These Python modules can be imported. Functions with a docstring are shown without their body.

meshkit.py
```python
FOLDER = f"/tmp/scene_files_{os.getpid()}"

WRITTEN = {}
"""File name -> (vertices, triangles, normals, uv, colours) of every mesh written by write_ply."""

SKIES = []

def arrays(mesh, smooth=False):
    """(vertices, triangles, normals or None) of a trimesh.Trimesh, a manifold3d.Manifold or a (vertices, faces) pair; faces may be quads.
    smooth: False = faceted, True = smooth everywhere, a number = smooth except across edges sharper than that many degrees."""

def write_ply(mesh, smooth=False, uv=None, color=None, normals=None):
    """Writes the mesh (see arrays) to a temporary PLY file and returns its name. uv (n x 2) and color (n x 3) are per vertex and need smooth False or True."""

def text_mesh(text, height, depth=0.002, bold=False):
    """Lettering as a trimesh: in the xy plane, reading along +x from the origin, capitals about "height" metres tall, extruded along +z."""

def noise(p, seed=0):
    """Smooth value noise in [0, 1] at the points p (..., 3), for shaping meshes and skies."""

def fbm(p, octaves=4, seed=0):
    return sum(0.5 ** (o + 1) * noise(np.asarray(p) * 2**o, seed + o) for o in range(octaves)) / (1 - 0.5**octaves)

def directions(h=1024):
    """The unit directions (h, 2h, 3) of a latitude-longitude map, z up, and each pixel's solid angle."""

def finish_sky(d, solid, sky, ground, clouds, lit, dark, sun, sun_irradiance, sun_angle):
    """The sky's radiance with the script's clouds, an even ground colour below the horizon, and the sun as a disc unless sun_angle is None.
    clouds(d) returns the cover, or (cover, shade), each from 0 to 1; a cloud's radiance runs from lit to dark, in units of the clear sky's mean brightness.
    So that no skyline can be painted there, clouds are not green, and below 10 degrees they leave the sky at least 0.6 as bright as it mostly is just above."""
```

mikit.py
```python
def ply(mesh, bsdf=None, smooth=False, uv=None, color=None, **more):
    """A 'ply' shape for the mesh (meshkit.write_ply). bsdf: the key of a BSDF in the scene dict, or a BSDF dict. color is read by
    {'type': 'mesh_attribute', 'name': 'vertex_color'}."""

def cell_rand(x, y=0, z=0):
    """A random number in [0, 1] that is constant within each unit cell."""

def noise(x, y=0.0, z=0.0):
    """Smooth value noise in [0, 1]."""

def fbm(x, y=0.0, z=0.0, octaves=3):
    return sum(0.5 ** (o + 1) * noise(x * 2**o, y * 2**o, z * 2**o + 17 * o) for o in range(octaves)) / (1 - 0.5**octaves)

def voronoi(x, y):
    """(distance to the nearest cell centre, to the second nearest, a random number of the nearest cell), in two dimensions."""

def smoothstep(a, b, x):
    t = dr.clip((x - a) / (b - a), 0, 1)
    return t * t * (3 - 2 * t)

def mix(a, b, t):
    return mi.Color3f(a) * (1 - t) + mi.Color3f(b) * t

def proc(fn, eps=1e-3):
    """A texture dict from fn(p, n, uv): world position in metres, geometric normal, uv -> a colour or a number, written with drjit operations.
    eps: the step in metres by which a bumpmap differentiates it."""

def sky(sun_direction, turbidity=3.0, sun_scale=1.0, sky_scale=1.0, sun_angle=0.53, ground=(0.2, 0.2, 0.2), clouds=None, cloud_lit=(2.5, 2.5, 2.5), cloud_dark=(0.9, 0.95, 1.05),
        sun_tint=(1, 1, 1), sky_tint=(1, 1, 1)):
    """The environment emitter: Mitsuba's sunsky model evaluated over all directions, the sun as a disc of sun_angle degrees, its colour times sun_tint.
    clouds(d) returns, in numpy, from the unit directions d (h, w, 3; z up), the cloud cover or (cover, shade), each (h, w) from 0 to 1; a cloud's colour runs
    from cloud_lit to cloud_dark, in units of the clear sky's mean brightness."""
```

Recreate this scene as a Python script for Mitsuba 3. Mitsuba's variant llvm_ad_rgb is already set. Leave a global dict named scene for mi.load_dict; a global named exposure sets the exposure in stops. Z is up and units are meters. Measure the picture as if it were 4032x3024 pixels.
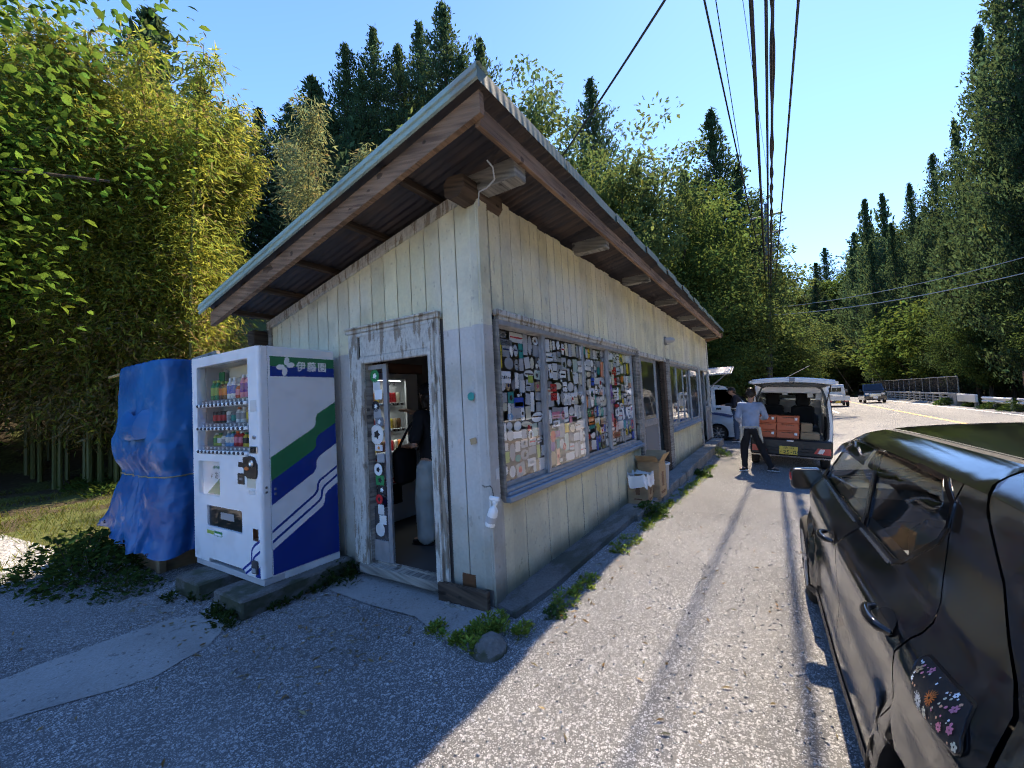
import math, random
import numpy as np, trimesh, drjit as dr, mitsuba as mi
import manifold3d as m3
import shapely, shapely.geometry as sg, shapely.affinity as sa, shapely.ops as so
import mikit, meshkit
from mikit import proc, noise, fbm, voronoi, cell_rand, smoothstep, mix
T = mi.ScalarTransform4f
scene, labels = {'type': 'scene'}, {}
rng = np.random.default_rng(7)
PI = math.pi

# ---- camera, sky, exposure -------------------------------------------------
EYE = np.array([1.835, -2.53, 1.5]); YAW, PITCH, ROLL = .564, .043, -.0515
_f = np.array([-math.sin(YAW)*math.cos(PITCH), math.cos(YAW)*math.cos(PITCH), math.sin(PITCH)])
_r = np.array([math.cos(YAW), math.sin(YAW), 0]); _u = np.cross(_r, _f)
_up = -math.sin(ROLL)*_r + math.cos(ROLL)*_u
scene['camera'] = {'type': 'perspective', 'fov': 101.33, 'fov_axis': 'x', 'near_clip': .05, 'far_clip': 2000,
    'to_world': T().look_at(origin=EYE.tolist(), target=(EYE+_f).tolist(), up=_up.tolist())}
scene['daylight'] = mikit.sky((0.0, .643, .766), turbidity=1.3, sun_scale=.66, sky_scale=1.2, ground=(.12, .13, .09), sky_tint=(.72, .78, .94))
exposure = 3.55

# ---- helpers ---------------------------------------------------------------
def arr(m):
    if hasattr(m, 'to_mesh'):
        q = m.to_mesh(); return np.asarray(q.vert_properties[:, :3], float), np.asarray(q.tri_verts, int)
    if isinstance(m, trimesh.Trimesh): return np.array(m.vertices), np.array(m.faces)
    v, f = np.asarray(m[0], float), np.asarray(m[1], int)
    if f.shape[1] == 4: f = np.vstack([f[:, [0, 1, 2]], f[:, [0, 2, 3]]])
    return v, f
def cat(*ms):
    V, F, n = [], [], 0
    for m in (ms[0] if len(ms) == 1 and isinstance(ms[0], list) else ms):
        v, f = arr(m); V.append(v); F.append(f+n); n += len(v)
    return np.vstack(V), np.vstack(F)
def mv(m, d=(0, 0, 0), rz=0, rx=0, ry=0, s=1):
    v, f = arr(m); v = v*np.asarray(s, float)
    for a, (i, j) in ((rx, (1, 2)), (ry, (2, 0)), (rz, (0, 1))):
        if a:
            w = v.copy(); c, q = math.cos(a), math.sin(a)
            w[:, i] = c*v[:, i]-q*v[:, j]; w[:, j] = q*v[:, i]+c*v[:, j]; v = w
    return v+np.asarray(d, float), f
BXF = np.array([[0, 2, 3, 1], [4, 5, 7, 6], [0, 1, 5, 4], [2, 6, 7, 3], [0, 4, 6, 2], [1, 3, 7, 5]])
def bx(x0, x1, y0, y1, z0, z1, c=0):
    """box; c chamfers its edges"""
    if c:
        a = np.array([x0, y0, z0]); b = np.array([x1, y1, z1]); pts = []
        for s in np.ndindex(2, 2, 2):
            p = np.where(s, b, a); q = np.where(s, -1, 1)*c
            for k in range(3):
                o = q.astype(float).copy(); o[k] = 0; pts.append(p+o)
        h = m3.Manifold.hull_points(np.array(pts, np.float32))
        return arr(h)
    return arr((np.array([[x, y, z] for x in (x0, x1) for y in (y0, y1) for z in (z0, z1)], float), BXF))
def tube(p, r, n=8, cap=True):
    p = np.asarray(p, float); r = np.broadcast_to(np.asarray(r, float), (len(p),))
    t = np.gradient(p, axis=0); t /= np.linalg.norm(t, axis=1, keepdims=True)+1e-12
    ref = np.array([0, 0, 1.]) if abs(t[0, 2]) < .9 else np.array([1., 0, 0])
    A = []
    a = np.cross(t[0], ref); a /= np.linalg.norm(a)
    for k in range(len(p)):
        a = a-t[k]*(a@t[k]); a /= np.linalg.norm(a)+1e-12; A.append(a)
    A = np.array(A); B = np.cross(t, A); an = np.arange(n)*2*PI/n
    v = (p[:, None]+r[:, None, None]*(np.cos(an)[None, :, None]*A[:, None]+np.sin(an)[None, :, None]*B[:, None])).reshape(-1, 3)
    i, j = np.meshgrid(np.arange(len(p)-1), np.arange(n), indexing='ij')
    q = np.stack([i*n+j, i*n+(j+1) % n, (i+1)*n+(j+1) % n, (i+1)*n+j], -1).reshape(-1, 4)
    f = np.vstack([q[:, [0, 1, 2]], q[:, [0, 2, 3]]])
    if cap:
        k = np.arange(1, n-1); L = (len(p)-1)*n
        f = np.vstack([f, np.stack([k*0, k+1, k], 1), np.stack([k*0+L, L+k, L+k+1], 1)])
    return v, f
def lathe(prof, n=24, d=(0, 0, 0), ax='z'):
    p = np.asarray(prof, float); an = np.arange(n)*2*PI/n
    v = np.stack([p[:, None, 0]*np.cos(an), p[:, None, 0]*np.sin(an), np.repeat(p[:, 1:], n, 1)], -1).reshape(-1, 3)
    i, j = np.meshgrid(np.arange(len(p)-1), np.arange(n), indexing='ij')
    f = np.stack([i*n+j, i*n+(j+1) % n, (i+1)*n+(j+1) % n, (i+1)*n+j], -1).reshape(-1, 4)
    if ax == 'x': v = v[:, [2, 0, 1]]
    if ax == 'y': v = v[:, [1, 2, 0]]
    return arr((v+np.asarray(d, float), f))
def polys(g):
    return [q for q in getattr(g, 'geoms', [g]) if q.geom_type == 'Polygon' and q.area > 1e-9]
def tri2d(g):
    V, F, n = [], [], 0
    for q in polys(g):
        v, f = trimesh.creation.triangulate_polygon(q, engine='earcut')
        V.append(np.asarray(v)); F.append(np.asarray(f)+n); n += len(v)
    return (np.vstack(V), np.vstack(F)) if V else (np.zeros((0, 2)), np.zeros((0, 3), int))
def prism(g, h, fmap=None):
    """extrude a shapely shape by h along +w; fmap(u,v,w)->(n,3)"""
    ms = [trimesh.creation.extrude_polygon(q, h, engine='earcut') for q in polys(g)]
    v, f = cat([arr(m) for m in ms])
    return (fmap(v[:, 0], v[:, 1], v[:, 2]) if fmap else v), f
PX = lambda x0: (lambda u, v, w: np.stack([x0+w, u, v], 1))      # u=y v=z, thick along +x
PY = lambda y0: (lambda u, v, w: np.stack([u, y0-w, v], 1))      # u=x v=z, thick along -y
PZ = lambda z0: (lambda u, v, w: np.stack([u, v, z0+w], 1))
def P(*pts): return sg.Polygon(pts)
def rect(x0, y0, x1, y1, r=0):
    b = sg.box(min(x0, x1)+r, min(y0, y1)+r, max(x0, x1)-r, max(y0, y1)-r)
    return b.buffer(r, quad_segs=4) if r else b
def circ(x, y, r, k=6): return sg.Point(x, y).buffer(r, quad_segs=k)
def panel(poly, S, h, thick=0, inv=False):
    """curved sheet: polygon in (u,v) cut on a grid of step h, mapped by S(u,v)->(n,3)"""
    V, F, key = [], [], {}
    def vid(p):
        k = (round(p[0]*1e5), round(p[1]*1e5))
        if k not in key: key[k] = len(V); V.append(p)
        return key[k]
    for q in polys(poly):
        pq = shapely.prepared.prep(q); x0, y0, x1, y1 = q.bounds
        for i in range(math.floor(x0/h), math.ceil(x1/h)):
            for j in range(math.floor(y0/h), math.ceil(y1/h)):
                c = sg.box(i*h, j*h, i*h+h, j*h+h)
                if pq.contains(c):
                    a, b, e, d = [vid(p) for p in ((i*h, j*h), (i*h+h, j*h), (i*h+h, j*h+h), (i*h, j*h+h))]
                    F += [(a, b, e), (a, e, d)]
                elif pq.intersects(c):
                    for g in polys(q.intersection(c)):
                        v, f = trimesh.creation.triangulate_polygon(g, engine='earcut'); ix = [vid(tuple(p)) for p in v]
                        for t in f:
                            t = [ix[k] for k in t]
                            if len(set(t)) == 3: F.append(tuple(t))
    V = np.array(V); F = np.array(F)
    a = V[F]; ar = (a[:, 1, 0]-a[:, 0, 0])*(a[:, 2, 1]-a[:, 0, 1])-(a[:, 1, 1]-a[:, 0, 1])*(a[:, 2, 0]-a[:, 0, 0])
    F[ar < 0] = F[ar < 0][:, ::-1]
    if inv: F = F[:, ::-1]
    W = S(V[:, 0], V[:, 1])
    if thick:
        m = trimesh.Trimesh(W, F, process=False); N = np.array(m.vertex_normals); n = len(W)
        e = np.sort(m.edges, axis=1); _, ix, cnt = np.unique(e, axis=0, return_index=True, return_counts=True)
        E = np.array(m.edges)[ix[cnt == 1]]
        F = np.vstack([F, F[:, ::-1]+n, np.stack([E[:, 1], E[:, 0], E[:, 0]+n], 1), np.stack([E[:, 1], E[:, 0]+n, E[:, 1]+n], 1)])
        W = np.vstack([W, W-N*thick])
    return W, F
def wob(m, amp, fr, seed=0):
    v, f = arr(m); q = v*fr
    d = np.stack([meshkit.fbm(q+k*31.7, 3, seed+k) for k in range(3)], -1)-.5
    return v+d*2*amp, f
def limbs(bones, refine=.02, it=12):
    """one smooth body from bones ((p,r),(p,r))"""
    parts = []
    for b in bones:
        pts = []
        for p, r in b:
            s = m3.Manifold.sphere(1, 20).scale(np.broadcast_to(np.asarray(r, float), (3,)).tolist()).translate(list(map(float, p))); pts.append(s)
        parts.append(m3.Manifold.batch_hull(pts))
    m = m3.Manifold.batch_boolean(parts, m3.OpType.Add).refine_to_length(refine)
    t = trimesh.Trimesh(*arr(m)); trimesh.smoothing.filter_taubin(t, iterations=it)
    return t
def unit(v): return v/(np.linalg.norm(v, axis=-1, keepdims=True)+1e-12)
USED = set()
def key(name, parent=None):
    k = (parent+'__' if parent else '')+name; n = 0; q = k
    while q in USED: n += 1; q = f'{k}_{n:03d}'
    USED.add(q); return q
def obj(name, mesh, bsdf, parent=None, smooth=False, **kw):
    k = key(name, parent); scene[k] = mikit.ply(arr(mesh), bsdf, smooth, **kw); return k
def dup(src, name, parent, tw, bsdf=None):
    k = key(name, parent); d = dict(scene[src]); d['to_world'] = tw
    if bsdf: d['bsdf'] = {'type': 'ref', 'id': bsdf}
    scene[k] = d; return k
def thing(name, label, cat_, group=None):
    k = key(name); tag(k, label, cat_, group); return k
def tag(k, label, cat_=None, group=None, kind=None):
    d = labels.setdefault(k, {})
    if label: d['label'] = label
    if cat_: d['category'] = cat_
    if group: d['group'] = group
    if kind: d['kind'] = kind
def struct(name, mesh, bsdf, label=None, smooth=False, kind='structure', **kw):
    k = obj(name, mesh, bsdf, None, smooth, **kw); tag(k, label, None, None, kind); return k
# ---- materials -------------------------------------------------------------
def mat(name, rgb, rough=.6, spec=.5, metal=0, two=True, **kw):
    b = {'type': 'principled', 'base_color': rgb if isinstance(rgb, dict) else {'type': 'rgb', 'value': list(rgb)}, 'roughness': rough if isinstance(rough, dict) else float(rough), 'specular': float(spec), 'metallic': float(metal), **kw}
    scene[name] = {'type': 'twosided', 'bsdf': b} if two else b
    return name
def bumped(name, fn, scale=1.0, eps=2e-3):
    b = scene[name]; inner = b['bsdf'] if b['type'] == 'twosided' else b
    scene[name] = {'type': 'twosided', 'bsdf': {'type': 'bumpmap', 'arbitrary': proc(fn, eps), 'scale': float(scale), 'bsdf': inner}}
    return name
def c3(*a): return mi.Color3f(*a)

def f_asphalt(p, n, uv):
    a, b, r = voronoi(p.x*128, p.y*128)
    a2, b2, r2 = voronoi(p.x*48+9, p.y*48)
    big = fbm(p.x*.8, p.y*.8, 0, 4); mid = fbm(p.x*5, p.y*5, 3, 3)
    v = .10+.46*r*r*smoothstep(.62, .15, a)+.20*smoothstep(.55, .75, r2)*smoothstep(.5, .2, a2)
    v = v*(.62+.5*big+.25*mid)
    t = smoothstep(.5, .8, fbm(p.x*1.7+4, p.y*1.7, 7, 3))*.5
    return mix(c3(v*1.0, v*1.0, v*1.0), c3(.29, .283, .27), t*.35)
def b_asphalt(p, n, uv):
    a, b, r = voronoi(p.x*128, p.y*128)
    return dr.sqrt(dr.maximum(0., .5-a))*.0045*(.4+r)+.004*fbm(p.x*30, p.y*30, 0, 2)
mat('lot_asphalt', proc(f_asphalt), .85, .3); bumped('lot_asphalt', b_asphalt, 1.0, 1e-3)
def f_road(p, n, uv):
    g = fbm(p.x*60, p.y*60, 0, 2); big = fbm(p.x*.5, p.y*.12, 0, 4); cr = fbm(p.x*2.2, p.y*2.2, 5, 4)
    v = (.155+.09*big)*(.72+.55*g); v = v*dr.select(dr.abs(cr-.5) < .006, .7, 1.)
    return c3(v, v*.985, v*.96)
mat('road_asphalt', proc(f_road), .85, .3)
def f_line(p, n, uv):
    w = smoothstep(.34, .5, fbm(p.x*9, p.y*9, 0, 4)); return mix(c3(.22, .22, .21), c3(.75, .75, .72), w)
mat('white_paint_worn', proc(f_line), .7)
def f_oline(p, n, uv):
    w = smoothstep(.3, .45, fbm(p.x*9, p.y*9, 0, 4)); return mix(c3(.25, .22, .18), c3(.75, .40, .10), w)
mat('orange_paint_worn', proc(f_oline), .7)
def f_conc(p, n, uv):
    a = fbm(p.x*4+p.z*3, p.y*4, p.z*5, 4); g = fbm(p.x*70, p.y*70, p.z*70, 2); m = smoothstep(.5, .75, fbm(p.x*6+3, p.y*6, p.z*6, 3))
    v = (.20+.16*a)*(.75+.5*g); return mix(c3(v, v*.98, v*.93), c3(.07, .075, .05), m*.55)
mat('old_concrete', proc(f_conc), .9, .2)
def f_pad(p, n, uv):
    a = fbm(p.x*3, p.y*3, 0, 4); g = fbm(p.x*120, p.y*120, 0, 2); s = smoothstep(.70, .80, fbm(p.x*38, p.y*30, 3, 3))
    v = (.20+.12*a)*(.8+.4*g)*(1-.4*s); return c3(v, v, v*.97)
mat('smooth_concrete', proc(f_pad), .85, .2)
def f_soil(p, n, uv):
    a = fbm(p.x*1.5, p.y*1.5, 0, 4); g = fbm(p.x*25, p.y*25, 0, 3)
    gr = smoothstep(.42, .58, a+.25*(g-.5)); lit = c3(.055, .045, .03)*(.6+.8*g)
    return mix(lit, c3(.075, .085, .03)*(.5+g), gr)
mat('forest_floor', proc(f_soil), .95, .1)
def f_gravel(p, n, uv):
    a, b, r = voronoi(p.x*38, p.y*38); big = fbm(p.x*1.3, p.y*1.3, 0, 3)
    v = (.16+.3*r)*(1-.55*smoothstep(.35, .7, a))*(.8+.4*big); return c3(v, v*.98, v*.94)
mat('pale_gravel', proc(f_gravel), .9, .2)

def f_wall(p, n, uv):
    side = dr.abs(n.y) > dr.abs(n.x)
    s = dr.select(side, p.x, p.y+40.); idx = dr.floor((s+.06)/.166)
    tone = .9+.2*cell_rand(idx, 3., dr.select(side, 1., 2.))
    streak = fbm(s*22, p.z*1.1, 2, 3); dirt = fbm(s*3, p.z*3, 9, 4); fine = fbm(s*60, p.z*60, 0, 2)
    cream = mix(c3(.575, .535, .40), c3(.60, .55, .36), smoothstep(.35, .65, fbm(s*1.3, p.z*1.6, 4, 3)))
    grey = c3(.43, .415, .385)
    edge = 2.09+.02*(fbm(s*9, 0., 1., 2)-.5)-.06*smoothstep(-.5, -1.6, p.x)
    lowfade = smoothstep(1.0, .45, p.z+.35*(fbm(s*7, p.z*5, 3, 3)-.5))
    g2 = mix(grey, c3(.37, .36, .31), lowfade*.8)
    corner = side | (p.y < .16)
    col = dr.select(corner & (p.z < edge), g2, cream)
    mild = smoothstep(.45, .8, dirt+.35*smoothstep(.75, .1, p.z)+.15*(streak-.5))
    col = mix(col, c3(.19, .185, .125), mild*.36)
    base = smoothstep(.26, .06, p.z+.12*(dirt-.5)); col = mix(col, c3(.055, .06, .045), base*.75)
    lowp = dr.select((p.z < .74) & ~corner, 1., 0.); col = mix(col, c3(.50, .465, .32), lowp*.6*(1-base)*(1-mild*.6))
    spots = smoothstep(.72, .82, fbm(s*26, p.z*17, 6, 4))*.35
    col = mix(col, c3(.2, .18, .14), spots)
    return col*(tone*(1.12+.10*streak)*(.93+.14*fine))
def b_wall(p, n, uv):
    s = dr.select(dr.abs(n.y) > dr.abs(n.x), p.x, p.y); return .0012*fbm(s*70, p.z*9, 0, 3)
mat('wall_paint', proc(f_wall), .62, .35); bumped('wall_paint', b_wall, 1., 2e-3)
def f_peel(p, n, uv):
    s = p.x+p.y*1.1; g = fbm(s*55, p.z*3.2, 0, 3); k = fbm(s*18+5, p.z*7, 2, 4); fl = fbm(s*90, p.z*40, 3, 2)
    bare = smoothstep(.50, .60, k*.6+g*.4+.10*smoothstep(1.1, .1, p.z)-.03)
    wood = mix(c3(.16, .14, .115), c3(.30, .26, .205), g); paint = c3(.50, .49, .44)*(.75+.45*fl)
    return mix(paint, wood, bare)
def b_peel(p, n, uv):
    s = p.x+p.y*1.1; g = fbm(s*55, p.z*3.2, 0, 3); k = fbm(s*18+5, p.z*7, 2, 4)
    return .002*g-.0016*smoothstep(.47, .53, k*.6+g*.4)
mat('peeling_wood', proc(f_peel), .75, .3); bumped('peeling_wood', b_peel, 1., 1.5e-3)
def woodfn(lo, hi):
    def fn(p, n, uv):
        s = dr.select(dr.abs(n.z) > .8, p.x+p.z, p.z*1.0+p.x*.22)
        g = fbm(p.x*4+p.y*2.5, s*60, p.y*1.5, 3); k = fbm(p.x*3, p.y*3, p.z*3, 3); kn = smoothstep(.72, .8, fbm(p.x*9, p.y*9, p.z*14, 2))
        return mix(c3(*lo), c3(*hi), smoothstep(.2, .8, g*.65+k*.4))*(1-.6*kn)
    return fn
mat('brown_timber', proc(woodfn((.10, .062, .04), (.30, .19, .115))), .75, .25)
mat('grey_timber', proc(woodfn((.10, .095, .085), (.33, .31, .27))), .8, .25)
mat('dark_timber', proc(woodfn((.035, .026, .02), (.12, .085, .06))), .8, .2)
def f_roof(p, n, uv):
    a = fbm(p.x*2.5, p.y*2.5, 0, 4); s = fbm(p.x*1.2, p.y*30, 1, 3); r = smoothstep(.62, .74, fbm(p.x*5, p.y*9, 4, 4))
    return mix(c3(.27, .36, .31)*(.75+.4*a+.15*s), c3(.2, .12, .07), r*.4)
mat('roof_green', proc(f_roof), .55, .4)
mat('eave_green', (.115, .165, .14), .6)
def f_rust(p, n, uv):
    a = fbm(p.x*3, p.y*3, 0, 4); s = fbm(p.x*1.5, p.y*24, 5, 3)
    return mix(c3(.075, .07, .075), c3(.12, .09, .075), smoothstep(.4, .7, a*.6+s*.4))*(.7+.5*s)
mat('rusty_underside', proc(f_rust), .75, .3)
def f_alu(p, n, uv):
    a = fbm(p.x*20+p.y*20, p.z*14, 0, 3); return c3(.36, .36, .365)*(.75+.4*a)
mat('dull_aluminium', proc(f_alu), .45, .5, .45)
mat('blue_grey_flashing', (.22, .27, .33), .45, .5, .3)
scene['window_glass'] = {'type': 'thindielectric', 'int_ior': 1.52}
scene['tinted_glass'] = {'type': 'principled', 'base_color': {'type': 'rgb', 'value': [.02, .022, .024]}, 'roughness': .03, 'specular': .6}
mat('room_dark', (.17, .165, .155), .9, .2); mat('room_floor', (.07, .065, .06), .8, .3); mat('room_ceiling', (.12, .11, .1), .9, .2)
def f_white(p, n, uv):
    d = fbm(p.x*6, p.y*6, p.z*6, 4); low = smoothstep(.5, .1, p.z)
    return mix(c3(.74, .76, .77), c3(.5, .5, .48), smoothstep(.5, .8, d)*.25+low*smoothstep(.45, .7, d)*.35)
mat('machine_white', proc(f_white), .32, .5)
mat('off_white', (.60, .60, .58), .5); mat('logo_white', (.78, .79, .78), .4)
mat('machine_green', (.025, .165, .065), .35); mat('machine_blue', (.006, .03, .22), .33)
mat('black_plastic', (.015, .015, .016), .4); mat('dark_grey', (.05, .05, .055), .5); mat('mid_grey', (.18, .18, .185), .5); mat('light_grey', (.42, .43, .44), .5)
mat('chrome', (.7, .7, .7), .15, .5, 1.); mat('steel', (.45, .45, .46), .35, .5, .9)
for nm, c in dict(red=(.45, .02, .025), orange=(.62, .17, .03), yellow=(.62, .48, .05), lime=(.33, .42, .08), green=(.03, .22, .07), teal=(.03, .25, .22), blue=(.02, .08, .42), sky=(.18, .38, .62), purple=(.16, .04, .26), pink=(.6, .2, .28), brown=(.12, .055, .025), tan=(.38, .27, .15), navy=(.012, .02, .07), ink=(.02, .02, .022), paper=(.68, .68, .65), cream=(.62, .58, .44), ash=(.30, .31, .32), smoke=(.17, .175, .19), peach=(.66, .36, .22), mint=(.46, .55, .47)).items():
    mat('c_'+nm, c, .45)
mat('tarp_blue', (.012, .085, .36), .38, .45)
def b_tarp(p, n, uv):
    a = fbm(p.x*4+p.z*2, p.y*4, p.z*3, 3); b = fbm(p.x*9-p.z*5, p.y*9+p.z*3, p.z*6, 2)
    return -.030*dr.abs(a-.5)-.016*dr.abs(b-.5)+.0012*fbm(p.x*40, p.y*40, p.z*26, 2)
def f_tarp(p, n, uv):
    a = fbm(p.x*2, p.y*2, p.z*2, 3); w = smoothstep(.55, .8, fbm(p.x*5+3, p.y*5, p.z*9, 4)); b = smoothstep(.68, .8, fbm(p.x*3, p.y*3+7, p.z*3, 3))
    return mix(mix(c3(.008, .082, .26), c3(.018, .135, .36), smoothstep(.3, .7, a)), c3(.13, .22, .36), w*.45+b*.15)
mat('tarp_blue', proc(f_tarp), .36, .5); bumped('tarp_blue', b_tarp, 1., 2e-3)
def f_card(p, n, uv):
    g = fbm(p.x*20, p.y*20, p.z*60, 3); d = smoothstep(.5, .8, fbm(p.x*5, p.y*5, p.z*5, 3)); return mix(c3(.34, .24, .14), c3(.17, .12, .075), d*.7)*(.85+.3*g)
mat('cardboard', proc(f_card), .85, .2)
mat('rubber', (.018, .018, .018), .8, .3); mat('vinyl_clear', (.72, .74, .76), .25, .5)
mat('leaf', {'type': 'mesh_attribute', 'name': 'vertex_color'}, .45, .45, two=False)
scene['leaf'] = {'type': 'principledthin', 'base_color': {'type': 'mesh_attribute', 'name': 'vertex_color'}, 'roughness': .5, 'diff_trans': 1.1, 'spec_trans': 0., 'eta': 1.4}
def f_bark(p, n, uv):
    g = fbm(p.x*26, p.y*26, p.z*3, 3); return mix(c3(.045, .035, .028), c3(.16, .125, .10), g)
mat('bark', proc(f_bark), .95, .1)
mat('culm_green', (.10, .115, .03), .45); mat('dry_culm', (.30, .24, .12), .5)
mat('wire_black', (.02, .02, .025), .5); mat('wire_pale', (.35, .36, .37), .5)

def f_peb(p, n, uv):
    r = cell_rand(p.x*70, p.y*70, 2.); return c3(1, 1, .98)*(.10+.42*r*r)
mat('pebble', proc(f_peb), .85, .2)

def f_moss(p, n, uv):
    a = fbm(p.x*5+p.z*3, p.y*5, p.z*5, 4); g = fbm(p.x*70, p.y*70, p.z*70, 2); m = smoothstep(.4, .65, fbm(p.x*7+3, p.y*7, p.z*9, 4)+.15*(dr.abs(n.z) < .5))
    return mix(c3(1, .97, .9)*(.07+.12*a)*(.7+.6*g), c3(.035, .045, .018), m*.7)
mat('mossy_concrete', proc(f_moss), .95, .1)

def f_dirtc(p, n, uv):
    a = fbm(p.x*4, p.y*4, p.z*5, 4); g = fbm(p.x*80, p.y*80, p.z*80, 2); m = smoothstep(.42, .62, fbm(p.x*8+3, p.y*3, 1., 4)); f = smoothstep(.5, 4.5, p.y)
    v = (.075+.085*a+.09*f)*(.6+.8*g); return mix(c3(v, v*.97, v*.92), c3(.04, .045, .025), m*.6*(1-.6*f))
mat('dirty_concrete', proc(f_dirtc), .95, .1)
# ---- ground, road, terrain -------------------------------------------------
def ss(a, b, x):
    t = np.clip((np.asarray(x, float)-a)/(b-a), 0, 1); return t*t*(3-2*t)
def glot(x, y): return -.20*ss(.5, 8, y)*ss(-.2, .35, x)-.10*ss(1.0, 2.7, x)*ss(3, 8, y)*(1-ss(2.9, 6, x))-.20*ss(11, 13, y)*(1-ss(-.2, .35, x))*ss(-9, -7, x)
def xroad(y): return np.where(np.asarray(y) > 62, -.014*(np.maximum(y, 62)-62.)**2, 0.)
_by = [-60, 0, 8, 14, 25, 40, 62, 80, 110, 400]; _bx = [-13, -12, -9, -6.5, -3, .2, 1.5, -2, -30, -60]
def hill(x, y):
    x, y = np.broadcast_arrays(np.asarray(x, float), np.asarray(y, float))
    d = np.maximum(0, np.interp(y, _by, _bx)-x); l = .42*d*ss(0, 6, d)
    e = np.maximum(0, x-12.6-xroad(y)); r = -2.6*ss(0, 5, e)*ss(60, 20, y-20)+.62*np.maximum(0, e-9)
    far = .5*np.maximum(0, y-118+np.abs(x)*.1)
    q = np.stack([x, y, x*0], -1)
    return np.minimum(np.maximum(np.maximum(l, r), np.where(l > 0, l, r)), 16)+np.minimum(far, 14)+(meshkit.fbm(q*.12, 3, 3)-.5)*1.6*ss(1, 12, np.maximum(d, e))
def sheet(xs, ys, fz):
    X, Y = np.meshgrid(xs, ys, indexing='ij'); v = np.stack([X, Y, fz(X, Y)], -1).reshape(-1, 3)
    n, m = len(xs), len(ys); i, j = np.meshgrid(np.arange(n-1), np.arange(m-1), indexing='ij')
    return arr((v, np.stack([i*m+j, (i+1)*m+j, (i+1)*m+j+1, i*m+j+1], -1).reshape(-1, 4)))
_ax = np.unique(np.concatenate([np.linspace(-320, -40, 29), np.arange(-40, 40, 1.), np.linspace(40, 320, 29)]))
_ay = np.unique(np.concatenate([np.linspace(-150, -30, 13), np.arange(-30, 80, 1.), np.linspace(80, 480, 41)]))
struct('terrain', sheet(_ax, _ay, lambda x, y: hill(x, y)+np.minimum(0, glot(x, y))-.03-.22*ss(-8, -7, x)*ss(-1, -.2, np.maximum(x, (y-13)/2.))*(1-ss(11.8, 12.6, x))), 'forest_floor', 'leaf-littered forest floor and slopes around the shop', smooth=True)
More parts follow.
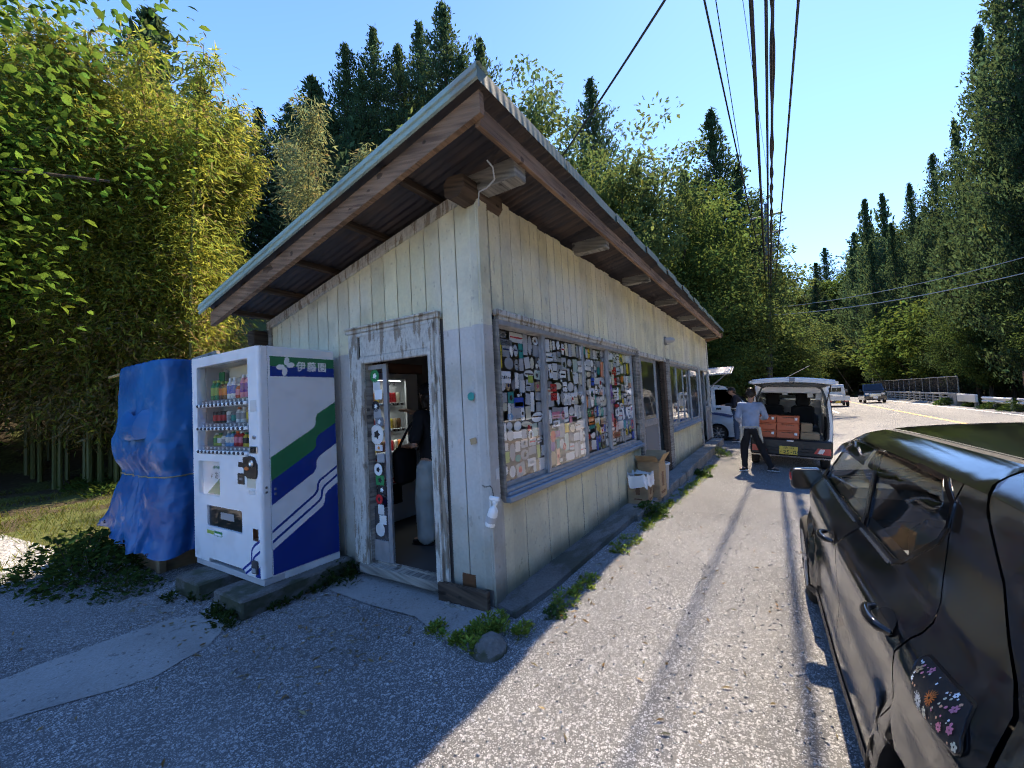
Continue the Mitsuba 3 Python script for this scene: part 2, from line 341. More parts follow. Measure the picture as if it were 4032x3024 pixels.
def flat(poly, z, h=.5): return panel(poly, lambda u, v: np.stack([u, v, glot(u, v)+z], 1), h)
_lot = P((2.84, -14), (2.84, 62), (.6, 60), (-.5, 40), (-2.5, 27), (-6.8, 20), (-6.8, 12.1), (-3.2, 12.1), (-3.2, -.05), (-3.6, -.9), (-4.3, -1.35), (-5.6, -1.9), (-9, -3.2), (-16, -6), (-16, -14))
struct('parking_lot', flat(_lot, 0., .5), 'lot_asphalt', 'coarse worn asphalt of the roadside lot')
struct('gravel_ground', flat(P((-3.3, .4), (-3.3, -.9), (-4.3, -1.36), (-5.6, -1.91), (-9, -3.2), (-20, -7.5), (-20, -1.9), (-9, -1.5), (-5.6, -1.15), (-4.5, .4)), -.006, .5), 'pale_gravel', 'pale sunlit gravel left of the tarp')
_yr = np.concatenate([np.arange(-40, 62, 4.), np.arange(62, 130, 2.)])
def strip(x0, x1, z, ys=_yr):
    ys = np.asarray(ys, float); xs = np.arange(x0, x1, .5).tolist()+[x1]; return sheet(xs, ys, lambda X, Y: glot(X, Y)+z) if ys.max() < 63 else (lambda m: (m[0]+np.stack([xroad(m[0][:, 1]), m[0][:, 0]*0, m[0][:, 0]*0], 1), m[1]))(sheet(xs, ys, lambda X, Y: glot(X, Y)+z))
struct('road', strip(2.8, 11.3, .006), 'road_asphalt', 'pale sunlit two-lane road')
struct('gutter', strip(2.62, 2.8, .009, np.arange(-14, 62, 2.)), 'smooth_concrete', 'concrete gutter strip between lot and road')
struct('orange_centre_line', cat(strip(7.62, 7.78, .011)), 'orange_paint_worn', 'worn orange centre line of the road')
struct('white_edge_line', strip(10.5, 10.66, .011), 'white_paint_worn', 'white edge line on the far side of the road')
struct('white_side_line', strip(4.82, 4.96, .011, np.arange(30, 62, 2.)), 'white_paint_worn', 'white edge line beside the small truck')
# walkway slab along the front wall, apron before the side door, concrete strip in the lot
def slab(poly, z0, z1, h=.12, amp=.006):
    v, f = prism(poly, z1-z0, PZ(z0)); return v, f
struct('walkway', slab(P((-.02, .0), (.2, -.05), (.245, .4), (.25, 4.2), (.245, 8.0), (.28, 9.6), (.3, 12.0), (-.02, 12.0)), -.3, .045), 'dirty_concrete', 'raised concrete walkway along the long wall')
for i in range(14):
    y0 = 2.6+i*.62; obj('kerb_stone', wob(bx(.235, .30+.01*(i % 3), y0, y0+.60, -.3, .052+.006*(i % 2), .012), .006, 7, i), 'dirty_concrete', 'walkway')
struct('door_apron', flat(sg.Polygon([(-1.75, -.02), (-1.45, -.34), (-.9, -.36), (-.45, -.33), (-.05, -.46), (.1, -.34), (.12, -.02)]).buffer(.03), .012, .25), 'smooth_concrete', 'smooth concrete apron before the side door')
_cs = sg.Polygon([(-3.2, -3.6), (-2.66, -2.55), (-2.193, -2.03), (-2.17, -1.6), (-2.13, -1.25), (-1.95, -1.06), (-1.62, -1.02), (-1.5, -1.15), (-1.33, -1.55), (-1.62, -2.1), (-1.95, -2.8), (-2.3, -3.6)])
_q = np.array(_cs.segmentize(.06).exterior.coords)[:-1]; _q = _q+(meshkit.noise(np.c_[_q*7, _q[:, :1]*0], 3)[:, None]-.5)*.05
struct('concrete_strip', flat(sg.Polygon(_q).buffer(0), .006, .25), 'smooth_concrete', 'pale concrete strip across the shaded lot')
# ---- the shop --------------------------------------------------------------
B = thing('shop_building', 'cream board-clad roadside shop with a low corrugated lean-to roof', 'building')
ZR = lambda x: 3.34+.222*x           # underside of the roof sheets
WT = lambda x: 3.15+.217*x            # top of the walls
# front wall boards (plane x=0, facing the road)
def fboard(y0, y1, z0, z1, x=0., th=.016): return bx(x-th, x, y0+.0048, y1-.0048, z0, z1, .004)
zl, zs, zt = .04, .765, 2.225
openings = [(.14, 3.95, .765, 2.225), (4.0, 6.24, 0., 2.2), (6.24, 10.1, .765, 2.19), (10.1, 11.86, 0., 2.19)]
k = 0
for i in range(71):
    y0 = .138+.166*i; y1 = min(y0+.166, 11.88)
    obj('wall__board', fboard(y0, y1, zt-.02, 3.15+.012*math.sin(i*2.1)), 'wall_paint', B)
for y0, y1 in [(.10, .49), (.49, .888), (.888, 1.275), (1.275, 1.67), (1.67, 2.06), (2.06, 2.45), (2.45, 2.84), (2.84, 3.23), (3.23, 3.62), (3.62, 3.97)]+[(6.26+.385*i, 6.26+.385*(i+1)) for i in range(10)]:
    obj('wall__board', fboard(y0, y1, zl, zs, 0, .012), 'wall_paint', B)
# side wall boards (plane y=0), sloping top, door opening x -1.33..-.5
def sboard(x0, x1, z0):
    zz = [WT(x0), WT(x1)]
    g = P((x0+.0048, z0), (x1-.0048, z0), (x1-.0048, zz[1]), (x0+.0048, zz[0])); return prism(g, .016, PY(.016))
xs = [-2.945, -2.80]+[-2.716+.166*i for i in range(17)]
for x0, x1 in zip(xs[:-1], xs[1:]):
    x1 = min(x1, -.0); mid = (x0+x1)/2
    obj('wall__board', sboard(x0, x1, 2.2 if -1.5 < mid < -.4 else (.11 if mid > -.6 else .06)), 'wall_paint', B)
# corner post trims
obj('corner_trim', bx(.0005, .022, -.022, .10, .03, 3.12, .004), 'wall_paint', B)
obj('corner_trim', bx(-.085, 0, -.022, -.0005, .14, 3.13, .004), 'wall_paint', B)
obj('corner_trim', bx(-2.97, -2.90, -.02, -.0005, .05, 2.5, .004), 'grey_timber', B)
# inner shell
def wallbox(x0, x1, y0, y1, z0, z1): return bx(x0, x1, y0, y1, z0, z1)
ms = []
for y0, y1, z0, z1 in [(0, 11.88, 2.205, 3.12), (0, .14, .0, 2.205), (3.95, 4.02, 0, 2.205), (.14, 3.95, 0, .75), (6.05, 6.26, 0, 2.205), (6.26, 10.08, 0, .75), (9.9, 10.16, .75, 2.205)]:
    ms.append(bx(-.06, -.017, y0, y1, z0, z1))
for x0, x1, z0, z1 in [(-2.945, -1.36, .0, 2.5), (-.48, -.062, 0, 2.6), (-1.36, -.48, 1.97, 2.5)]:
    g = P((x0, z0), (x1, z0), (x1, min(z1, WT(x1)-.02)), (x0, min(z1, WT(x0)-.02))); ms.append(prism(g, .04, PY(.058)))
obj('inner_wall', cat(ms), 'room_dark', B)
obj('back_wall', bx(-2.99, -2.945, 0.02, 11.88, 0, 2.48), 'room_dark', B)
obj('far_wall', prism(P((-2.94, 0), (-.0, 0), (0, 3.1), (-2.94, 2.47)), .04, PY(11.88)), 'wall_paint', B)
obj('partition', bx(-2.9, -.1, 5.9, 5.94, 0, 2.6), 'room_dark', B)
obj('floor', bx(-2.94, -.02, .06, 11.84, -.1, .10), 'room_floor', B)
obj('ceiling', prism(P((-2.93, 2.44), (-.06, 3.06), (-.06, 3.09), (-2.93, 2.47)), 11.8, lambda u, v, w: np.stack([u, .05+w, v], 1)), 'room_ceiling', B)
obj('back_post', bx(-3.1, -3.02, -.1, -.02, 0, 2.4, .004), 'dark_timber', B)
obj('back_post_cap', bx(-3.13, -2.99, -.16, .05, 2.28, 2.44, .01), 'dark_timber', B)
# rake trim on the side wall top, plate end, corner beam
def rake(x0, x1, y0, y1, dz0, dz1, fz=ZR):
    g = P((x0, fz(x0)+dz0), (x1, fz(x1)+dz0), (x1, fz(x1)+dz1), (x0, fz(x0)+dz1)); return prism(g, y1-y0, lambda u, v, w: np.stack([u, y0+w, v], 1))
obj('rake_trim', rake(-2.96, -.06, -.036, -.002, -.06, .02, WT), 'peeling_wood', B)
obj('plate_beam', wob(mv(m3.CrossSection([[(-.095, -.06), (-.05, -.09), (.03, -.085), (.085, -.03), (.08, .06), (-.06, .075), (-.1, .03)]]).extrude(.5), (-.045, .3, 3.09), rx=PI/2), .004, 9), 'dark_timber', B)
obj('corner_beam', wob(bx(-.06, .375, -.035, .115, 3.09, 3.235, .008), .004, 8, 2), 'grey_timber', B)
for y, w in ((1.87, .055), (3.65, .045), (5.6, .04), (7.66, .04), (9.6, .04), (11.6, .04)):
    obj('rafter_tail', wob(bx(-.02, .375, y-w, y+w, 3.26-2.2*w-.02, 3.255, .006), .003, 8, int(y)), 'grey_timber', B)
for x in (-.45, -1.12, -1.85, -2.47, -3.08):
    z = ZR(x)-.004; obj('purlin', prism(P((x-.025, z-.055), (x+.025, z-.05), (x+.025, z-.001), (x-.025, z-.008)), 12.7, lambda u, v, w: np.stack([u, -.50+w, v], 1)), 'dark_timber', B)
obj('barge_board', wob(rake(-3.06, .452, -.545, -.50, -.215, -.075), .003, 6), 'brown_timber', B)
obj('barge_board', wob(rake(-3.06, .452, 12.3, 12.345, -.215, -.075), .003, 6), 'brown_timber', B)
obj('eave_fascia', wob(bx(.378, .415, -.499, 12.299, 3.185, 3.318, .004), .002, 3), 'brown_timber', B)
# gap light-coloured soffit board under the front eave
# corrugated sheets: each 0.64 wide, corrugation pitch 76 mm
def corr(y0, y1, x0, x1, dz, flip=False, th=.0):
    ys = np.linspace(y0, y1, int((y1-y0)/.076*8)+1); w = .009*np.sin(ys*2*PI/.076)
    xs_ = np.linspace(x0, x1, 6)
    X, Y = np.meshgrid(xs_, ys, indexing='ij'); Z = ZR(X)+dz+w[None]
    return X, Y, Z
def sheetmesh(y0, y1, x0, x1, dz):
    X, Y, Z = corr(y0, y1, x0, x1, dz); n, m = X.shape
    i, j = np.meshgrid(np.arange(n-1), np.arange(m-1), indexing='ij'); q = np.stack([i*m+j, (i+1)*m+j, (i+1)*m+j+1, i*m+j+1], -1).reshape(-1, 4)
    return arr((np.stack([X, Y, Z], -1).reshape(-1, 3), q))
for i in range(21):
    y0 = -.60+i*.622; e = .012*math.sin(i*3.3)
    top = sheetmesh(y0, y0+.66, -3.16, .468+e, .020+.004*(i % 2)); bot = sheetmesh(y0, y0+.66, -3.16, .468+e, .014+.004*(i % 2))
    s = obj('roof_sheet', top, 'roof_green', B, smooth=True); obj('underside', (bot[0], bot[1][:, ::-1]), 'rusty_underside', s, smooth=True)
    ys = np.linspace(y0, y0+.66, 70); w = .0016*np.sin(ys*2*PI/.076); zt2 = ZR(.476+e)+.036+.004*(i % 2)
    lv = np.concatenate([np.stack([.476+e+w*.6*q+.004*q, ys, zt2+w*(1-q)-.095*q], 1) for q in (0, .5, 1)]); j = np.arange(69)
    lf = arr((lv, np.vstack([np.stack([j+70*q, j+1+70*q, j+71+70*q, j+70+70*q], 1) for q in (0, 1)])))
    obj('drip_edge', cat(lf, (lf[0]-[.003, 0, 0], lf[1][:, ::-1])), 'eave_green', s, smooth=True)
# verge capping along the rake
cap = [(-.596, -.068), (-.612, -.062), (-.607, -.022), (-.618, -.015), (-.606, .032), (-.575, .05), (-.545, .04), (-.515, .05), (-.48, .035)]
def capm():
    xs_ = np.linspace(-3.17, .488, 8); v = np.array([[x, y, ZR(x)+z+.006] for x in xs_ for y, z in cap]); m = len(cap)
    i, j = np.meshgrid(np.arange(7), np.arange(m-1), indexing='ij'); f = arr((v, np.stack([i*m+j, (i+1)*m+j, (i+1)*m+j+1, i*m+j+1], -1).reshape(-1, 4)))
    return cat(f, (f[0]-[0, 0, .003], f[1][:, ::-1]))
obj('verge_capping', capm(), 'roof_green', B, smooth=40)
# loose wire under the corner
obj('cable', tube([(.25, -.2, 3.17), (.27, -.16, 3.13), (.24, -.1, 3.08), (.15, -.07, 3.06), (.07, -.06, 3.06), (.06, -.055, 2.99), (.06, -.05, 2.96)], .006, 6), 'light_grey', B, smooth=True)
def psheet(y0, y1, z0, z1, x): return arr((np.array([[x, y0, z0], [x, y1, z0], [x, y1, z1], [x, y0, z1]], float), np.array([[0, 1, 2, 3]])))
# --- side door
obj('door_frame', cat(bx(-1.52, -1.40, -.05, -.017, .12, 2.2, .006), bx(-1.405, -1.325, -.07, -.017, .12, 1.95, .006)), 'peeling_wood', B)
obj('door_frame', cat(bx(-.505, -.44, -.075, -.017, .12, 2.165, .006), bx(-.442, -.40, -.05, -.017, .12, 2.2, .006)), 'peeling_wood', B)
obj('door_head', cat(bx(-1.54, -.385, -.065, -.017, 2.2, 2.24, .006), bx(-1.53, -.39, -.09, -.017, 2.236, 2.25, .003), bx(-1.40, -.44, -.05, -.017, 2.165, 2.198, .004)), 'peeling_wood', B)
obj('door_panel', bx(-1.36, -.485, -.045, -.0, 1.975, 2.168, .004), 'peeling_wood', B)
obj('door_lintel', bx(-1.36, -.503, -.06, .0, 1.915, 1.972, .006), 'peeling_wood', B)
obj('door_reveal', cat(bx(-1.36, -1.325, -.016, .06, .1, 1.95), bx(-.503, -.47, -.016, .06, .1, 1.95)), 'grey_timber', B)
obj('threshold', cat(bx(-1.42, -.45, -.085, .05, .06, .135, .006), bx(-1.33, -.5, .0, .03, .135, .15)), 'grey_timber', B)
D = key('side_door', B); USED.add(D)
obj('stile', bx(-1.135, -1.085, .012, .04, .15, 1.90, .002), 'dull_aluminium', D)
obj('rail', bx(-1.325, -1.136, .014, .038, 1.86, 1.90), 'dull_aluminium', D); obj('rail', bx(-1.325, -1.136, .014, .038, .15, .33), 'dull_aluminium', D)
obj('glass', arr((np.array([[-1.325, .026, .33], [-1.136, .026, .33], [-1.136, .026, 1.86], [-1.325, .026, 1.86]]), np.array([[0, 1, 2, 3]]))), 'window_glass', D)
obj('kick_panel', bx(-1.325, -1.136, .0275, .036, .33, .62), 'dark_grey', D)
obj('base_plank', wob(mv(bx(-.46, .0, -.045, 0, 0, .145, .006), (-.02, -.035, .0), rz=.03), .003, 8), 'dark_timber', B)
obj('base_gap', bx(-.30, -.175, -.004, .0, .11, .215), 'c_brown', B)
obj('socket_plate', bx(.0225, .03, .045, .085, .93, 1.01, .003), 'off_white', B)
# --- front windows and doors
def frame(parent, y0, y1, z0, z1, x, w=(.03, .03, .05, .035), d=.03):
    l, r, b, t = w
    obj('frame', cat(bx(x-d, x, y0, y0+l, z0, z1, .002), bx(x-d, x, y1-r, y1, z0, z1, .002), bx(x-d+.002, x-.002, y0+l, y1-r, z1-t, z1, .002), bx(x-d+.002, x-.002, y0+l, y1-r, z0, z0+b, .002)), 'dull_aluminium', parent)
    obj('pane', psheet(y0+l, y1-r, z0+b, z1-t, x-d/2), 'window_glass', parent)
def windowset(name, y0, y1, z0, z1):
    W = key(name, B)
    obj('head', cat(bx(-.01, .045, y0-.02, y1+.02, z1-.015, z1+.03, .005), bx(-.01, .03, y0, y1, z1-.045, z1-.016, .004)), 'peeling_wood', W)
    obj('jamb', bx(-.02, .032, y0-.02, y0+.012, z0, z1-.046, .004), 'grey_timber', W)
    obj('jamb', bx(-.02, .032, y1-.055, y1+.02, z0, z1-.046, .004), 'grey_timber', W)
    obj('sill', cat(bx(-.02, .05, y0+.013, y1-.056, z0+.035, z0+.06, .003), bx(-.02, .075, y0-.01, y1+.02, z0-.012, z0+.034, .006)), 'blue_grey_flashing', W)
    obj('track', cat(bx(-.05, .03, y0+.013, y1-.056, z0+.061, z0+.082, .002), bx(-.05, .028, y0+.013, y1-.056, z1-.085, z1-.047, .002)), 'dull_aluminium', W)
    return W
W1 = windowset('front_window', .165, 3.93, .745, 2.2)
SASH = [(.18, .985, 0), (.93, 1.90, 1), (1.87, 2.74, 0), (2.66, 3.74, 1)]
SASHK = []
for y0, y1, o in SASH:
    s = key('window_sash', B); SASHK.append(s); x = .012 if o else -.022
    obj('frame', cat(bx(x-.026, x, y0, y0+.045, .83, 2.12, .002), bx(x-.026, x, y1-.045, y1, .83, 2.12, .002), bx(x-.024, x-.002, y0+.045, y1-.045, 2.10, 2.12, .001), bx(x-.024, x-.002, y0+.045, y1-.045, .83, .865 if not o else .86, .001)), 'dull_aluminium', s)
    obj('pane', psheet(y0+.045, y1-.045, .865, 2.10, x-.013), 'window_glass', s)
W2 = windowset('shop_window', 6.26, 9.85, .745, 2.17)
for y0, y1, o in [(6.30, 7.0, 1), (6.95, 7.9, 0), (7.85, 8.7, 0), (8.6, 9.78, 1)]:
    s = key('window_sash', B); frame(s, y0, y1, .83, 2.10, .012 if o else -.022)
obj('meter_box', bx(-.3, -.1, 7.9, 8.4, .84, 1.05, .01), 'c_blue', W2); obj('meter_box', bx(-.28, -.12, 7.95, 8.35, 1.06, 1.16, .01), 'off_white', W2)
obj('post', bx(-.05, .035, 3.962, 4.06, .06, 2.21, .004), 'grey_timber', B); obj('post', bx(-.05, .03, 5.93, 6.235, .06, 2.185, .004), 'grey_timber', B)
obj('post', bx(-.05, .03, 9.9, 10.12, .06, 2.18, .004), 'peeling_wood', B); obj('post', bx(-.05, .03, 11.8, 11.9, .05, 3.1, .004), 'peeling_wood', B)
obj('post', bx(-.05, .028, 5.72, 5.925, .06, 2.12, .004), 'dark_timber', B)
obj('door_head', bx(-.05, .03, 4.06, 5.93, 2.125, 2.2, .004), 'peeling_wood', B); obj('door_head', bx(-.05, .03, 10.12, 11.8, 2.125, 2.2, .004), 'peeling_wood', B)
def slidedoor(y0, y1, x, zm):
    s = key('sliding_door', B)
    obj('frame', cat(bx(x-.03, x, y0, y0+.2 if y0 < 5 else y0+.1, .1, 2.12, .003), bx(x-.03, x, y1-.07, y1, .1, 2.12, .003), bx(x-.028, x-.002, y0+.1, y1-.07, 2.06, 2.12), bx(x-.028, x-.002, y0+.1, y1-.07, zm-.05, zm+.05)), 'dull_aluminium', s)
    obj('glass', psheet(y0+.1, y1-.07, zm+.05, 2.06, x-.015), 'window_glass', s); obj('lower_panel', bx(x-.02, x-.009, y0+.1, y1-.07, .1, zm-.05), 'mid_grey', s)
slidedoor(4.07, 5.22, .005, 1.04); slidedoor(10.95, 11.8, .005, 1.0)
# shelves inside, seen through the shop window
for y0 in (6.5, 8.3):
    S_ = key('shelf_unit', B); obj('carcass', cat(*[bx(-2.3, -1.9, y0, y0+1.5, z, z+.03) for z in (.5, .85, 1.2, 1.55, 1.9)], bx(-2.3, -1.9, y0, y0+.03, .1, 1.95), bx(-2.3, -1.9, y0+1.47, y0+1.5, .1, 1.95), bx(-2.32, -2.3, y0, y0+1.5, .1, 1.95)), 'c_tan', S_)
    for j in range(20): obj('stock', bx(-2.2, -2.0, y0+.06+(j % 5)*.28, y0+.26+(j % 5)*.28, .53+.35*(j//5), .53+.35*(j//5)+.14+.1*((j*7) % 3)/3, .01), ['c_red', 'c_cream', 'c_blue', 'c_paper', 'c_green'][(j*3) % 5], S_)
# wall lamp and awning
L = thing('wall_lamp', 'small oval bulkhead lamp on the long wall above the sliding door', 'lamp')
obj('base', lathe([(0, .0), (.085, .0), (.085, .02), (.07, .03)], 20, (0.001, 6.1, 2.55), 'x'), 'mid_grey', L, smooth=30)
obj('shade', mv(lathe([(.066, .0), (.075, .03), (.072, .09), (.05, .14), (.02, .16), (0, .165)], 20, ax='x'), (.03, 6.1, 2.555), s=(1, 1.25, .8)), 'light_grey', L, smooth=40)
obj('bracket', tube([(.002, 6.02, 2.5), (.05, 6.0, 2.46), (.1, 6.02, 2.47)], .006, 6), 'mid_grey', L)
A = thing('awning', 'small corrugated awning on a bracket beyond the far end of the shop', 'awning')
_ys = np.linspace(0, 1, 49)
def awn(dz):
    X, V = np.meshgrid(np.linspace(-.3, .62, 49), np.linspace(0, 1, 5), indexing='ij'); Z = 2.3-.24*V+.012*np.sin(V*60)+dz
    Y = 11.9+1.1*(1-V); n, m = X.shape; i, j = np.meshgrid(np.arange(n-1), np.arange(m-1), indexing='ij')
    Z = Z+.012*np.sin(X*2*PI/.076)
    return arr((np.stack([X, Y, Z], -1).reshape(-1, 3), np.stack([i*m+j, (i+1)*m+j, (i+1)*m+j+1, i*m+j+1], -1).reshape(-1, 4)))
_a, _b = awn(0), awn(-.004); obj('sheet', cat(_a, (_b[0], _b[1][:, ::-1])), 'light_grey', A, smooth=True)
obj('frame', cat(tube([(-.3, 11.91, 2.03), (.64, 11.91, 2.03)], .02, 6), tube([(.64, 11.9, 2.03), (.64, 13.0, 2.27)], .02, 6), tube([(-.3, 13., 2.26), (.64, 13., 2.26)], .02, 6)), 'light_grey', A)
obj('bracket', tube([(-.02, 12.0, 1.6), (.5, 12.0, 2.03)], .018, 6), 'mid_grey', A)
GLY = {"伊": "00140519051b0b1g0b1i0e1k0i1s0k1t0w1S0G1Q0I1O0H1M0I1K1I1K1I1i1Q1i1R1h1R161I151I0z1w0z1w0F190F170x0_0j0T0b0R0b0Q090O090N070G030E030x0a0x0e0F0h0Q0q0U0y0W0z0X0E0E0F0E0R0-0R0-0W0_0X0_140z150x160x1h0y1i0_1i0_1y0G1y0F1z0F1E0D1E0v1o0v040t030j040j140h140g11090W060W/1c0_1b0-1b0R1u0R1w0S1w151c15/1c1j1w1i1w1y1c1y", "藤": "0208020b070k090z0a0A0b1r0x1s0x1y061y051z051J071K0x1K0x1S0z1T0J1T0K1S0L1K191K191R1b1T1l1T1m1S1m1K1N1K1P1J1P1z1O1y1m1y1m1s1j1r1i1h1h1g1h1f1m1f1m1h1t1p1t1r1v1t1z1t1F1r1F1n1B1j1A1f1M1f1N1e1N161M151e151c101d0_1Q0_1Q0S1P0R1B0R1F0M1S0G1S0E1O0B1M0x1I0x1D0z1x0t1x0q1B0p1C0n1K0j1K0f1F0a1A0b1q0j1l0l1k091g051d0411040-0a0-0f0Q0a0N0a0L0f0J0g0I0b0F060z040o040n090l0b0l0f0w0f0w0A0m0B0j0k0d0409030805/1k0R1k0z1n0x1q0z1u0H1p0M1n0R/0-0I140A140y160w180w180P190R160R140P140N/0K1r0I1p0I0_0-0_101111150L150K170L1f0T1f0O1q0Q1s0Y1u131j131f151f171m171s191u191y0K1y/100g100f180f180j140j/0I0k0N0l0R0o0Y0q0X0u0U0w0T0z0P0z0M0w0I0y/0I0J0L0J0M0L0O0L0S0R0I0R/0m0N0w0M0w0X0m0X/0m170w160w1g0m1g", "園": "081N1M1N1M041A041y090l090k040804/0k0y0o0y0u0A0L0J0L0L0u0L0u171q171q0Q1w0N1x0K1q0E1o0E1o0C1t0y1z0w1z1B121A121w1q1w1r1v1r1n1q1m131m121j1w1j1x1i1x1a1w190n190m1a0n1j0R1j0Q1m0u1m0t1v0u1w0R1w0R1A0k1B/110B100l1z0l1z0s1t0n1q0n1k0s/170K190I1c0I1g0K1f0L170L/0G0V1d0U1e0Z0H0-/0p0o0m0t0k0t0k0l0Q0l0Q0z0N0z0M0x0u0o", "お": "1h1q1l1z1o1z1L1l1P1g1L191I181y1h|0c0q0c0A0f0G0o0P0C0X0C1f0e1g0e1r0C1q0C1N0O1N0N1s1a1w1a1l0N1h0N0_10121m111v0Z1C0S1F0K1E0w1z0n1q0g1e0c0_0b0X0m1b0n1n0s1r0w1t0B1s0M1n0R1f0U130U0N0Q0N0j0I0b0x0a0p0d0g0k/0o0t0u0n0A0m0C0o0C0K0x0J0p0C0n0x", "い": "1r181f1u1q1x1u1s1H0Z1L0H1K0y1A0v1x0Q|0g0T0f1B0s1A0s0R0v0D0z0v0D0r0K0r0Q0z0V0P0X0P120H0Z0r0N0e0D0d0w0g0l0w", "茶": "0a0N040X0h0_0G1d0V1t0V1v0H1v0H1k0x1j0w1v061w071F0w1F0x1S0H1R0H1F1c1F1d1S1n1S1o1F1O1F1O1v1o1v1n1j1d1j1d1v0-1v141r131n171j1i1b1D101R0Y1R0W1L0O1A0R1z0H120H120b0Z050H040E0c0E0e0T0f0T0H0k0H0k0Q/0q0T0T0S0T151215120S1x0T19150Z1f0M14|1b0x1e0C1k0E1A0r1K0f1A091j0s|090f0s0w0x0E0H0B0A0p0j090g09", "群": "030x030A0c0K0i0Y0i0-0a0-0a180l180m1h051i041r0o1s0p1A0p1C0b1C0b1M0U1M0U1s0-1s0_1u181v101N111P191R1h1C1i1u1t1u1B1R1E1S1M1P1D1v1O1u1O1k1t1j1t151M151M0X1t0X1t0J1P0I1R0H1R0y1t0x1t041j041j0x0Y0x0Z0I1j0I1j0X100Y10151j161i1k111k0_1i0U1i0U0-0u0-0s0Y0q0P0W0P0W0b0r0b0q040i040h0x090q/0L0E0r0F0r0l0L0l/0x1i0w180K180K1i/0A1C0z1s0K1s0K1C", "馬": "0j1M1F1M1F1C131B131s1B1s1B1j131j13181B181B0_130_130S1N0R1K0i1F071B051h051e0e1w0f1y0h1B0y1B0H0j0H/0u190T180U1i0S1j0u1j/0u1t0U1s0U1C0u1C/0U0-0u0_0u0R0U0R|1a0B1j0F1r0u1t0n1l0k|0T0y0U0B100C170l170f0-0d|0C0a0z0A0I0B0M0b|030b0d0o0h0E0r0C0n0l0h0a0d060a06", "か": "1k1s1t1y1x1v1L151R0S1Q0Q1I0M1F0N1y16|0918091k0C1l0E1L0R1K0O1m171m1f1g1i181i0R1f0w1d0p160e100b0L0b0F0d0E0j0E0o0P0m0-0n130v160L17131618121c0Y1d0L1c0B0G0n0c0i0b0a0f0o0E0z19", "オ": "080w0B0P0Z1c0d1d0e1r131q121L1g1M1h1q1K1q1J1d1h1d1i0j1e0c1a0a0P0a0L0d0L0o140n140-0F0B0k0n0f0n", "キ": "0e0A0b0O0R0U0O1c0e160b1h0c1l0L1p0H1K0V1M0Z1s1x1x1z1k101e130W1H111K0T1I0P160K1d0f1c0a0-090U0H", "ラ": "0f120g1g1A1g1H1b1A0Q1q0A180k0J080D0b0y0k0S0q190C1m0T1p12|0q1u0r1I1x1I1z1G1y1u", "ク": "0a0Z0b110o190A1l0I1w0Q1P121L0Z1x1y1y1H1r1s0T1f0B0U0i0z080v080n0f0m0j0L0t0Y0C1e0X1o1k0P1k0L1d0n0T0j0S", "ー": "0a0T0b151K141K0T1I0R0c0R", "プ": "0e1n0f1B1p1A1s1M1z1R1O1P1U1G1U1y1R1s1K1n1B1m1u0Y1h0C0X0j0B090x090t0d0p0i0p0m0N0u150K1h121m1n/1z1A1C1w1H1w1K1z1K1F1H1I1C1I1z1F", "源": "1t0A1t0E1E0H1S0g1G0c|081K0e1R0k1Q0C1E0D1N1Q1M1Q1B1q1B1n1t1o1q1L1q1M0L1L0J1p0J1p0f1l0510040-0f1c0f1c0J0S0K0S1p191q1c1B0P1B0N0F0H0j0z040w040p080o0c0w0q0B0K0D1C0w1t0t1t/120V1y0U1z0Z130-/121a1y191z1e131f|0I0g0X0G160E170B110p0T0b0P0b|050b0n0Q0s0R0y0M0y0I0i070e05|031a061i0c1k0v190w150r0-0n0-", "ち": "0b1p0d1x0B1v0D1M0R1L0O1v1w1A1v1n0L1i0G0-0V131f141w0Z1E0L1D0w1x0l1d0a12080C090A0m0-0l1f0p1o0w1q0K1j0S110U0L0P0B0H0w0z0l0D0y1i0d1j", "ゃ": "0h0H0c0U0v0-0m1e0o1i0y1l0H150X1a0X1d0M1l0M1p0T1u101p171i171e1l1e1w191D0Y1C0M1z0G1l0y150y0Y0B0Z0N1g0K1p0P1q0X1l1114110N0V120b11060X040R040C0O0z0P", "ん": "070d0l0M0S1L0-1J141E0K120Z141510190U1a0q1f0n1r0q1x0x1E0Q1K0O1Q0I1J0r1z0f1q0a1b09130c0-0i0X0R0V0T0N0T0H0Q0x0F0l09"}
_A = '0123456789abcdefghijklmnopqrstuvwxyzABCDEFGHIJKLMNOPQRSTUVWXYZ-_'
def glyphs(text, h, pitch=None):
    """Japanese lettering as a shapely shape: baseline box from the origin, character height h"""
    gs, x = [], 0
    for c in text:
        for p in GLY[c].split('|'):
            rs = []
            for q in p.split('/'):
                n = [_A.index(q[i])*64+_A.index(q[i+1]) for i in range(0, len(q), 2)]; rs.append(list(zip(n[0::2], n[1::2])))
            g = sg.Polygon(rs[0], rs[1:]).buffer(0); gs.append(sa.affine_transform(g, [h/115, 0, 0, h/115, x, -3*h/115]))
        x += (pitch or h*1.06)
    return so.unary_union(gs)
def latin(text, h, bold=True):
    m = meshkit.text_mesh(text, h, .001, bold); v, f = arr(m); n = m.face_normals[:, 2] > .9
    return so.unary_union([sg.Polygon(v[t][:, :2]).buffer(1e-5) for t in f[n]])
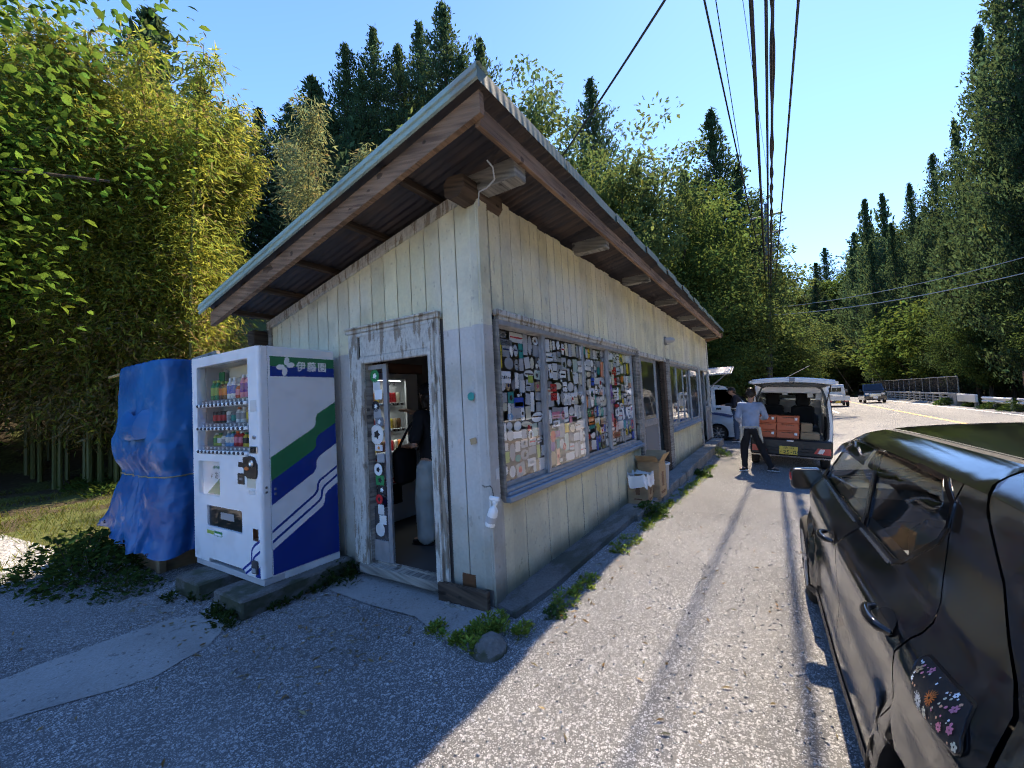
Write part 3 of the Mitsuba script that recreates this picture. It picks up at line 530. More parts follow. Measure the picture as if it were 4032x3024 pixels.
# ---- outdoor vending machine ----------------------------------------------
V = thing('vending_machine', 'white drinks vending machine with green and blue diagonal stripes beside the side door', 'vending machine')
XL, XR, YF, YB = -2.89, -1.68, -.78, -.095
obj('cabinet', cat(bx(XL, XR-.001, -.53, YB, .20, 2.065, .006), bx(XL, XL+.03, -.70, -.53, .2, 2.065), bx(XR-.03, XR-.001, -.70, -.53, .2, 2.065), bx(XL+.03, XR-.03, -.70, -.53, 2.03, 2.065), bx(XL+.03, XR-.03, -.70, -.53, .2, .24), bx(XL+.01, XR-.012, -.52, YB+.01, .145, .20)), 'machine_white', V)
obj('base_skirt', bx(XL, XR-.004, YF+.012, -.60, .145, .196, .004), 'light_grey', V)
obj('side_skirt', bx(XR-.02, XR-.002, -.60, YB, .145, .197, .002), 'machine_white', V)
door = rect(XL, .204, XR-.03, 2.063).difference(rect(-2.79, 1.172, -1.842, 1.977, .012)).difference(rect(-2.785, .80, -2.367, 1.107, .02)).difference(rect(-2.622, .523, -1.987, .71, .01)).difference(rect(-1.81, .50, -1.733, .589, .012)).difference(sg.Polygon([(-2.60, .20), (-2.597, .238), (-1.975, .238), (-1.95, .21), (-1.948, .20)]))
obj('door', cat(prism(door, .062, PY(-.718)), prism(door.buffer(-.004), .012, PY(-.705))), 'machine_white', V)
col = sg.Point(-1.71, -.75).buffer(.03, quad_segs=8).intersection(rect(-1.71, -.80, -1.6, -.75)).union(rect(-1.7105, -.7501, XR, -.705)).union(rect(-1.7105, -.78, -1.709, -.74))
obj('door_edge', prism(col, 1.859, PZ(.204)), 'machine_white', V, smooth=30)
obj('door_seal', prism(rect(XL+.004, .21, XR-.006, 2.06).difference(rect(XL+.03, .24, XR-.03, 2.02)), .004, PY(-.7005)), 'black_plastic', V)
# display case
CASE = obj('display_case', cat(bx(-2.80, -1.84, -.56, -.55, 1.16, 1.99), bx(-2.795, -2.785, -.70, -.56, 1.16, 1.99), bx(-1.85, -1.84, -.70, -.56, 1.16, 1.99), bx(-2.79, -1.84, -.70, -.56, 1.98, 1.99), bx(-2.79, -1.84, -.70, -.56, 1.155, 1.165)), 'light_grey', V)
obj('header_panel', bx(-2.60, -1.86, -.58, -.57, 1.865, 1.965), 'paper_print' if 0 else 'c_cream', CASE); obj('header_panel', bx(-2.72, -2.62, -.62, -.61, 1.80, 1.93), 'machine_green', CASE)
ysheet = lambda x0, x1, z0, z1, y: arr((np.array([[x0, y, z0], [x1, y, z0], [x1, y, z1], [x0, y, z1]], float), np.array([[0, 1, 2, 3]])))
obj('display_window', ysheet(-2.79, -1.842, 1.172, 1.977, -.772), 'window_glass', V)
def bottle(x, y, z, h, r, kind, body, capm):
    s = key('sample_bottle' if kind else 'sample_can', V)
    if kind == 1:
        obj('body', lathe([(0, 0), (r*.9, 0), (r, .01), (r, h*.32), (r*.94, h*.36), (r, h*.4), (r, h*.66), (r*.8, h*.76), (r*.42, h*.86), (r*.42, h*.90)], 14, (x, y, z)), body[0], s, smooth=40)
        obj('label_band', lathe([(r*1.01, h*.28), (r*1.02, h*.29), (r*1.02, h*.64), (r*1.0, h*.65)], 14, (x, y, z)), body[1], s, smooth=40)
        obj('cap', lathe([(r*.46, h*.88), (r*.46, h), (0, h)], 12, (x, y, z)), capm, s, smooth=30)
    else:
        obj('body', lathe([(0, 0), (r*.86, 0), (r, .008), (r, h*.9), (r*.82, h), (0, h)], 14, (x, y, z)), body[0], s, smooth=40)
        obj('label_band', lathe([(r*1.01, h*.25), (r*1.02, h*.26), (r*1.02, h*.7), (r*1.0, h*.71)], 14, (x, y, z)), body[1], s, smooth=40)
G_, BR, WB, PK, OR, DK, LM, BL, RD, YL, WH = ('c_green', 'c_lime'), ('c_brown', 'c_orange'), ('c_paper', 'c_blue'), ('c_pink', 'c_purple'), ('c_orange', 'c_tan'), ('c_ink', 'c_red'), ('c_lime', 'c_paper'), ('c_sky', 'c_paper'), ('c_red', 'c_pink'), ('c_yellow', 'c_ink'), ('c_paper', 'c_ash')
rows = [(1.662, [(1, G_, .2), (1, G_, .2), (1, BR, .18), (1, BR, .18), (1, WB, .205), (1, WB, .205), (1, RD, .14), (1, PK, .215), (1, PK, .215), (1, BR, .2), (1, BR, .2)]),
        (1.447, [(0, DK, .12), (0, DK, .12), (0, DK, .12), (0, WH, .115), (0, ('c_smoke', 'c_teal'), .11), (1, WH, .145), (1, WH, .145), (0, ('c_tan', 'c_yellow'), .14), (0, ('c_tan', 'c_brown'), .14), (0, ('c_green', 'c_ash'), .13)]),
        (1.237, [(1, ('c_lime', 'c_green'), .125), (1, LM, .125), (0, WH, .1), (1, BL, .14), (1, BL, .14), (1, RD, .14), (1, RD, .14), (1, YL, .13), (1, YL, .13), (0, ('c_tan', 'c_orange'), .125), (0, ('c_tan', 'c_orange'), .125)])]
for z, items in rows:
    for i, (kd, b, h) in enumerate(items):
        x = -2.69+i*.80/(len(items)-1)-(.03 if z > 1.6 else 0); bottle(x, -.66, z-.012, h, .03 if kd else .028, kd, b, ['logo_white', 'c_green', 'c_orange'][i % 3] if z < 1.6 else ('logo_white' if i > 3 else 'c_lime'))
for zt_, zb in ((1.622, 1.596), (1.412, 1.385), (1.204, 1.177)):
    s = obj('shelf', cat(bx(-2.787, -1.862, -.772, -.60, zb+.0, zb+.008), bx(-2.787, -1.862, -.79, -.772, zb, zt_, .003)), 'logo_white', V)
    obj('price_strip', bx(-2.775, -1.87, -.745, -.735, zt_+.002, zt_+.035), 'c_smoke', s)
    for i in range(12):
        x = -2.752+i*.0755; obj('button', lathe([(0, -.014), (.008, -.012), (.013, -.006), (.014, 0)], 12, (x, -.79, (zt_+zb)/2), 'y'), 'dark_grey', s, smooth=40)
        obj('price_tag', bx(x-.012, x+.012, -.749, -.746, zt_+.004, zt_+.026), 'off_white', s)
# advert panel, coin side, delivery hatch
AD = obj('advert_panel', bx(-2.785, -2.367, -.742, -.738, .80, 1.107), 'logo_white', V)
obj('print', prism(P((-2.70, .802), (-2.37, .802), (-2.37, 1.0)), .001, PY(-.742)), 'machine_green', AD)
obj('print', prism(sa.translate(glyphs('伊藤園', .032), -2.535, 1.03), .001, PY(-.742)), 'machine_green', AD)
obj('print', prism(so.unary_union([sa.translate(sa.scale(circ(0, 0, .008), 1.2, 1), -2.56+dx, 1.044+dy) for dx, dy in ((.009, .003), (-.009, .0), (.001, .011), (-.001, -.009))]), .001, PY(-.742)), 'machine_green', AD)
obj('print', prism(so.unary_union([sa.translate(glyphs('お', .07), -2.55, .94), sa.translate(glyphs('茶', .085), -2.47, .93), sa.translate(glyphs('い', .045), -2.63, .945)]), .0012, PY(-.742)), 'c_ink', AD)
obj('glass', ysheet(-2.785, -2.367, .80, 1.107, -.776), 'window_glass', AD)
H = obj('delivery_bin', cat(bx(-2.63, -1.98, -.60, -.59, .51, .72), bx(-2.63, -2.622, -.70, -.6, .51, .72), bx(-1.988, -1.98, -.70, -.6, .51, .72), bx(-2.63, -1.98, -.70, -.6, .51, .522)), 'dark_grey', V)
obj('flap', bx(-2.621, -1.988, -.763, -.755, .524, .709, .002), 'tinted_glass', H); obj('flap_print', bx(-2.4, -2.16, -.7645, -.7635, .60, .66), 'c_ash', H)
CP = obj('coin_unit', prism(sg.Polygon([(-1.92, 1.15), (-1.915, 1.09), (-1.9, 1.02), (-1.85, 1.0), (-1.74, 1.0), (-1.726, 1.03), (-1.726, 1.10), (-1.76, 1.15), (-1.82, 1.163)]).buffer(.01, quad_segs=4), .012, PY(-.78)), 'black_plastic', V)
obj('coin_slot', lathe([(.028, 0), (.03, -.01), (.022, -.014), (.012, -.006), (0, -.006)], 16, (-1.78, -.792, 1.115), 'y'), 'chrome', CP, smooth=40)
obj('return_lever', mv(lathe([(0, -.012), (.02, -.01), (.026, 0)], 14, ax='y'), (-1.865, -.792, 1.07), s=(1.2, 1, .6)), 'c_orange', CP, smooth=40)
obj('coin_display', bx(-2.025, -1.92, -.784, -.779, 1.075, 1.117, .001), 'black_plastic', V)
BV = obj('bill_slot', bx(-2.029, -1.927, -.789, -.779, .934, 1.025, .003), 'black_plastic', V); obj('slot', bx(-2.0, -1.945, -.7915, -.7885, .97, .99), 'mid_grey', BV)
obj('key_plate', bx(-1.808, -1.711, -.784, -.779, 1.53, 1.625, .002), 'off_white', V)
obj('lock', lathe([(0, -.016), (.012, -.016), (.018, 0)], 14, (-1.75, -.78, 1.323), 'y'), 'steel', V, smooth=30)
K = obj('lock_handle', bx(-1.818, -1.706, -.79, -.779, 1.194, 1.251, .004), 'chrome', V); obj('grip', bx(-1.79, -1.74, -.797, -.789, 1.205, 1.24, .003), 'black_plastic', K)
obj('notice', bx(-1.89, -1.753, -.7812, -.7795, .913, .994), 'c_cream', V); obj('notice', bx(-1.865, -1.765, -.7812, -.7795, .86, .895), 'off_white', V)
obj('eco_label', bx(-2.63, -2.50, -.7812, -.7795, .456, .488), 'c_lime', V); obj('eco_label', bx(-2.49, -2.343, -.7812, -.7795, .45, .492), 'c_green', V)
obj('eco_print', bx(-2.48, -2.353, -.7825, -.7812, .455, .473), 'logo_white', V)
RC = obj('change_cup', cat(bx(-1.815, -1.73, -.735, -.72, .49, .60), bx(-1.812, -1.806, -.782, -.735, .497, .592), bx(-1.737, -1.731, -.782, -.735, .497, .592), bx(-1.812, -1.731, -.782, -.735, .494, .503)), 'c_brown', V)
obj('air_slot', bx(-2.60, -1.95, -.735, -.725, .2, .24), 'black_plastic', V)
MT = obj('card_box', bx(-1.815, -1.737, -.80, -.779, .24, .34, .004), 'dark_grey', V); obj('label', bx(-1.805, -1.75, -.8015, -.7995, .25, .285), 'c_ash', MT)
def smoothpoly(pts, r=.022):
    g = sg.Polygon(pts); return g.buffer(-r*.5).buffer(r, quad_segs=5).buffer(-r*.5)
yl, yr = -.697, -.097
SP = obj('side_panel', bx(XR-.001, XR+.0012, -.699, YB, .20, 2.06), 'machine_white', V)
def side(nm, g, m, w=.0016): return obj(nm, prism(g, w, PX(XR+.001)), m, SP)
def cut(g): return g.intersection(rect(yl, .2, yr, 2.06))
def zig(pts, lo):  # band between upper curve and lower curve, running past both edges
    return cut(smoothpoly(pts+lo))
gu = [(-.02, 1.629), (-.277, 1.485), (-.294, 1.453), (-.295, 1.400), (-.316, 1.362), (-.80, 1.095)]
gl = [(-.80, .903), (-.323, 1.168), (-.299, 1.197), (-.297, 1.256), (-.276, 1.293), (-.02, 1.437)]
bl = [(-.80, .709), (-.332, .964), (-.300, 1.008), (-.298, 1.071), (-.268, 1.108), (-.02, 1.245)]
side('stripe', zig(gu, gl), 'machine_green'); side('stripe', zig(gl[::-1], bl), 'machine_blue', .0015)
def stripe(c, w):
    l = sg.LineString(c).buffer(w/2, quad_segs=6, cap_style='flat'); return cut(l.buffer(-.004).buffer(.004))
s1 = [(-.02, 1.032), (-.266, .893), (-.290, .866), (-.296, .808), (-.323, .774), (-.80, .493)]
s2 = [(-.02, .955), (-.229, .831), (-.253, .80), (-.259, .747), (-.280, .713), (-.80, .413)]
side('stripe', stripe(s1, .019), 'machine_blue'); side('stripe', stripe(s2, .019), 'machine_blue')
side('stripe', cut(smoothpoly([(-.02, .881), (-.199, .783), (-.224, .753), (-.230, .697), (-.251, .659), (-.80, .35), (-.80, .209), (-.02, .209)], .02)).intersection(rect(yl, .209, yr, 1)), 'machine_blue')
side('logo_band', rect(-.684, 1.8995, yr, 1.983), 'machine_green'); side('logo_band', rect(-.684, 1.816, yr, 1.8985), 'machine_blue')
pet = lambda a, l: sa.rotate(sa.translate(sa.scale(circ(0, 0, .0275), l, .80), .0275*l+.010, 0), a, origin=(0, 0))
side('logo_mark', sa.translate(so.unary_union([pet(15, 1.25), pet(78, 1.3), pet(190, 1.3), pet(258, 1.35)]), -.553, 1.902), 'logo_white', .003)
side('logo_text', sa.translate(glyphs('伊藤園', .086, .10), -.462, 1.862), 'logo_white', .003)
obj('bolt', lathe([(0, .006), (.009, .004), (.011, 0)], 10, (XR+.002, -.667, .892), 'x'), 'steel', SP, smooth=30); obj('bolt', lathe([(0, .006), (.009, .004), (.011, 0)], 10, (XR+.002, -.667, .853), 'x'), 'steel', SP, smooth=30)
obj('bolt', lathe([(0, .006), (.008, .004), (.01, 0)], 10, (XR, -.735, .916), 'x'), 'dark_grey', V, smooth=30); obj('bolt', lathe([(0, .006), (.008, .004), (.01, 0)], 10, (XR, -.735, .878), 'x'), 'dark_grey', V, smooth=30)
lowfront = [(-1.69, .512), (-1.80, .452), (-1.835, .42), (-1.842, .39), (-1.845, .335), (-1.862, .31), (-1.99, .235)]
obj('front_stripe', prism(sg.LineString(lowfront).buffer(.0095, cap_style='flat', quad_segs=5).intersection(rect(-2, .2, -1.712, .6)), .0014, PY(-.7795)), 'machine_blue', V)
obj('front_stripe', prism(sg.LineString([(-1.69, .43), (-1.79, .372), (-1.818, .345), (-1.822, .31), (-1.828, .28), (-1.95, .205)]).buffer(.0095, cap_style='flat', quad_segs=5).intersection(rect(-2, .206, -1.712, .6)), .0014, PY(-.7795)), 'machine_blue', V)
obj('front_stripe', prism(P((-1.712, .30), (-1.77, .255), (-1.79, .208), (-1.712, .208)), .0014, PY(-.7795)), 'machine_blue', V)
# supporting concrete blocks
for x0, x1, y0, nm in ((-2.03, -1.58, -.985, 'long concrete block under the right side of the striped vending machine'), (-2.72, -2.27, -1.0, 'concrete block under the left side of the striped vending machine')):
    tag(obj('concrete_block', wob(m3.Manifold.hull(arr_to_m := m3.Manifold(m3.Mesh(*[a.astype(t) for a, t in zip(bx(x0, x1, y0, -.02, -.01, .142, .015), (np.float32, np.uint32))]))).refine_to_length(.07), .008, 6, int(x0*10)), 'mossy_concrete', None, smooth=30), nm, 'concrete block')
# ---- tarp-covered cabinet --------------------------------------------------
def ring(z, k):
    """outline of the tarp at height z: rounded box that is drawn in at the rope and flares below it"""
    n = 360; a = np.linspace(0, 2*PI, n, endpoint=False)
    cx, cy = -3.75, -.56; hx, hy = .65, .39
    c, s = np.cos(a), np.sin(a); p = 9 if z > 1.3 else 7
    r = (np.abs(c/hx)**p+np.abs(s/hy)**p)**(-1/p); x, y = cx+r*c, cy+r*s
    t = np.clip((1.0-z)/.75, 0, 1); wst = np.exp(-((z-.97)/.10)**2)
    fl = t**1.15; left = np.clip(-(c), 0, 1); front = np.clip(-s, 0, 1)
    x = x+(c*(.06+.80*left**2)*fl); y = y+s*.13*fl
    bul = np.exp(-((z-1.22)/.22)**2); x -= .10*left*bul; y -= .05*front*bul
    x = cx+(x-cx)*(1-.045*wst); y = cy+(y-cy)*(1-.09*wst)
    amp = .010+.045*fl+.022*wst+.012*bul
    q = np.stack([np.cos(a)*2.2, np.sin(a)*2.2, a*0+z*1.1], -1)
    w = np.sin(a*17+3*meshkit.noise(q*1.3, 4)*3)*.5+(meshkit.fbm(q*2.2, 3, 5)-.5)*1.6
    diag = meshkit.noise(np.stack([a*1.6-z*2.1, a*0+z*1.0, a*0], -1)*1.7, 8)-.5; ridge = .5-np.abs(diag)*2
    rd = lambda f, sd: .5-np.abs(meshkit.noise(np.stack([np.cos(a)*f+z*f*.5, np.sin(a)*f-z*f*.35, a*0+z*f*.8], -1), sd)-.5)*2
    d = amp*w+.034*ridge*(np.exp(-((z-1.2)/.5)**2))+.020*rd(3.1, 21)+.012*rd(6.3, 22)+.007*rd(12., 23)
    x += c*d; y += s*d
    if z > 2.02: x = cx+(x-cx)*(1-(z-2.02)*.35); y = cy+(y-cy)*(1-(z-2.02)*.35)
    zz = z-.06*fl*np.cos(a-.2)*0+(-.055*np.clip(c, -.2, 1)+.12*left-.02*np.sin(a*9))*max(0, 1-k/14.)
    return np.stack([x, y, np.broadcast_to(zz, x.shape)], -1)
zs_ = np.concatenate([np.linspace(.27, .9, 34), np.linspace(.92, 1.04, 9), np.linspace(1.06, 2.02, 46), [2.05, 2.075, 2.09]])
R_ = np.array([ring(z, k) for k, z in enumerate(zs_)]); n_ = R_.shape[1]; top = R_[-1].mean(0)+[0, 0, .015]
mid_ = [top+(R_[-1]-top)*f+np.stack([np.zeros(n_), np.zeros(n_), .02*np.sin(np.arange(n_)*.3)*(1-f)], -1) for f in (.85, .6, .3)]
R_ = np.concatenate([R_, np.array(mid_)]); m_ = len(R_)
i, j = np.meshgrid(np.arange(m_-1), np.arange(n_), indexing='ij'); f_ = np.stack([i*n_+j, i*n_+(j+1) % n_, (i+1)*n_+(j+1) % n_, (i+1)*n_+j], -1).reshape(-1, 4)
tv = np.vstack([R_.reshape(-1, 3), top[None]]); tf = np.vstack([arr((tv, f_))[1], np.stack([(m_-1)*n_+np.arange(n_), (m_-1)*n_+(np.arange(n_)+1) % n_, np.full(n_, m_*n_)], 1)])
tq = trimesh.Trimesh(tv, tf, process=False); inn = tv-np.array(tq.vertex_normals)*.004
TP = thing('blue_tarp', 'crumpled blue tarpaulin tied with cord round a covered cabinet left of the vending machine', 'tarpaulin')
obj('sheet', cat((tv, tf), (inn, tf[:, ::-1])), 'tarp_blue', TP, smooth=True)
# loose overlapping flap that forms a dark pocket at the front
def flap(u, v):  # u along the front-right, v down
    x = -3.98+u*.78; y = -.985+.0*u-.05*np.sin(v*PI)*np.sin(u*PI)-.02+np.clip(u-.72, 0, 1)*.9; z = 1.60-.24*v-.05*np.sin(u*PI)*v+.03*np.sin(u*9)*(1-v)
    return np.stack([x, y-.06*v, z], 1)
obj('fold', panel(P((0, .85), (.1, .3), (.22, .02), (.5, .05), (.8, 0), (1, .1), (1, .95), (.75, 1), (.4, .96), (.2, 1)), flap, .06, .004, True), 'tarp_blue', TP, smooth=40)
rp = R_[int(np.argmin(abs(zs_-.97)))]+0; cc = rp.mean(0); rp = cc+(rp-cc)*1.012; rp = np.vstack([rp, rp[:1]]); rp[:, 2] += .02*np.sin(np.linspace(0, 6, len(rp)))
obj('cord', tube(rp[::2], .006, 5, False), 'dry_culm', TP)
for a_, z_ in ((3.95, .36), (4.75, .31), (5.6, .29), (5.1, 1.38)):
    k_ = int(a_/(2*PI)*n_) % n_; q_ = R_[int(np.argmin(abs(zs_-z_)))][k_]; dd = np.array([math.cos(a_), math.sin(a_), 0])
    obj('eyelet', mv(lathe([(.008, 0), (.016, .002), (.016, .006), (.008, .006)], 12), q_+dd*.003, rx=PI/2, rz=a_+PI/2), 'black_plastic', TP)
tag(obj('covered_cabinet', cat(bx(-4.28, -3.40, -.88, -.24, -.01, .55, .01), bx(-3.47, -3.38, -.90, -.84, 0, .55, .004)), 'cardboard'), 'dull brown cabinet foot showing below the blue tarpaulin', 'cabinet')
tag(obj('bamboo_pole', tube([(-5.5, -.72, 2.09), (-4.9, -.7, 2.11), (-4.3, -.66, 2.125), (-3.6, -.62, 2.13)], [.018, .02, .021, .021], 8), 'dry_culm', None, True), 'pale bamboo pole lying across the top of the blue tarpaulin', 'pole')
tag(obj('wood_offcut', mv(bx(-.16, .16, -.03, .03, -.02, .02, .004), (-3.42, -.45, 2.17), rz=.4, ry=-.22), 'grey_timber'), 'pale wood offcut on top of the tarpaulin behind the vending machine', 'wood')
# ---- small things at the corner -------------------------------------------
tag(obj('corner_rock', wob(mv(m3.Manifold.sphere(1, 24).refine_to_length(.12), (.25, -.42, .0), rz=.5, s=(.10, .13, .075)), .03, 9, 4), 'mossy_concrete', None, smooth=40), 'rounded grey stone among the weeds at the building corner', 'stone')
for q in range(5): tag(obj('rubble', wob(mv(m3.Manifold.sphere(1, 8), (-.36+.05*q, -.115-.012*(q % 2), .012), s=(.025, .02, .018)), .008, 30, q), 'old_concrete'), 'small pale stone chip in front of the dark base plank', 'stone', 'stone chips by the base plank')
SB = thing('spray_bottle', 'white trigger spray bottle hanging from the corner post', 'spray bottle')
_o = (.035, -.065, .0)
obj('bottle', mv(lathe([(0, 0), (.033, 0), (.037, .006), (.037, .09), (.033, .125), (.014, .15), (.014, .165)], 20), (.03, -.07, .625), ry=.32), 'logo_white', SB, smooth=40)
obj('label', mv(lathe([(.0375, .03), (.0378, .031), (.0378, .075), (.0375, .076)], 20), (.03, -.07, .625), ry=.32), 'light_grey', SB, smooth=40)
obj('trigger_head', mv(cat(bx(-.018, .018, -.014, .014, .165, .185, .004), mv(bx(-.05, .03, -.013, .013, 0, .032, .006), (0, 0, .188), ry=-.25), mv(bx(-.05, -.043, -.008, .008, -.06, .01, .002), (0, 0, .195), ry=-.3)), (.03, -.07, .625), ry=.32), 'logo_white', SB)
obj('hook', tube([(.075, -.07, .84), (.06, -.06, .89), (.02, -.03, .9), (-.03, -.024, .885), (-.05, -.03, .9)], .003, 5), 'black_plastic', SB)
tag(obj('round_sticker', prism(circ(-.123, 1.558, .032, 10), .0015, PY(-.022)), 'c_teal'), 'small round teal sticker on the grey board beside the side door', 'sticker')
tag(obj('torn_sticker', prism(sa.rotate(rect(-.15, 1.20, -.09, 1.245), 12), .001, PY(-.022)), 'c_tan'), 'torn brown sticker remnant below the round teal one', 'sticker')
def cbox(name, x0, y0, w, d, h, z, rz, lab, flaps, mt='cardboard'):
    Bk = thing(name, lab, 'cardboard box'); tr = lambda m: mv(m, (x0, y0, z), rz=rz)
    obj('carton', tr(cat(bx(0, w, 0, .006, 0, h), bx(0, w, d-.006, d, 0, h), bx(0, .006, .006, d-.006, 0, h), bx(w-.006, w, .006, d-.006, 0, h), bx(0, w, 0, d, -.003, .004))), mt, Bk)
    if flaps:
        for a, m in ((.7, bx(0, w, -.16, 0, 0, .005)), (2.3, bx(0, w, -.16, 0, 0, .005))): obj('flap', tr(mv(mv(m, rx=-a), (0, 0 if a < 1 else d, h))), mt, Bk)
        for s_, a in ((0, 1.0), (1, -.55)): obj('flap', tr(mv(mv(bx(0, .005, 0, d, 0, .14), ry=-a if not s_ else -a), (0 if not s_ else w, 0, h))), mt, Bk)
    obj('print', tr(cat(bx(w*.3, w*.7, -.0015, -.0003, h*.15, h*.2), bx(w*.4, w*.6, -.0015, -.0003, h*.35, h*.65))), 'c_brown', Bk)
    obj('print', tr(cat(bx(w+.0003, w+.0015, d*.35, d*.65, h*.3, h*.7), bx(w+.0003, w+.0015, d*.2, d*.8, h*.1, h*.18))), 'c_brown', Bk)
    return Bk
c1_ = cbox('cardboard_box', .015, 3.15, .27, .33, .34, .048, .06, 'smaller cardboard box with a clear plastic bag liner under the stickered window', False)
obj('bag_liner', wob(panel(P((0, 0), (1.24, 0), (1.24, .16), (0, .16)), lambda u, v: np.stack([.15+(.15+.01*np.sin(u*60))*np.sign(np.cos(u*5.07))*np.abs(np.cos(u*5.07))**.35, 3.32+(.18+.01*np.sin(u*47))*np.sign(np.sin(u*5.07))*np.abs(np.sin(u*5.07))**.35, .27+v+.02*np.sin(u*40)], 1), .02, .002), .012, 18), 'vinyl_clear', c1_, smooth=40)
cbox('cardboard_box', .05, 3.56, .30, .34, .50, .048, -.04, 'taller open cardboard box with raised flaps outside the sliding door', True)
BN = thing('waste_bin', 'pale grey plastic bin behind the taller cardboard box', 'bin')
obj('tub', lathe([(0, 0), (.13, 0), (.135, .01), (.165, .40), (.155, .40), (.125, .02), (0, .02)], 28, (.2, 4.12, .048)), 'c_ash', BN, smooth=40)
obj('rim', lathe([(.16, .385), (.178, .39), (.178, .41), (.16, .415), (.155, .40)], 28, (.2, 4.12, .048)), 'off_white', BN, smooth=40)
# ---- stickers on the front window panes and the side door glass ------------
SG = np.random.default_rng(77); CW = np.random.default_rng(78).uniform(.35, 1.6, 64)
PAL = ['logo_white']*6+['c_paper']*11+['c_ash']*9+['off_white']*11+['light_grey']*11+['c_smoke']*2+['c_cream']*5+['c_ink']*1+['c_mint']*3+['c_lime', 'c_teal', 'c_sky', 'c_tan']
PALC = PAL[::2]+['c_red', 'c_orange', 'c_yellow', 'c_purple', 'c_pink', 'c_blue', 'c_ink', 'c_brown', 'c_peach', 'logo_white', 'c_teal']
def star(n, r0, r1): return sg.Polygon([((r0 if k % 2 == 0 else r1)*math.cos(k*PI/n), (r0 if k % 2 == 0 else r1)*math.sin(k*PI/n)) for k in range(2*n)])
for si, ((y0, y1, o), sk) in enumerate(zip(SASH, SASHK)):
    x = (.012 if o else -.022)-.013; ya, yb, za, zb = y0+.055, y1-.055, .88, 2.09; placed = []; cnt = 0
    def put(g, m, lay=0, txt=None, tm='c_ink'):
        global cnt
        k = obj('sticker', prism(g, .0008, lambda u, v, w: np.stack([x-.0012-.0011*lay-w, u, v], 1)), m, sk)
        if txt is not None: obj('sticker_print', prism(txt, .0006, lambda u, v, w: np.stack([x-.0003-.0011*lay-.0005+w, u, v], 1)), tm, sk)
        placed.append(g.buffer(.004)); return k
    sp = []
    if si == 0: sp = [(rect(.235, 1.655, .415, 1.755), 'logo_white', sa.translate(glyphs('ープ源ちゃん', .030), .237, 1.69), 'c_ink'), (rect(.24, 2.03, .37, 2.085), 'c_smoke', sa.translate(latin('anatani_92', .02), .25, 2.045), 'logo_white'), (rect(.27, 1.97, .46, 2.02), 'c_smoke', sa.translate(latin('mollda', .034), .28, 1.98), 'logo_white'), (rect(.45, 1.45, .60, 1.535), 'c_blue', rect(.46, 1.46, .59, 1.495), 'c_lime'), (rect(.235, 1.78, .295, 2.0), 'c_yellow', circ(.25, 1.9, .03), 'c_brown'), (rect(.70, 1.665, .79, 1.73), 'c_lime', None, None), (circ(.70, 1.2, .045), 'logo_white', rect(.682, 1.17, .718, 1.225), 'c_ink'), (circ(.672, 1.265, .027), 'c_red', None, None), (circ(.265, .955, .05), 'c_ink', star(7, .045, .02) and sa.translate(star(9, .045, .028), .265, .955), 'logo_white'), (rect(.62, .93, .76, 1.0), 'off_white', sa.translate(sa.scale(circ(0, 0, .02), 2.2, .7), .69, .963), 'c_ash')]
    if si == 1: sp = [(rect(1.06, 1.58, 1.19, 1.655), 'c_red', sa.translate(glyphs('オキラク', .026), 1.068, 1.603), 'logo_white'), (rect(1.06, 1.495, 1.19, 1.568), 'c_red', sa.translate(glyphs('オキラク', .026), 1.068, 1.517), 'logo_white'), (rect(1.28, 1.72, 1.42, 1.79), 'logo_white', rect(1.3, 1.745, 1.4, 1.762), 'c_ink'), (circ(1.06, 1.155, .055), 'c_red', None, None), (rect(1.08, 1.24, 1.22, 1.30), 'logo_white', sa.translate(latin('8OE', .028), 1.1, 1.255), 'c_brown'), (rect(1.52, 1.245, 1.64, 1.31), 'c_ink', rect(1.53, 1.255, 1.63, 1.30).difference(sa.translate(latin('OKA', .026), 1.54, 1.265)), 'logo_white'), (rect(1.06, 1.32, 1.24, 1.385), 'c_pink', rect(1.08, 1.335, 1.22, 1.345), 'c_red'), (circ(1.30, 1.345, .045), 'c_pink', circ(1.30, 1.345, .025), 'c_red'), (rect(1.11, 1.14, 1.21, 1.20), 'c_purple', None, None), (circ(1.30, 1.03, .035), 'c_red', rect(1.29, 1.01, 1.31, 1.05), 'logo_white'), (rect(1.17, .885, 1.32, .935, .01), 'c_ink', rect(1.18, .893, 1.31, .927), 'off_white')]
    if si == 2: sp = [(rect(2.42, 1.99, 2.56, 2.05), 'c_ink', sa.translate(latin('VIBES', .032), 2.43, 2.005), 'logo_white'), (rect(2.05, 1.19, 2.22, 1.28), 'c_orange', rect(2.07, 1.21, 2.2, 1.225), 'c_brown'), (rect(2.05, 1.14, 2.22, 1.18), 'c_teal', None, None), (sa.translate(star(5, .075, .04), 2.33, 1.15), 'c_yellow', None, None), (rect(2.44, 1.17, 2.62, 1.245), 'c_tan', rect(2.46, 1.185, 2.6, 1.2), 'c_brown'), (circ(2.08, 1.33, .05), 'c_green', sa.translate(star(4, .04, .012), 2.08, 1.33), 'logo_white'), (rect(2.12, 1.48, 2.28, 1.62), 'off_white', circ(2.2, 1.55, .04), 'c_green'), (sa.translate(star(6, .055, .035), 2.36, 1.0), 'c_blue', None, None), (circ(2.45, 1.83, .05), 'c_teal', None, None)]
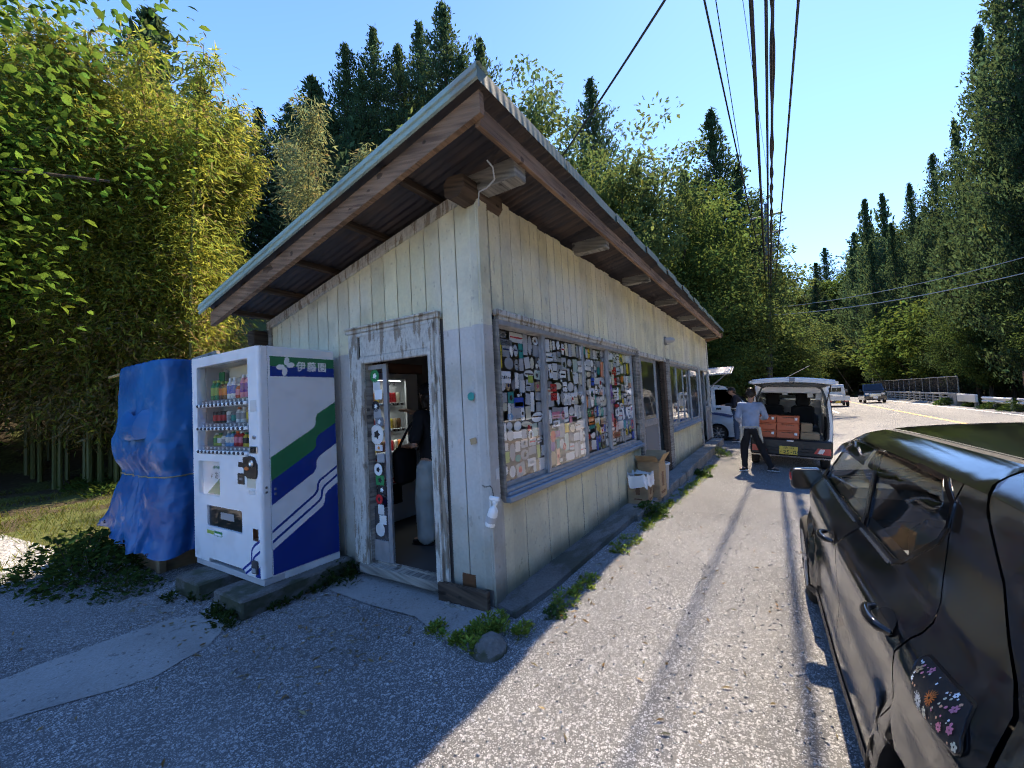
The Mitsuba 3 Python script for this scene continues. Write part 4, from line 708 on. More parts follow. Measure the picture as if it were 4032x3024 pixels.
    if si == 3: sp = [(rect(2.73, 1.49, 2.83, 1.66), 'c_purple', None, None), (sa.translate(sa.scale(circ(0, 0, .05), 1, 1.7), 3.12, 1.53), 'c_lime', None, None), (circ(3.24, 1.43, .045), 'c_yellow', None, None), (rect(2.75, 1.415, 2.9, 1.465), 'c_purple', rect(2.78, 1.43, 2.87, 1.45), 'logo_white'), (rect(2.86, 1.525, 3.02, 1.59), 'off_white', sa.translate(latin('OPEN', .02), 2.875, 1.55) if 0 else rect(2.88, 1.55, 3.0, 1.565), 'c_ink'), (circ(2.86, 1.16, .06), 'c_red', circ(2.86, 1.16, .042), 'c_navy'), (circ(3.33, 1.0, .05), 'c_yellow', rect(3.315, .97, 3.345, 1.025), 'c_ink'), (circ(3.50, 1.03, .05), 'c_yellow', rect(3.47, 1.02, 3.53, 1.045), 'c_ink'), (circ(3.45, 1.12, .03), 'c_lime', None, None), (rect(2.8, .96, 3.08, 1.03), 'c_brown', rect(2.83, .985, 3.05, 1.0), 'c_red'), (rect(2.88, 1.36, 3.06, 1.40), 'c_red', None, None), (rect(3.12, 1.32, 3.25, 1.41), 'logo_white', circ(3.185, 1.365, .028), 'c_red'), (rect(2.90, 1.24, 3.05, 1.34), 'logo_white', circ(2.975, 1.29, .03), 'c_ash'), (rect(2.85, 1.80, 3.0, 1.86), 'c_red', rect(2.87, 1.82, 2.98, 1.835), 'logo_white')]
    for g, m, tx, tm in sp: put(g, m, 0, tx, tm)
    cells = [(ya-.006, za-.006, yb+.006, zb+.006)]
    while len(cells) < (78, 76, 76, 72)[si]:
        k = max(range(len(cells)), key=lambda q: (cells[q][2]-cells[q][0])*(cells[q][3]-cells[q][1])*CW[(si*97+q*7) % 64]); c = cells.pop(k); t = SG.uniform(.36, .64)
        if (c[2]-c[0])*SG.uniform(.8, 1.25) > (c[3]-c[1])*.95: m_ = c[0]+(c[2]-c[0])*t; cells += [(c[0], c[1], m_, c[3]), (m_, c[1], c[2], c[3])]
        else: m_ = c[1]+(c[3]-c[1])*t; cells += [(c[0], c[1], c[2], m_), (c[0], m_, c[2], c[3])]
    sp_u = so.unary_union(placed) if placed else sg.Point(-99, 0)
    for q, c in enumerate(cells):
        cy, cz = (c[0]+c[2])/2, (c[1]+c[3])/2; hw_, hh_ = (c[2]-c[0])/2*SG.uniform(.78, 1.04), (c[3]-c[1])/2*SG.uniform(.74, 1.04); t = SG.random()
        g = rect(-hw_, -hh_, hw_, hh_, .003) if t < .66 else (sa.scale(circ(0, 0, 1, 5), hw_, hh_) if t < .9 else sa.scale(star(int(SG.integers(5, 9)), 1, .72), hw_, hh_))
        g = sa.translate(sa.rotate(g, float(SG.normal(0, 4)), origin=(0, 0)), cy+SG.normal(0, .004), cz+SG.normal(0, .004)).intersection(rect(ya-.01, za-.01, yb+.01, zb+.01))
        if g.is_empty or g.geom_type != 'Polygon' or g.intersection(sp_u).area > .5*g.area: continue
        pal = PALC if (si >= 2 or (si == 1 and cz < 1.3)) else PAL; m = pal[SG.integers(len(pal))]; sz = min(hw_, hh_); tx = None
        if sz > .03 and SG.random() < .3 and m not in ('c_ink', 'c_smoke'): b_ = g.bounds; tx = (circ(cy, cz, sz*.5, 5) if SG.random() < .4 else rect(b_[0]+.012, cz-.006, b_[2]-.012, cz+.006)).intersection(g.buffer(-.004)); tx = tx if polys(tx) else None
        put(g, m, 1+q % 3, tx, ['c_ink', 'c_brown', 'c_navy', 'c_red'][SG.integers(4)])
    extra = []
    for k in range(400):
        cy, cz, sz = SG.uniform(ya, yb), SG.uniform(za, zb), SG.uniform(.010, .026); g = circ(cy, cz, sz, 3) if k % 3 == 0 else rect(cy-sz*1.4, cz-sz*.9, cy+sz*1.4, cz+sz*.9)
        if not any(g.intersects(q) for q in placed) and len(extra) < 90: extra.append(g); placed.append(g.buffer(.004))
    e = obj('small_stickers', prism(so.unary_union(extra), .0008, lambda u, v, w: np.stack([x-.0012-w, u, v], 1)), 'c_paper', sk); tag(e, None, None, None, 'stuff')
# side door glass strip
Dk = 'shop_building__side_door'
for k, (z, h, w, m, c) in enumerate([(1.80, .06, .11, 'c_green', 'logo_white'), (1.71, .05, .09, 'off_white', None), (1.63, .055, .10, 'logo_white', None), (1.525, .05, .09, 'c_ink', 'logo_white'), (1.46, .05, .10, 'c_ash', None), (1.385, .05, .11, 'c_smoke', 'logo_white'), (1.27, .09, .09, 'c_paper', 'c_ink'), (1.15, .035, .10, 'off_white', 'c_orange'), (1.06, .05, .10, 'c_ash', None), (.955, .055, .10, 'logo_white', 'c_ink'), (.86, .055, .11, 'c_green', 'c_ink'), (.775, .05, .12, 'c_ink', 'logo_white'), (.69, .045, .07, 'c_red', 'c_ink'), (.60, .055, .08, 'off_white', None), (.51, .05, .09, 'c_paper', None), (.42, .06, .11, 'off_white', None)]):
    cx = -1.235+.02*((k*7) % 3-1); g = rect(cx-w/2, z-h*.8, cx+w/2, z+h*.8, .006) if k % 3 else circ(cx, z, h, 6)
    obj('sticker', prism(g, .001, PY(.0255)), m, Dk)
    if c: obj('sticker_print', prism(sa.translate(star(5, h*.5, h*.3), cx, z), .001, PY(.0242)), c, Dk)
# ---- vehicles --------------------------------------------------------------
def f_dust(p, n, uv):
    d = fbm(p.x*9, p.y*9, p.z*9, 3); low = smoothstep(.75, .2, p.z)
    return mix(c3(.030, .030, .032), c3(.12, .115, .105), low*.55*smoothstep(.25, .7, d)+.07*smoothstep(.55, .8, d))
scene['car_black'] = {'type': 'twosided', 'bsdf': {'type': 'roughplastic', 'alpha': .012, 'int_ior': 1.9, 'nonlinear': True, 'diffuse_reflectance': proc(f_dust)}}
mat('car_white', (.66, .66, .65), .3, .5, clearcoat=.6, clearcoat_gloss=.9); mat('car_silver_blue', (.36, .42, .50), .28, .5, .35, clearcoat=.8, clearcoat_gloss=.9)
mat('trim_black', (.012, .012, .013), .35); mat('gloss_black', (.006, .006, .007), .08, .6); mat('seat_cloth', (.028, .027, .027), .9, .2); mat('cabin_grey', (.06, .06, .062), .8, .3); mat('cabin_light', (.33, .33, .32), .7, .3)
mat('lamp_red', (.42, .015, .015), .12, .6, clearcoat=1.); mat('lamp_clear', (.62, .6, .58), .12, .6, clearcoat=1.); mat('plate_yellow', (.72, .50, .06), .5); mat('alloy', (.48, .48, .49), .3, .5, .8); mat('crate_orange', (.55, .135, .05), .5)
scene['car_glass'] = {'type': 'thindielectric', 'int_ior': 1.5, 'specular_transmittance': {'type': 'rgb', 'value': [.62, .66, .64]}}
scene['smoke_glass'] = {'type': 'thindielectric', 'int_ior': 1.5, 'specular_transmittance': {'type': 'rgb', 'value': [.22, .22, .22]}}
def xf(loc, rz=0, ry=0, rx=0): return lambda m: mv(m, loc, rz=rz, ry=ry, rx=rx)
def wheel(parent, x, y, r, w, side, tr, spokes=5, rim='alloy', two=True):
    """side: -1 faces -x, +1 faces +x; x is the outer face"""
    W = key('wheel', parent); s = side
    prof = [(r*.66, -.006), (r*.70, .004), (r*.92, .0), (r, -.03), (r, -w+.03), (r*.92, -w), (r*.6, -w)]
    q = lambda m: tr(mv(mv(m, rz=0 if s > 0 else PI), (x, y, r)))
    obj('tyre', q(lathe(prof, 40, ax='x')), 'rubber', W, smooth=40)
    obj('rim', q(cat(lathe([(r*.60, -.05), (r*.66, -.004), (r*.69, .0), (r*.69, -w+.02)], 40, ax='x'), lathe([(0, -.06), (r*.62, -.06)], 24, ax='x'))), 'dark_grey', W, smooth=40)
    for k in range(spokes):
        a = 2*PI*k/spokes+.3; d = [-.11, .11] if two else [0]
        m = cat(*[mv(tube([(-.012, 0, .04*r), (-.004, dd*r*.55, .35*r), (-.01, dd*r*2.0, .655*r)], [.055*r, .05*r, .055*r], 6), rx=a) for dd in d]); obj('spoke', q(m), rim, W, smooth=40)
    obj('hub', q(lathe([(0, .006), (r*.1, .004), (r*.17, -.01), (r*.17, -.05)], 16, ax='x')), rim, W, smooth=40)
# --- near black hatchback (car frame: l inward from its left side, s forward from the rear axle)
_yw = math.radians(2.7); CF = np.array([-math.sin(_yw), math.cos(_yw), 0]); CR = np.array([math.cos(_yw), math.sin(_yw), 0]); C0 = np.array([1.985, -1.24, -.03])
_T = np.array([.17, .20, .235, .33, .45, .55, .68, .80, .845, .875, .91, .955, 1.05, 1.17, 1.235, 1.27, 1.31, 1.36, 1.46, 1.60, 1.75])
_L = np.array([.13, .085, .055, .052, .058, .066, .060, .055, .057, .066, .098, .142, .176, .214, .238, .262, .30, .36, .48, .66, .86])
_Z = np.array([.17, .175, .215, .33, .45, .55, .68, .80, .845, .875, .91, .955, 1.05, 1.17, 1.232, 1.262, 1.285, 1.303, 1.322, 1.334, 1.338])
from scipy.interpolate import PchipInterpolator as _PI
_fl, _fz = _PI(_T, _L), _PI(_T, _Z)
ARCH = [(0.0, .30, .335), (2.43, .30, .335)]
def CS(s, t, off=0., mirror=False):
    s = np.asarray(s, float); t = np.asarray(t, float); l = _fl(t); z = _fz(t)+.03*np.clip(1.2-np.abs(s-.6), 0, 1)*(t > 1.3)*.0
    up = np.clip((z-.955)/.38, 0, 1)
    back = np.maximum(0, -.10-s); l = l+.75*back**2*(1+.5*up); front = np.maximum(0, s-2.0); l = l+.30*front**2*(z < 1.0)+.02*np.maximum(0, s-1.2)*(1-up)
    l = l+.05*up*np.maximum(0, s-.9)**2
    z = z-.008*up*np.maximum(0, s-.3)-.035*up*np.maximum(0, s-.95)**2-.05*up*np.maximum(0, .1-s)
    z = z-.05*np.maximum(0, s-1.9)*((z > .8)&(z < .96))
    for a, b, r in ARCH:
        d = np.sqrt((s-a)**2+(z-b)**2); lip = np.exp(-((d-r-.035)/.045)**2)*(z > .12); l = l-.042*lip*np.clip((.82-z)/.2, 0, 1)
    l = l-off
    if mirror: l = 1.70-l
    return C0+CF*s[..., None]+CR*l[..., None]+np.array([0, 0, 1.])*z[..., None]
CAR = thing('black_hatchback', 'dusty black hatchback parked close on the right, cut by the picture edge', 'car')
arch_cut = so.unary_union([sg.Point(a, b).buffer(r, quad_segs=16) for a, b, r in ARCH]).union(rect(-.30, 0, .30, .3)).union(rect(2.13, 0, 2.73, .3))
win_f = sg.Polygon([(.955, .965), (2.02, .965), (2.04, 1.04), (1.98, 1.13), (1.86, 1.20), (1.70, 1.236), (1.35, 1.243), (1.09, 1.241)]).buffer(-.02).buffer(.02)
win_r = sg.Polygon([(.885, .962), (.50, .968), (.44, .99), (.26, 1.11), (.235, 1.15), (.25, 1.205), (.36, 1.246), (.6, 1.252), (1.02, 1.243)]).buffer(-.015).buffer(.015)
lower = None
gap = .0035
lB = sg.LineString([(.905, .962), (.935, .90), (1.03, .69), (1.10, .50), (1.17, .31), (1.15, .205)]); lR = sg.LineString([(.26, 1.262), (.235, 1.20), (.15, 1.014), (.10, .92), (.14, .80), (.18, .68), (.22, .58)]); lF = sg.LineString([(2.04, 1.0), (2.10, .88), (2.12, .70), (2.10, .55)])
lH = sg.LineString([(.30, 1.42), (.20, 1.335), (.165, 1.29), (-.07, 1.123), (-.27, .887), (-.31, .70), (-.36, .55)])
top_edge = P((-.45, .90), (3.1, .90), (3.1, 1.9), (-.45, 1.9))
side_all = sg.Polygon([(-.42, .20), (-.42, 1.262), (1.76, 1.262)]+[(1.86, 1.21), (2.08, 1.02), (2.3, .93), (2.95, .86), (3.0, .55), (2.95, .25), (2.6, .20)]).difference(arch_cut).difference(win_f.buffer(.018)).difference(win_r.buffer(.018))
cutl = so.unary_union([lB.buffer(gap), lR.buffer(gap), lF.buffer(gap), lH.buffer(gap*1.3)])
black_up = sg.Polygon([(.18, 1.262), (.19, 1.20), (.36, 1.00), (.52, .935), (.62, .89), (1.72, .90), (1.76, 1.0), (1.5, 1.21), (1.44, 1.262)])
pieces = polys(side_all.difference(cutl))
def carpanel(name, g, m, parent=CAR, off=0., h=.045, thick=.0):
    k = obj(name, panel(g, lambda a, b: CS(a, b, off), h, thick, True), m, parent, smooth=50); return k
for mir in (False, True):
    for i, g in enumerate(pieces):
        c = g.centroid; nm = 'rear_door' if .15 < c.x < 1.05 else ('front_door' if 1.05 <= c.x < 2.0 else ('rear_quarter' if c.x <= .15 else 'front_wing'))
        obj(nm, panel(g, lambda a, b: CS(a, b, 0, mir), .045, 0, not mir), 'car_black', CAR, smooth=50)
    for g in (win_f, win_r):
        obj('window', panel(g.buffer(.019), lambda a, b: CS(a, b, -.012, mir), .06, 0, not mir), 'car_glass', CAR, smooth=50)
    obj('window_seal', panel(so.unary_union([win_f.buffer(.018), win_r.buffer(.018)]).difference(win_f.buffer(.002)).difference(win_r.buffer(.002)).union(P((.88, .955), (.96, .955), (1.10, 1.25), (1.01, 1.25))).difference(win_f).difference(win_r), lambda a, b: CS(a, b, -.006, mir), .05, .006, not mir), 'gloss_black', CAR, smooth=50)
bl = black_up.difference(win_f.buffer(.018)).difference(win_r.buffer(.018)).difference(cutl)
obj('belt_trim', panel(sg.LineString([(2.0, .958), (.49, .960), (.43, .982), (.245, 1.105), (.222, 1.15), (.238, 1.21), (.35, 1.256), (.6, 1.262)]).buffer(.008), lambda a, b: CS(a, b, .004), .04, .004, True), 'gloss_black', CAR, smooth=50)
obj('belt_strip', panel(so.unary_union([sg.LineString([(1.98, .952), (1.0, .952)]).buffer(.004), sg.LineString([(.88, .953), (.50, .955)]).buffer(.004)]), lambda a, b: CS(a, b, .009), .04, .003, True), 'steel', CAR, smooth=50)
for g0 in (sg.Polygon([(1.10, 1.25), (1.36, 1.252), (1.71, 1.243), (1.88, 1.205), (2.0, 1.12), (1.93, 1.13), (1.78, 1.17), (1.5, 1.19), (1.08, 1.185)]), sg.Polygon([(1.04, 1.252), (.6, 1.262), (.35, 1.255), (.24, 1.21), (.225, 1.15), (.30, 1.145), (.60, 1.175), (1.0, 1.19)])):
    obj('door_visor', panel(g0.buffer(.004), lambda a, b: CS(a, b, .012+.015*np.clip((1.255-b)/.06, 0, 1)), .04, .002, True), 'smoke_glass', CAR, smooth=50)
FQ = lambda u, v: ((1-u)*((1-v)*-.03+v*.03)+u*((1-v)*-.235+v*-.165), (1-u)*((1-v)*.825+v*.908)+u*((1-v)*.855+v*.92))
fq = sg.Polygon([FQ(0, 0), FQ(0, 1), FQ(1, 1), FQ(1, 0)]).buffer(-.012).buffer(.012, quad_segs=5)
obj('fuel_lid', panel(fq, lambda a, b: CS(a, b, .002), .03, .003, True), 'c_ink', CAR, smooth=50); FL = 'black_hatchback__fuel_lid'
tag(FL, 'fuel lid covered by a dark sticker printed with flowers'); obj('lid_gap', panel(fq.buffer(.006).difference(fq.buffer(.001)), lambda a, b: CS(a, b, .0008), .03, 0, True), 'gloss_black', CAR)
_g = np.random.default_rng(12); done = []
def petals(cx, cy, r, n, w): return so.unary_union([sa.translate(sa.rotate(sa.translate(sa.scale(circ(0, 0, 1, 4), r*.42, r*w), r*.58, 0), 360/n*k, origin=(0, 0)), cx, cy) for k in range(n)])
for u, v, r, n_, w_, m_ in [(.12, .74, .010, 5, .3, 'c_tan'), (.5, .52, .017, 16, .06, 'c_orange'), (.22, .2, .017, 14, .11, 'c_paper'), (.38, .14, .011, 6, .3, 'c_cream'), (.06, .5, .006, 6, .3, 'logo_white'), (.86, .72, .008, 6, .3, 'c_pink'), (.88, .35, .009, 6, .32, 'c_pink'), (.7, .2, .009, 6, .32, 'c_pink'), (.92, .12, .009, 5, .35, 'c_cream'), (.8, .93, .006, 6, .34, 'logo_white'), (.3, .9, .008, 5, .3, 'c_pink')]:
    cx, cy = FQ(u, v); obj('flower', panel(petals(cx, cy, r, n_, w_), lambda a, b: CS(a, b, .0035), .02, 0, True), m_, FL); done.append((cx, cy, r))
for k in range(60):
    u, v, r = _g.uniform(.05, .95), _g.uniform(.07, .93), _g.uniform(.0014, .0035); cx, cy = FQ(u, v)
    if all((cx-a)**2+(cy-b)**2 > (r+c*.6)**2 for a, b, c in done): obj('dot', panel(circ(cx, cy, r, 3), lambda a, b: CS(a, b, .0035), .02, 0, True), ['logo_white', 'c_cream', 'c_pink', 'c_peach'][k % 4], FL); done.append((cx, cy, r))
def chandle(s0, s1, z):
    Hn = key('door_handle', CAR); sm = np.linspace(0, 1, 9); pth = CS(s0+(s1-s0)*sm, z+.006*np.sin(sm*PI), .008+.040*np.sin(sm*PI)**.5)
    obj('grip', tube(pth, [.007, .012, .013, .013, .013, .013, .013, .012, .007], 10), 'gloss_black', Hn, smooth=True)
    obj('cup', panel(sa.scale(circ((s0+s1)/2, z-.006, 1, 8), (s1-s0)*.42, .026), lambda a, b: CS(a, b, .0012), .02, 0, True), 'trim_black', Hn)
chandle(.16, .32, .882); chandle(.99, 1.14, .858)
obj('sill_trim', panel(sg.Polygon([(.30, .20), (2.14, .20), (2.14, .262), (.30, .262)]), lambda a, b: CS(a, b, .004+.008*((b > .22)&(b < .25))), .03, .003, True), 'trim_black', CAR, smooth=30)
for a, b, r in ARCH:
    an = np.linspace(-.15, PI+.15, 30); pts = np.stack([a+r*np.cos(an), np.maximum(.2, b+r*np.sin(an))], 1)
    o_, i_ = CS(pts[:, 0], pts[:, 1], 0), CS(pts[:, 0], pts[:, 1], -.05); q = np.arange(29)
    obj('arch_lip', arr((np.vstack([o_, i_]), np.stack([q, q+1, q+31, q+30], 1))), 'trim_black', CAR, smooth=40)
    obj('wheel_well', mv(lathe([(0, -.30), (r, -.30), (r*1.0, .0)], 30, ax='x'), (0, 0, 0)) if 0 else cat(tuple([CS(np.r_[a, pts[:, 0]], np.r_[b, pts[:, 1]], -.32), np.stack([np.zeros(29, int), np.arange(1, 30), np.arange(2, 31)], 1)]), arr((np.vstack([CS(pts[:, 0], pts[:, 1], -.05), CS(pts[:, 0], pts[:, 1], -.32)]), np.stack([q, q+1, q+31, q+30], 1)))), 'trim_black', CAR)
ctr = lambda m: mv(m, C0, rz=_yw)
for s_ in (0., 2.43):
    wheel(CAR, .045, s_, .298, .19, -1, ctr, 5); wheel(CAR, 1.655, s_, .298, .19, 1, ctr, 5)
# roof, with its ditch moulding, glass front and rear, bonnet
roof_g = sg.Polygon([(-.40, 1.262), (1.76, 1.262), (1.73, 1.33), (1.69, 1.45), (1.66, 1.75), (-.40, 1.75), (-.40, 1.45)])
dit = rect(.27, 1.372, 1.70, 1.398)
for mir in (False, True):
    for g in polys(roof_g.difference(dit).difference(lH.buffer(gap*1.3)).difference(sg.LineString([(.30, 1.42), (.27, 1.75)]).buffer(gap))): obj('roof', panel(g, lambda a, b: CS(a, b, 0, mir), .06, 0, not mir), 'car_black', CAR, smooth=60)
    obj('roof_moulding', panel(dit, lambda a, b: CS(a, b, -.004, mir)-np.array([0, 0, .004]), .06, 0, not mir), 'rubber', CAR, smooth=50)
def bridge(A, Bp, m, n, mat_, nm, bul=0, flip=False):
    t = np.linspace(0, 1, n)[:, None, None]; V = A[None]*(1-t)+Bp[None]*t; V[..., 2] += bul*np.sin(t[..., 0]*PI); k = A.shape[0]
    i, j = np.meshgrid(np.arange(n-1), np.arange(k-1), indexing='ij'); f = np.stack([i*k+j, (i+1)*k+j, (i+1)*k+j+1, i*k+j+1], -1).reshape(-1, 4)
    obj(nm, (V.reshape(-1, 3), f if not flip else f[:, ::-1]), mat_, CAR, smooth=50)
w_ = np.array([[1.755, 1.27], [1.85, 1.21], [1.97, 1.11], [2.08, 1.02], [2.32, .925]]); bridge(CS(w_[:, 0], w_[:, 1]), CS(w_[:, 0], w_[:, 1], 0, True), 0, 12, 'car_glass', 'windscreen', .02)
h_ = np.array([[2.12, .985], [2.3, .93], [2.5, .895], [2.95, .86], [3.0, .6], [2.96, .25]]); bridge(CS(h_[:, 0], h_[:, 1]), CS(h_[:, 0], h_[:, 1], 0, True), 0, 12, 'car_black', 'bonnet', .03)
r_ = np.array([[-.42, 1.262], [-.42, 1.1], [-.42, .95]]); bk = np.array([0, 0, 0])-CF*.10
def rearq(tt, off, mir): return CS(np.full(len(tt), -.42), np.array(tt), 0, mir)
rt = [1.262, 1.1, .95]; A_, B_ = rearq(rt, 0, False), rearq(rt, 0, True); mA, mB = A_+CR*.13-CF*.11, B_-CR*.13-CF*.11
bridge(A_, mA, 0, 3, 'car_black', 'hatch_corner'); bridge(mB, B_, 0, 3, 'car_black', 'hatch_corner'); bridge(mA, mB, 0, 8, 'smoke_glass', 'rear_glass')
rt = [.95, .7, .45, .22]; A_, B_ = rearq(rt, 0, False), rearq(rt, 0, True); mA, mB = A_+CR*.16-CF*.17, B_-CR*.16-CF*.17
bridge(A_, mA, 0, 3, 'car_black', 'rear_corner'); bridge(mB, B_, 0, 3, 'car_black', 'rear_corner'); bridge(mA, mB, 0, 8, 'car_black', 'tailgate')
rr = np.array([[-.40, 1.262], [-.40, 1.45], [-.40, 1.75]]); rl_, rr2 = CS(rr[:, 0], rr[:, 1]), CS(rr[:, 0], rr[:, 1], 0, True)
obj('hatch_spoiler', cat(*[arr((np.vstack([a_, a_*[1, 1, 0]+[0, 0, 1.20]-CF*.10]), np.array([[0, 1, 4, 3], [1, 2, 5, 4]]))) for a_ in (rl_, rr2)]), 'car_black', CAR)
for l0, l1 in ((.16, .30), (1.40, 1.54)): obj('tail_lamp', ctr(bx(l0, l1, -.62, -.57, .62, .88, .02)), 'lamp_red', CAR)
obj('floor_pan', ctr(bx(.16, 1.54, -.40, 2.75, .16, .24)), 'trim_black', CAR)
obj('dashboard', ctr(bx(.22, 1.48, 1.85, 2.25, .70, .92, .05)), 'cabin_grey', CAR); obj('parcel_shelf', ctr(bx(.22, 1.48, -.38, -.02, .84, .88)), 'cabin_grey', CAR)
for mir in (False, True): obj('door_lining', panel(rect(.1, .30, 1.9, .95), lambda a, b: CS(a, b, -.07, mir), .1, 0, mir), 'cabin_grey', CAR)
def seat(parent, tr, x0, x1, y, z, h=.55, m='seat_cloth', rest=True, tilt=-.25):
    S_ = key('seat', parent); c = (x0+x1)/2
    obj('cushion', tr(bx(x0, x1, y, y+.5, z, z+.17, .05)), m, S_, smooth=40); obj('backrest', tr(mv(bx(x0, x1, -.09, .07, 0, h, .05), (0, y, z+.12), rx=-tilt)), m, S_, smooth=40)
    if rest: obj('headrest', tr(mv(bx(c-.13, c+.13, -.05, .06, h+.03, h+.22, .045), (0, y, z+.12), rx=-tilt)), m, S_, smooth=40)
seat(CAR, ctr, .27, .76, .95, .36); seat(CAR, ctr, .94, 1.43, .95, .36); seat(CAR, ctr, .25, 1.45, .12, .40, .48, 'seat_cloth', False)
obj('steering_wheel', ctr(mv(lathe([(.165, 0), (.18, .012), (.165, .024), (.15, .012), (.165, 0)], 24), (1.18, 1.72, .86), rx=1.15)), 'trim_black', CAR, smooth=60)
MR = key('door_mirror', CAR); mrr = lambda m: mv(m, (1.955, .92, .885), rz=.04)
hull_ = m3.Manifold.batch_hull([m3.Manifold.sphere(1, 16).scale([.028, .05, .028]).translate([sx*.062, .02, sz*.045]) for sx in (-1, 1) for sz in (-1, 1)])
obj('shell', mrr(hull_), 'car_black', MR, smooth=60); obj('mirror_glass', mrr(panel(rect(-.078, -.058, .078, .06, .025), lambda u, v: np.stack([u, u*0-.032, v], 1), .04)), 'gloss_black', MR); obj('bezel', mrr(mv(prism(rect(-.084, -.064, .084, .066, .028).difference(rect(-.078, -.058, .078, .06, .025)), .02, PY(-.018)))), 'trim_black', MR)
obj('indicator', mrr(mv(m3.Manifold.sphere(1, 12), (-.084, .02, .012), s=(.012, .04, .035))), 'lamp_red', MR, smooth=True); obj('stalk', mrr(tube([(.06, .02, -.03), (.12, .03, -.05), (.17, .03, -.055)], [.02, .018, .02], 8)), 'car_black', MR, smooth=True)
obj('aerial', tube([CS(np.array(1.2), np.array(1.75))+[0, 0, .0], CS(np.array(1.0), np.array(1.75))+[0, 0, .12]], [.006, .002], 5), 'trim_black', CAR)
# --- generic boxy vehicle: side outline in (y, z), half width by height
def shell(parent, outline, wf, tr, m, h=.12, holes=(), top=None, nm='body', skip=lambda a, b: False, crown=.0):
    g = sg.Polygon(outline); gs = g.difference(so.unary_union(list(holes))) if holes else g
    for s in (-1, 1): obj(nm+'_side', tr(panel(gs, lambda u, v: np.stack([s*wf(u, v), u, v], 1), h, 0, s > 0)), m, parent, smooth=40)
    c = np.array(g.segmentize(.15).exterior.coords); c = c[::-1] if g.exterior.is_ccw else c; V, F = [], []
    for a, b in zip(c[:-1], c[1:]):
        if skip(a, b): continue
        t = np.linspace(-1, 1, 9); n = len(V)*18
        V.append(np.concatenate([np.stack([t*wf(np.array(p[0]), np.array(p[1])), t*0+p[0], t*0+p[1]+crown*(1-t*t)*(p[1] > 1.2)], 1) for p in (a, b)])); i = np.arange(8); F.append(np.stack([n+i, n+i+1, n+i+10, n+i+9], 1))
    obj(nm+'_skin', tr((np.vstack(V), np.vstack(F))), m, parent, smooth=40)
def overlay(parent, nm, pts, tr, m, th=.004):  # flat polygon in space, thickened
    p = np.array(pts, float); n = np.cross(p[1]-p[0], p[2]-p[0]); n /= np.linalg.norm(n); k = len(p); i = np.arange(1, k-1)
    f = np.vstack([np.stack([i*0, i, i+1], 1), np.stack([i*0+k, i+1+k, i+k], 1)]+[np.array([[a, a+k, (a+1) % k+k], [a, (a+1) % k+k, (a+1) % k]]) for a in range(k)])
    return obj(nm, tr((np.vstack([p, p-n*th]), f)), m, parent)
# --- kei van with the tailgate up
VAN = thing('small_van', 'white and black small van with its tailgate raised, yellow plate 25-08', 'van'); vt = xf((1.925, 8.25, -.245), .0, .075)
vw = lambda y, z: .7375-.10*np.clip((z-.95)/.9, 0, 1)**1.6-.03*np.clip((.45-z)/.3, 0, 1)
vout = [(0, .30), (0, .66), (0, 1.05), (.03, 1.5), (.07, 1.78), (.2, 1.865), (1.2, 1.89), (2.2, 1.84), (2.75, 1.25), (3.05, 1.05), (3.1, .5), (3.05, .25), (.1, .25)]
vwins = [rect(.25, 1.12, .95, 1.62, .06), rect(1.05, 1.12, 1.85, 1.64, .06), sg.Polygon([(1.95, 1.12), (2.7, 1.12), (2.2, 1.66), (1.95, 1.66)])]
varch = [sg.Point(.55, .27).buffer(.32), sg.Point(2.6, .27).buffer(.32)]
shell(VAN, vout, vw, vt, 'car_white', .12, vwins+varch, skip=lambda a, b: max(a[0], b[0]) < .06 and max(a[1], b[1]) > .6)
for s in (-1, 1):
    for g in vwins: obj('window', vt(panel(g, lambda u, v: np.stack([s*(vw(u, v)-.008), u, v], 1), .3, 0, s > 0)), 'car_glass', VAN)
overlay(VAN, 'windscreen', [(-.60, 2.73, 1.28), (.60, 2.73, 1.28), (.56, 2.22, 1.80), (-.56, 2.22, 1.80)], vt, 'car_glass')
fr = sg.Polygon([(-.725, .62), (.725, .62), (.735, 1.0), (.66, 1.6), (.60, 1.76), (.5, 1.83), (-.5, 1.83), (-.60, 1.76), (-.66, 1.6), (-.735, 1.0)])
op = sg.Polygon([(-.60, .655), (.60, .655), (.64, .72), (.645, 1.0), (.585, 1.55), (.52, 1.72), (.44, 1.765), (-.44, 1.765), (-.52, 1.72), (-.585, 1.55), (-.645, 1.0), (-.64, .72)])
obj('tail_frame', vt(prism(fr.difference(op.buffer(.035)), .03, PY(.02))), 'car_white', VAN); obj('door_seal', vt(prism(op.buffer(.035).difference(op), .04, PY(.022))), 'trim_black', VAN)
obj('inner_trim', vt(cat(*[panel(sg.Polygon([(.02, .66), (.02, 1.1), (.05, 1.7), (1.0, 1.72), (1.0, .66)]).difference(rect(.25, 1.12, .95, 1.62, .06)), lambda u, v: np.stack([s*(vw(u, v)-.075), u, v], 1), .2, 0, s < 0) for s in (-1, 1)], bx(-.62, .62, .05, 2.1, 1.765, 1.79))), 'cabin_grey', VAN)
obj('load_floor', vt(bx(-.66, .66, -.0, 2.6, .60, .655)), 'trim_black', VAN); obj('bulkhead', vt(bx(-.64, .64, 2.25, 2.6, .66, 1.1, .05)), 'cabin_grey', VAN)
obj('rear_bumper', vt(cat(bx(-.73, .73, -.10, .06, .30, .655, .03), bx(-.70, .70, -.115, -.08, .40, .47, .01))), 'trim_black', VAN)
obj('bumper_handle', vt(bx(-.06, .06, -.108, -.095, .61, .635, .004)), 'logo_white', VAN)
LP = obj('number_plate', vt(bx(-.19, .14, -.122, -.114, .335, .505, .003)), 'plate_yellow', VAN)
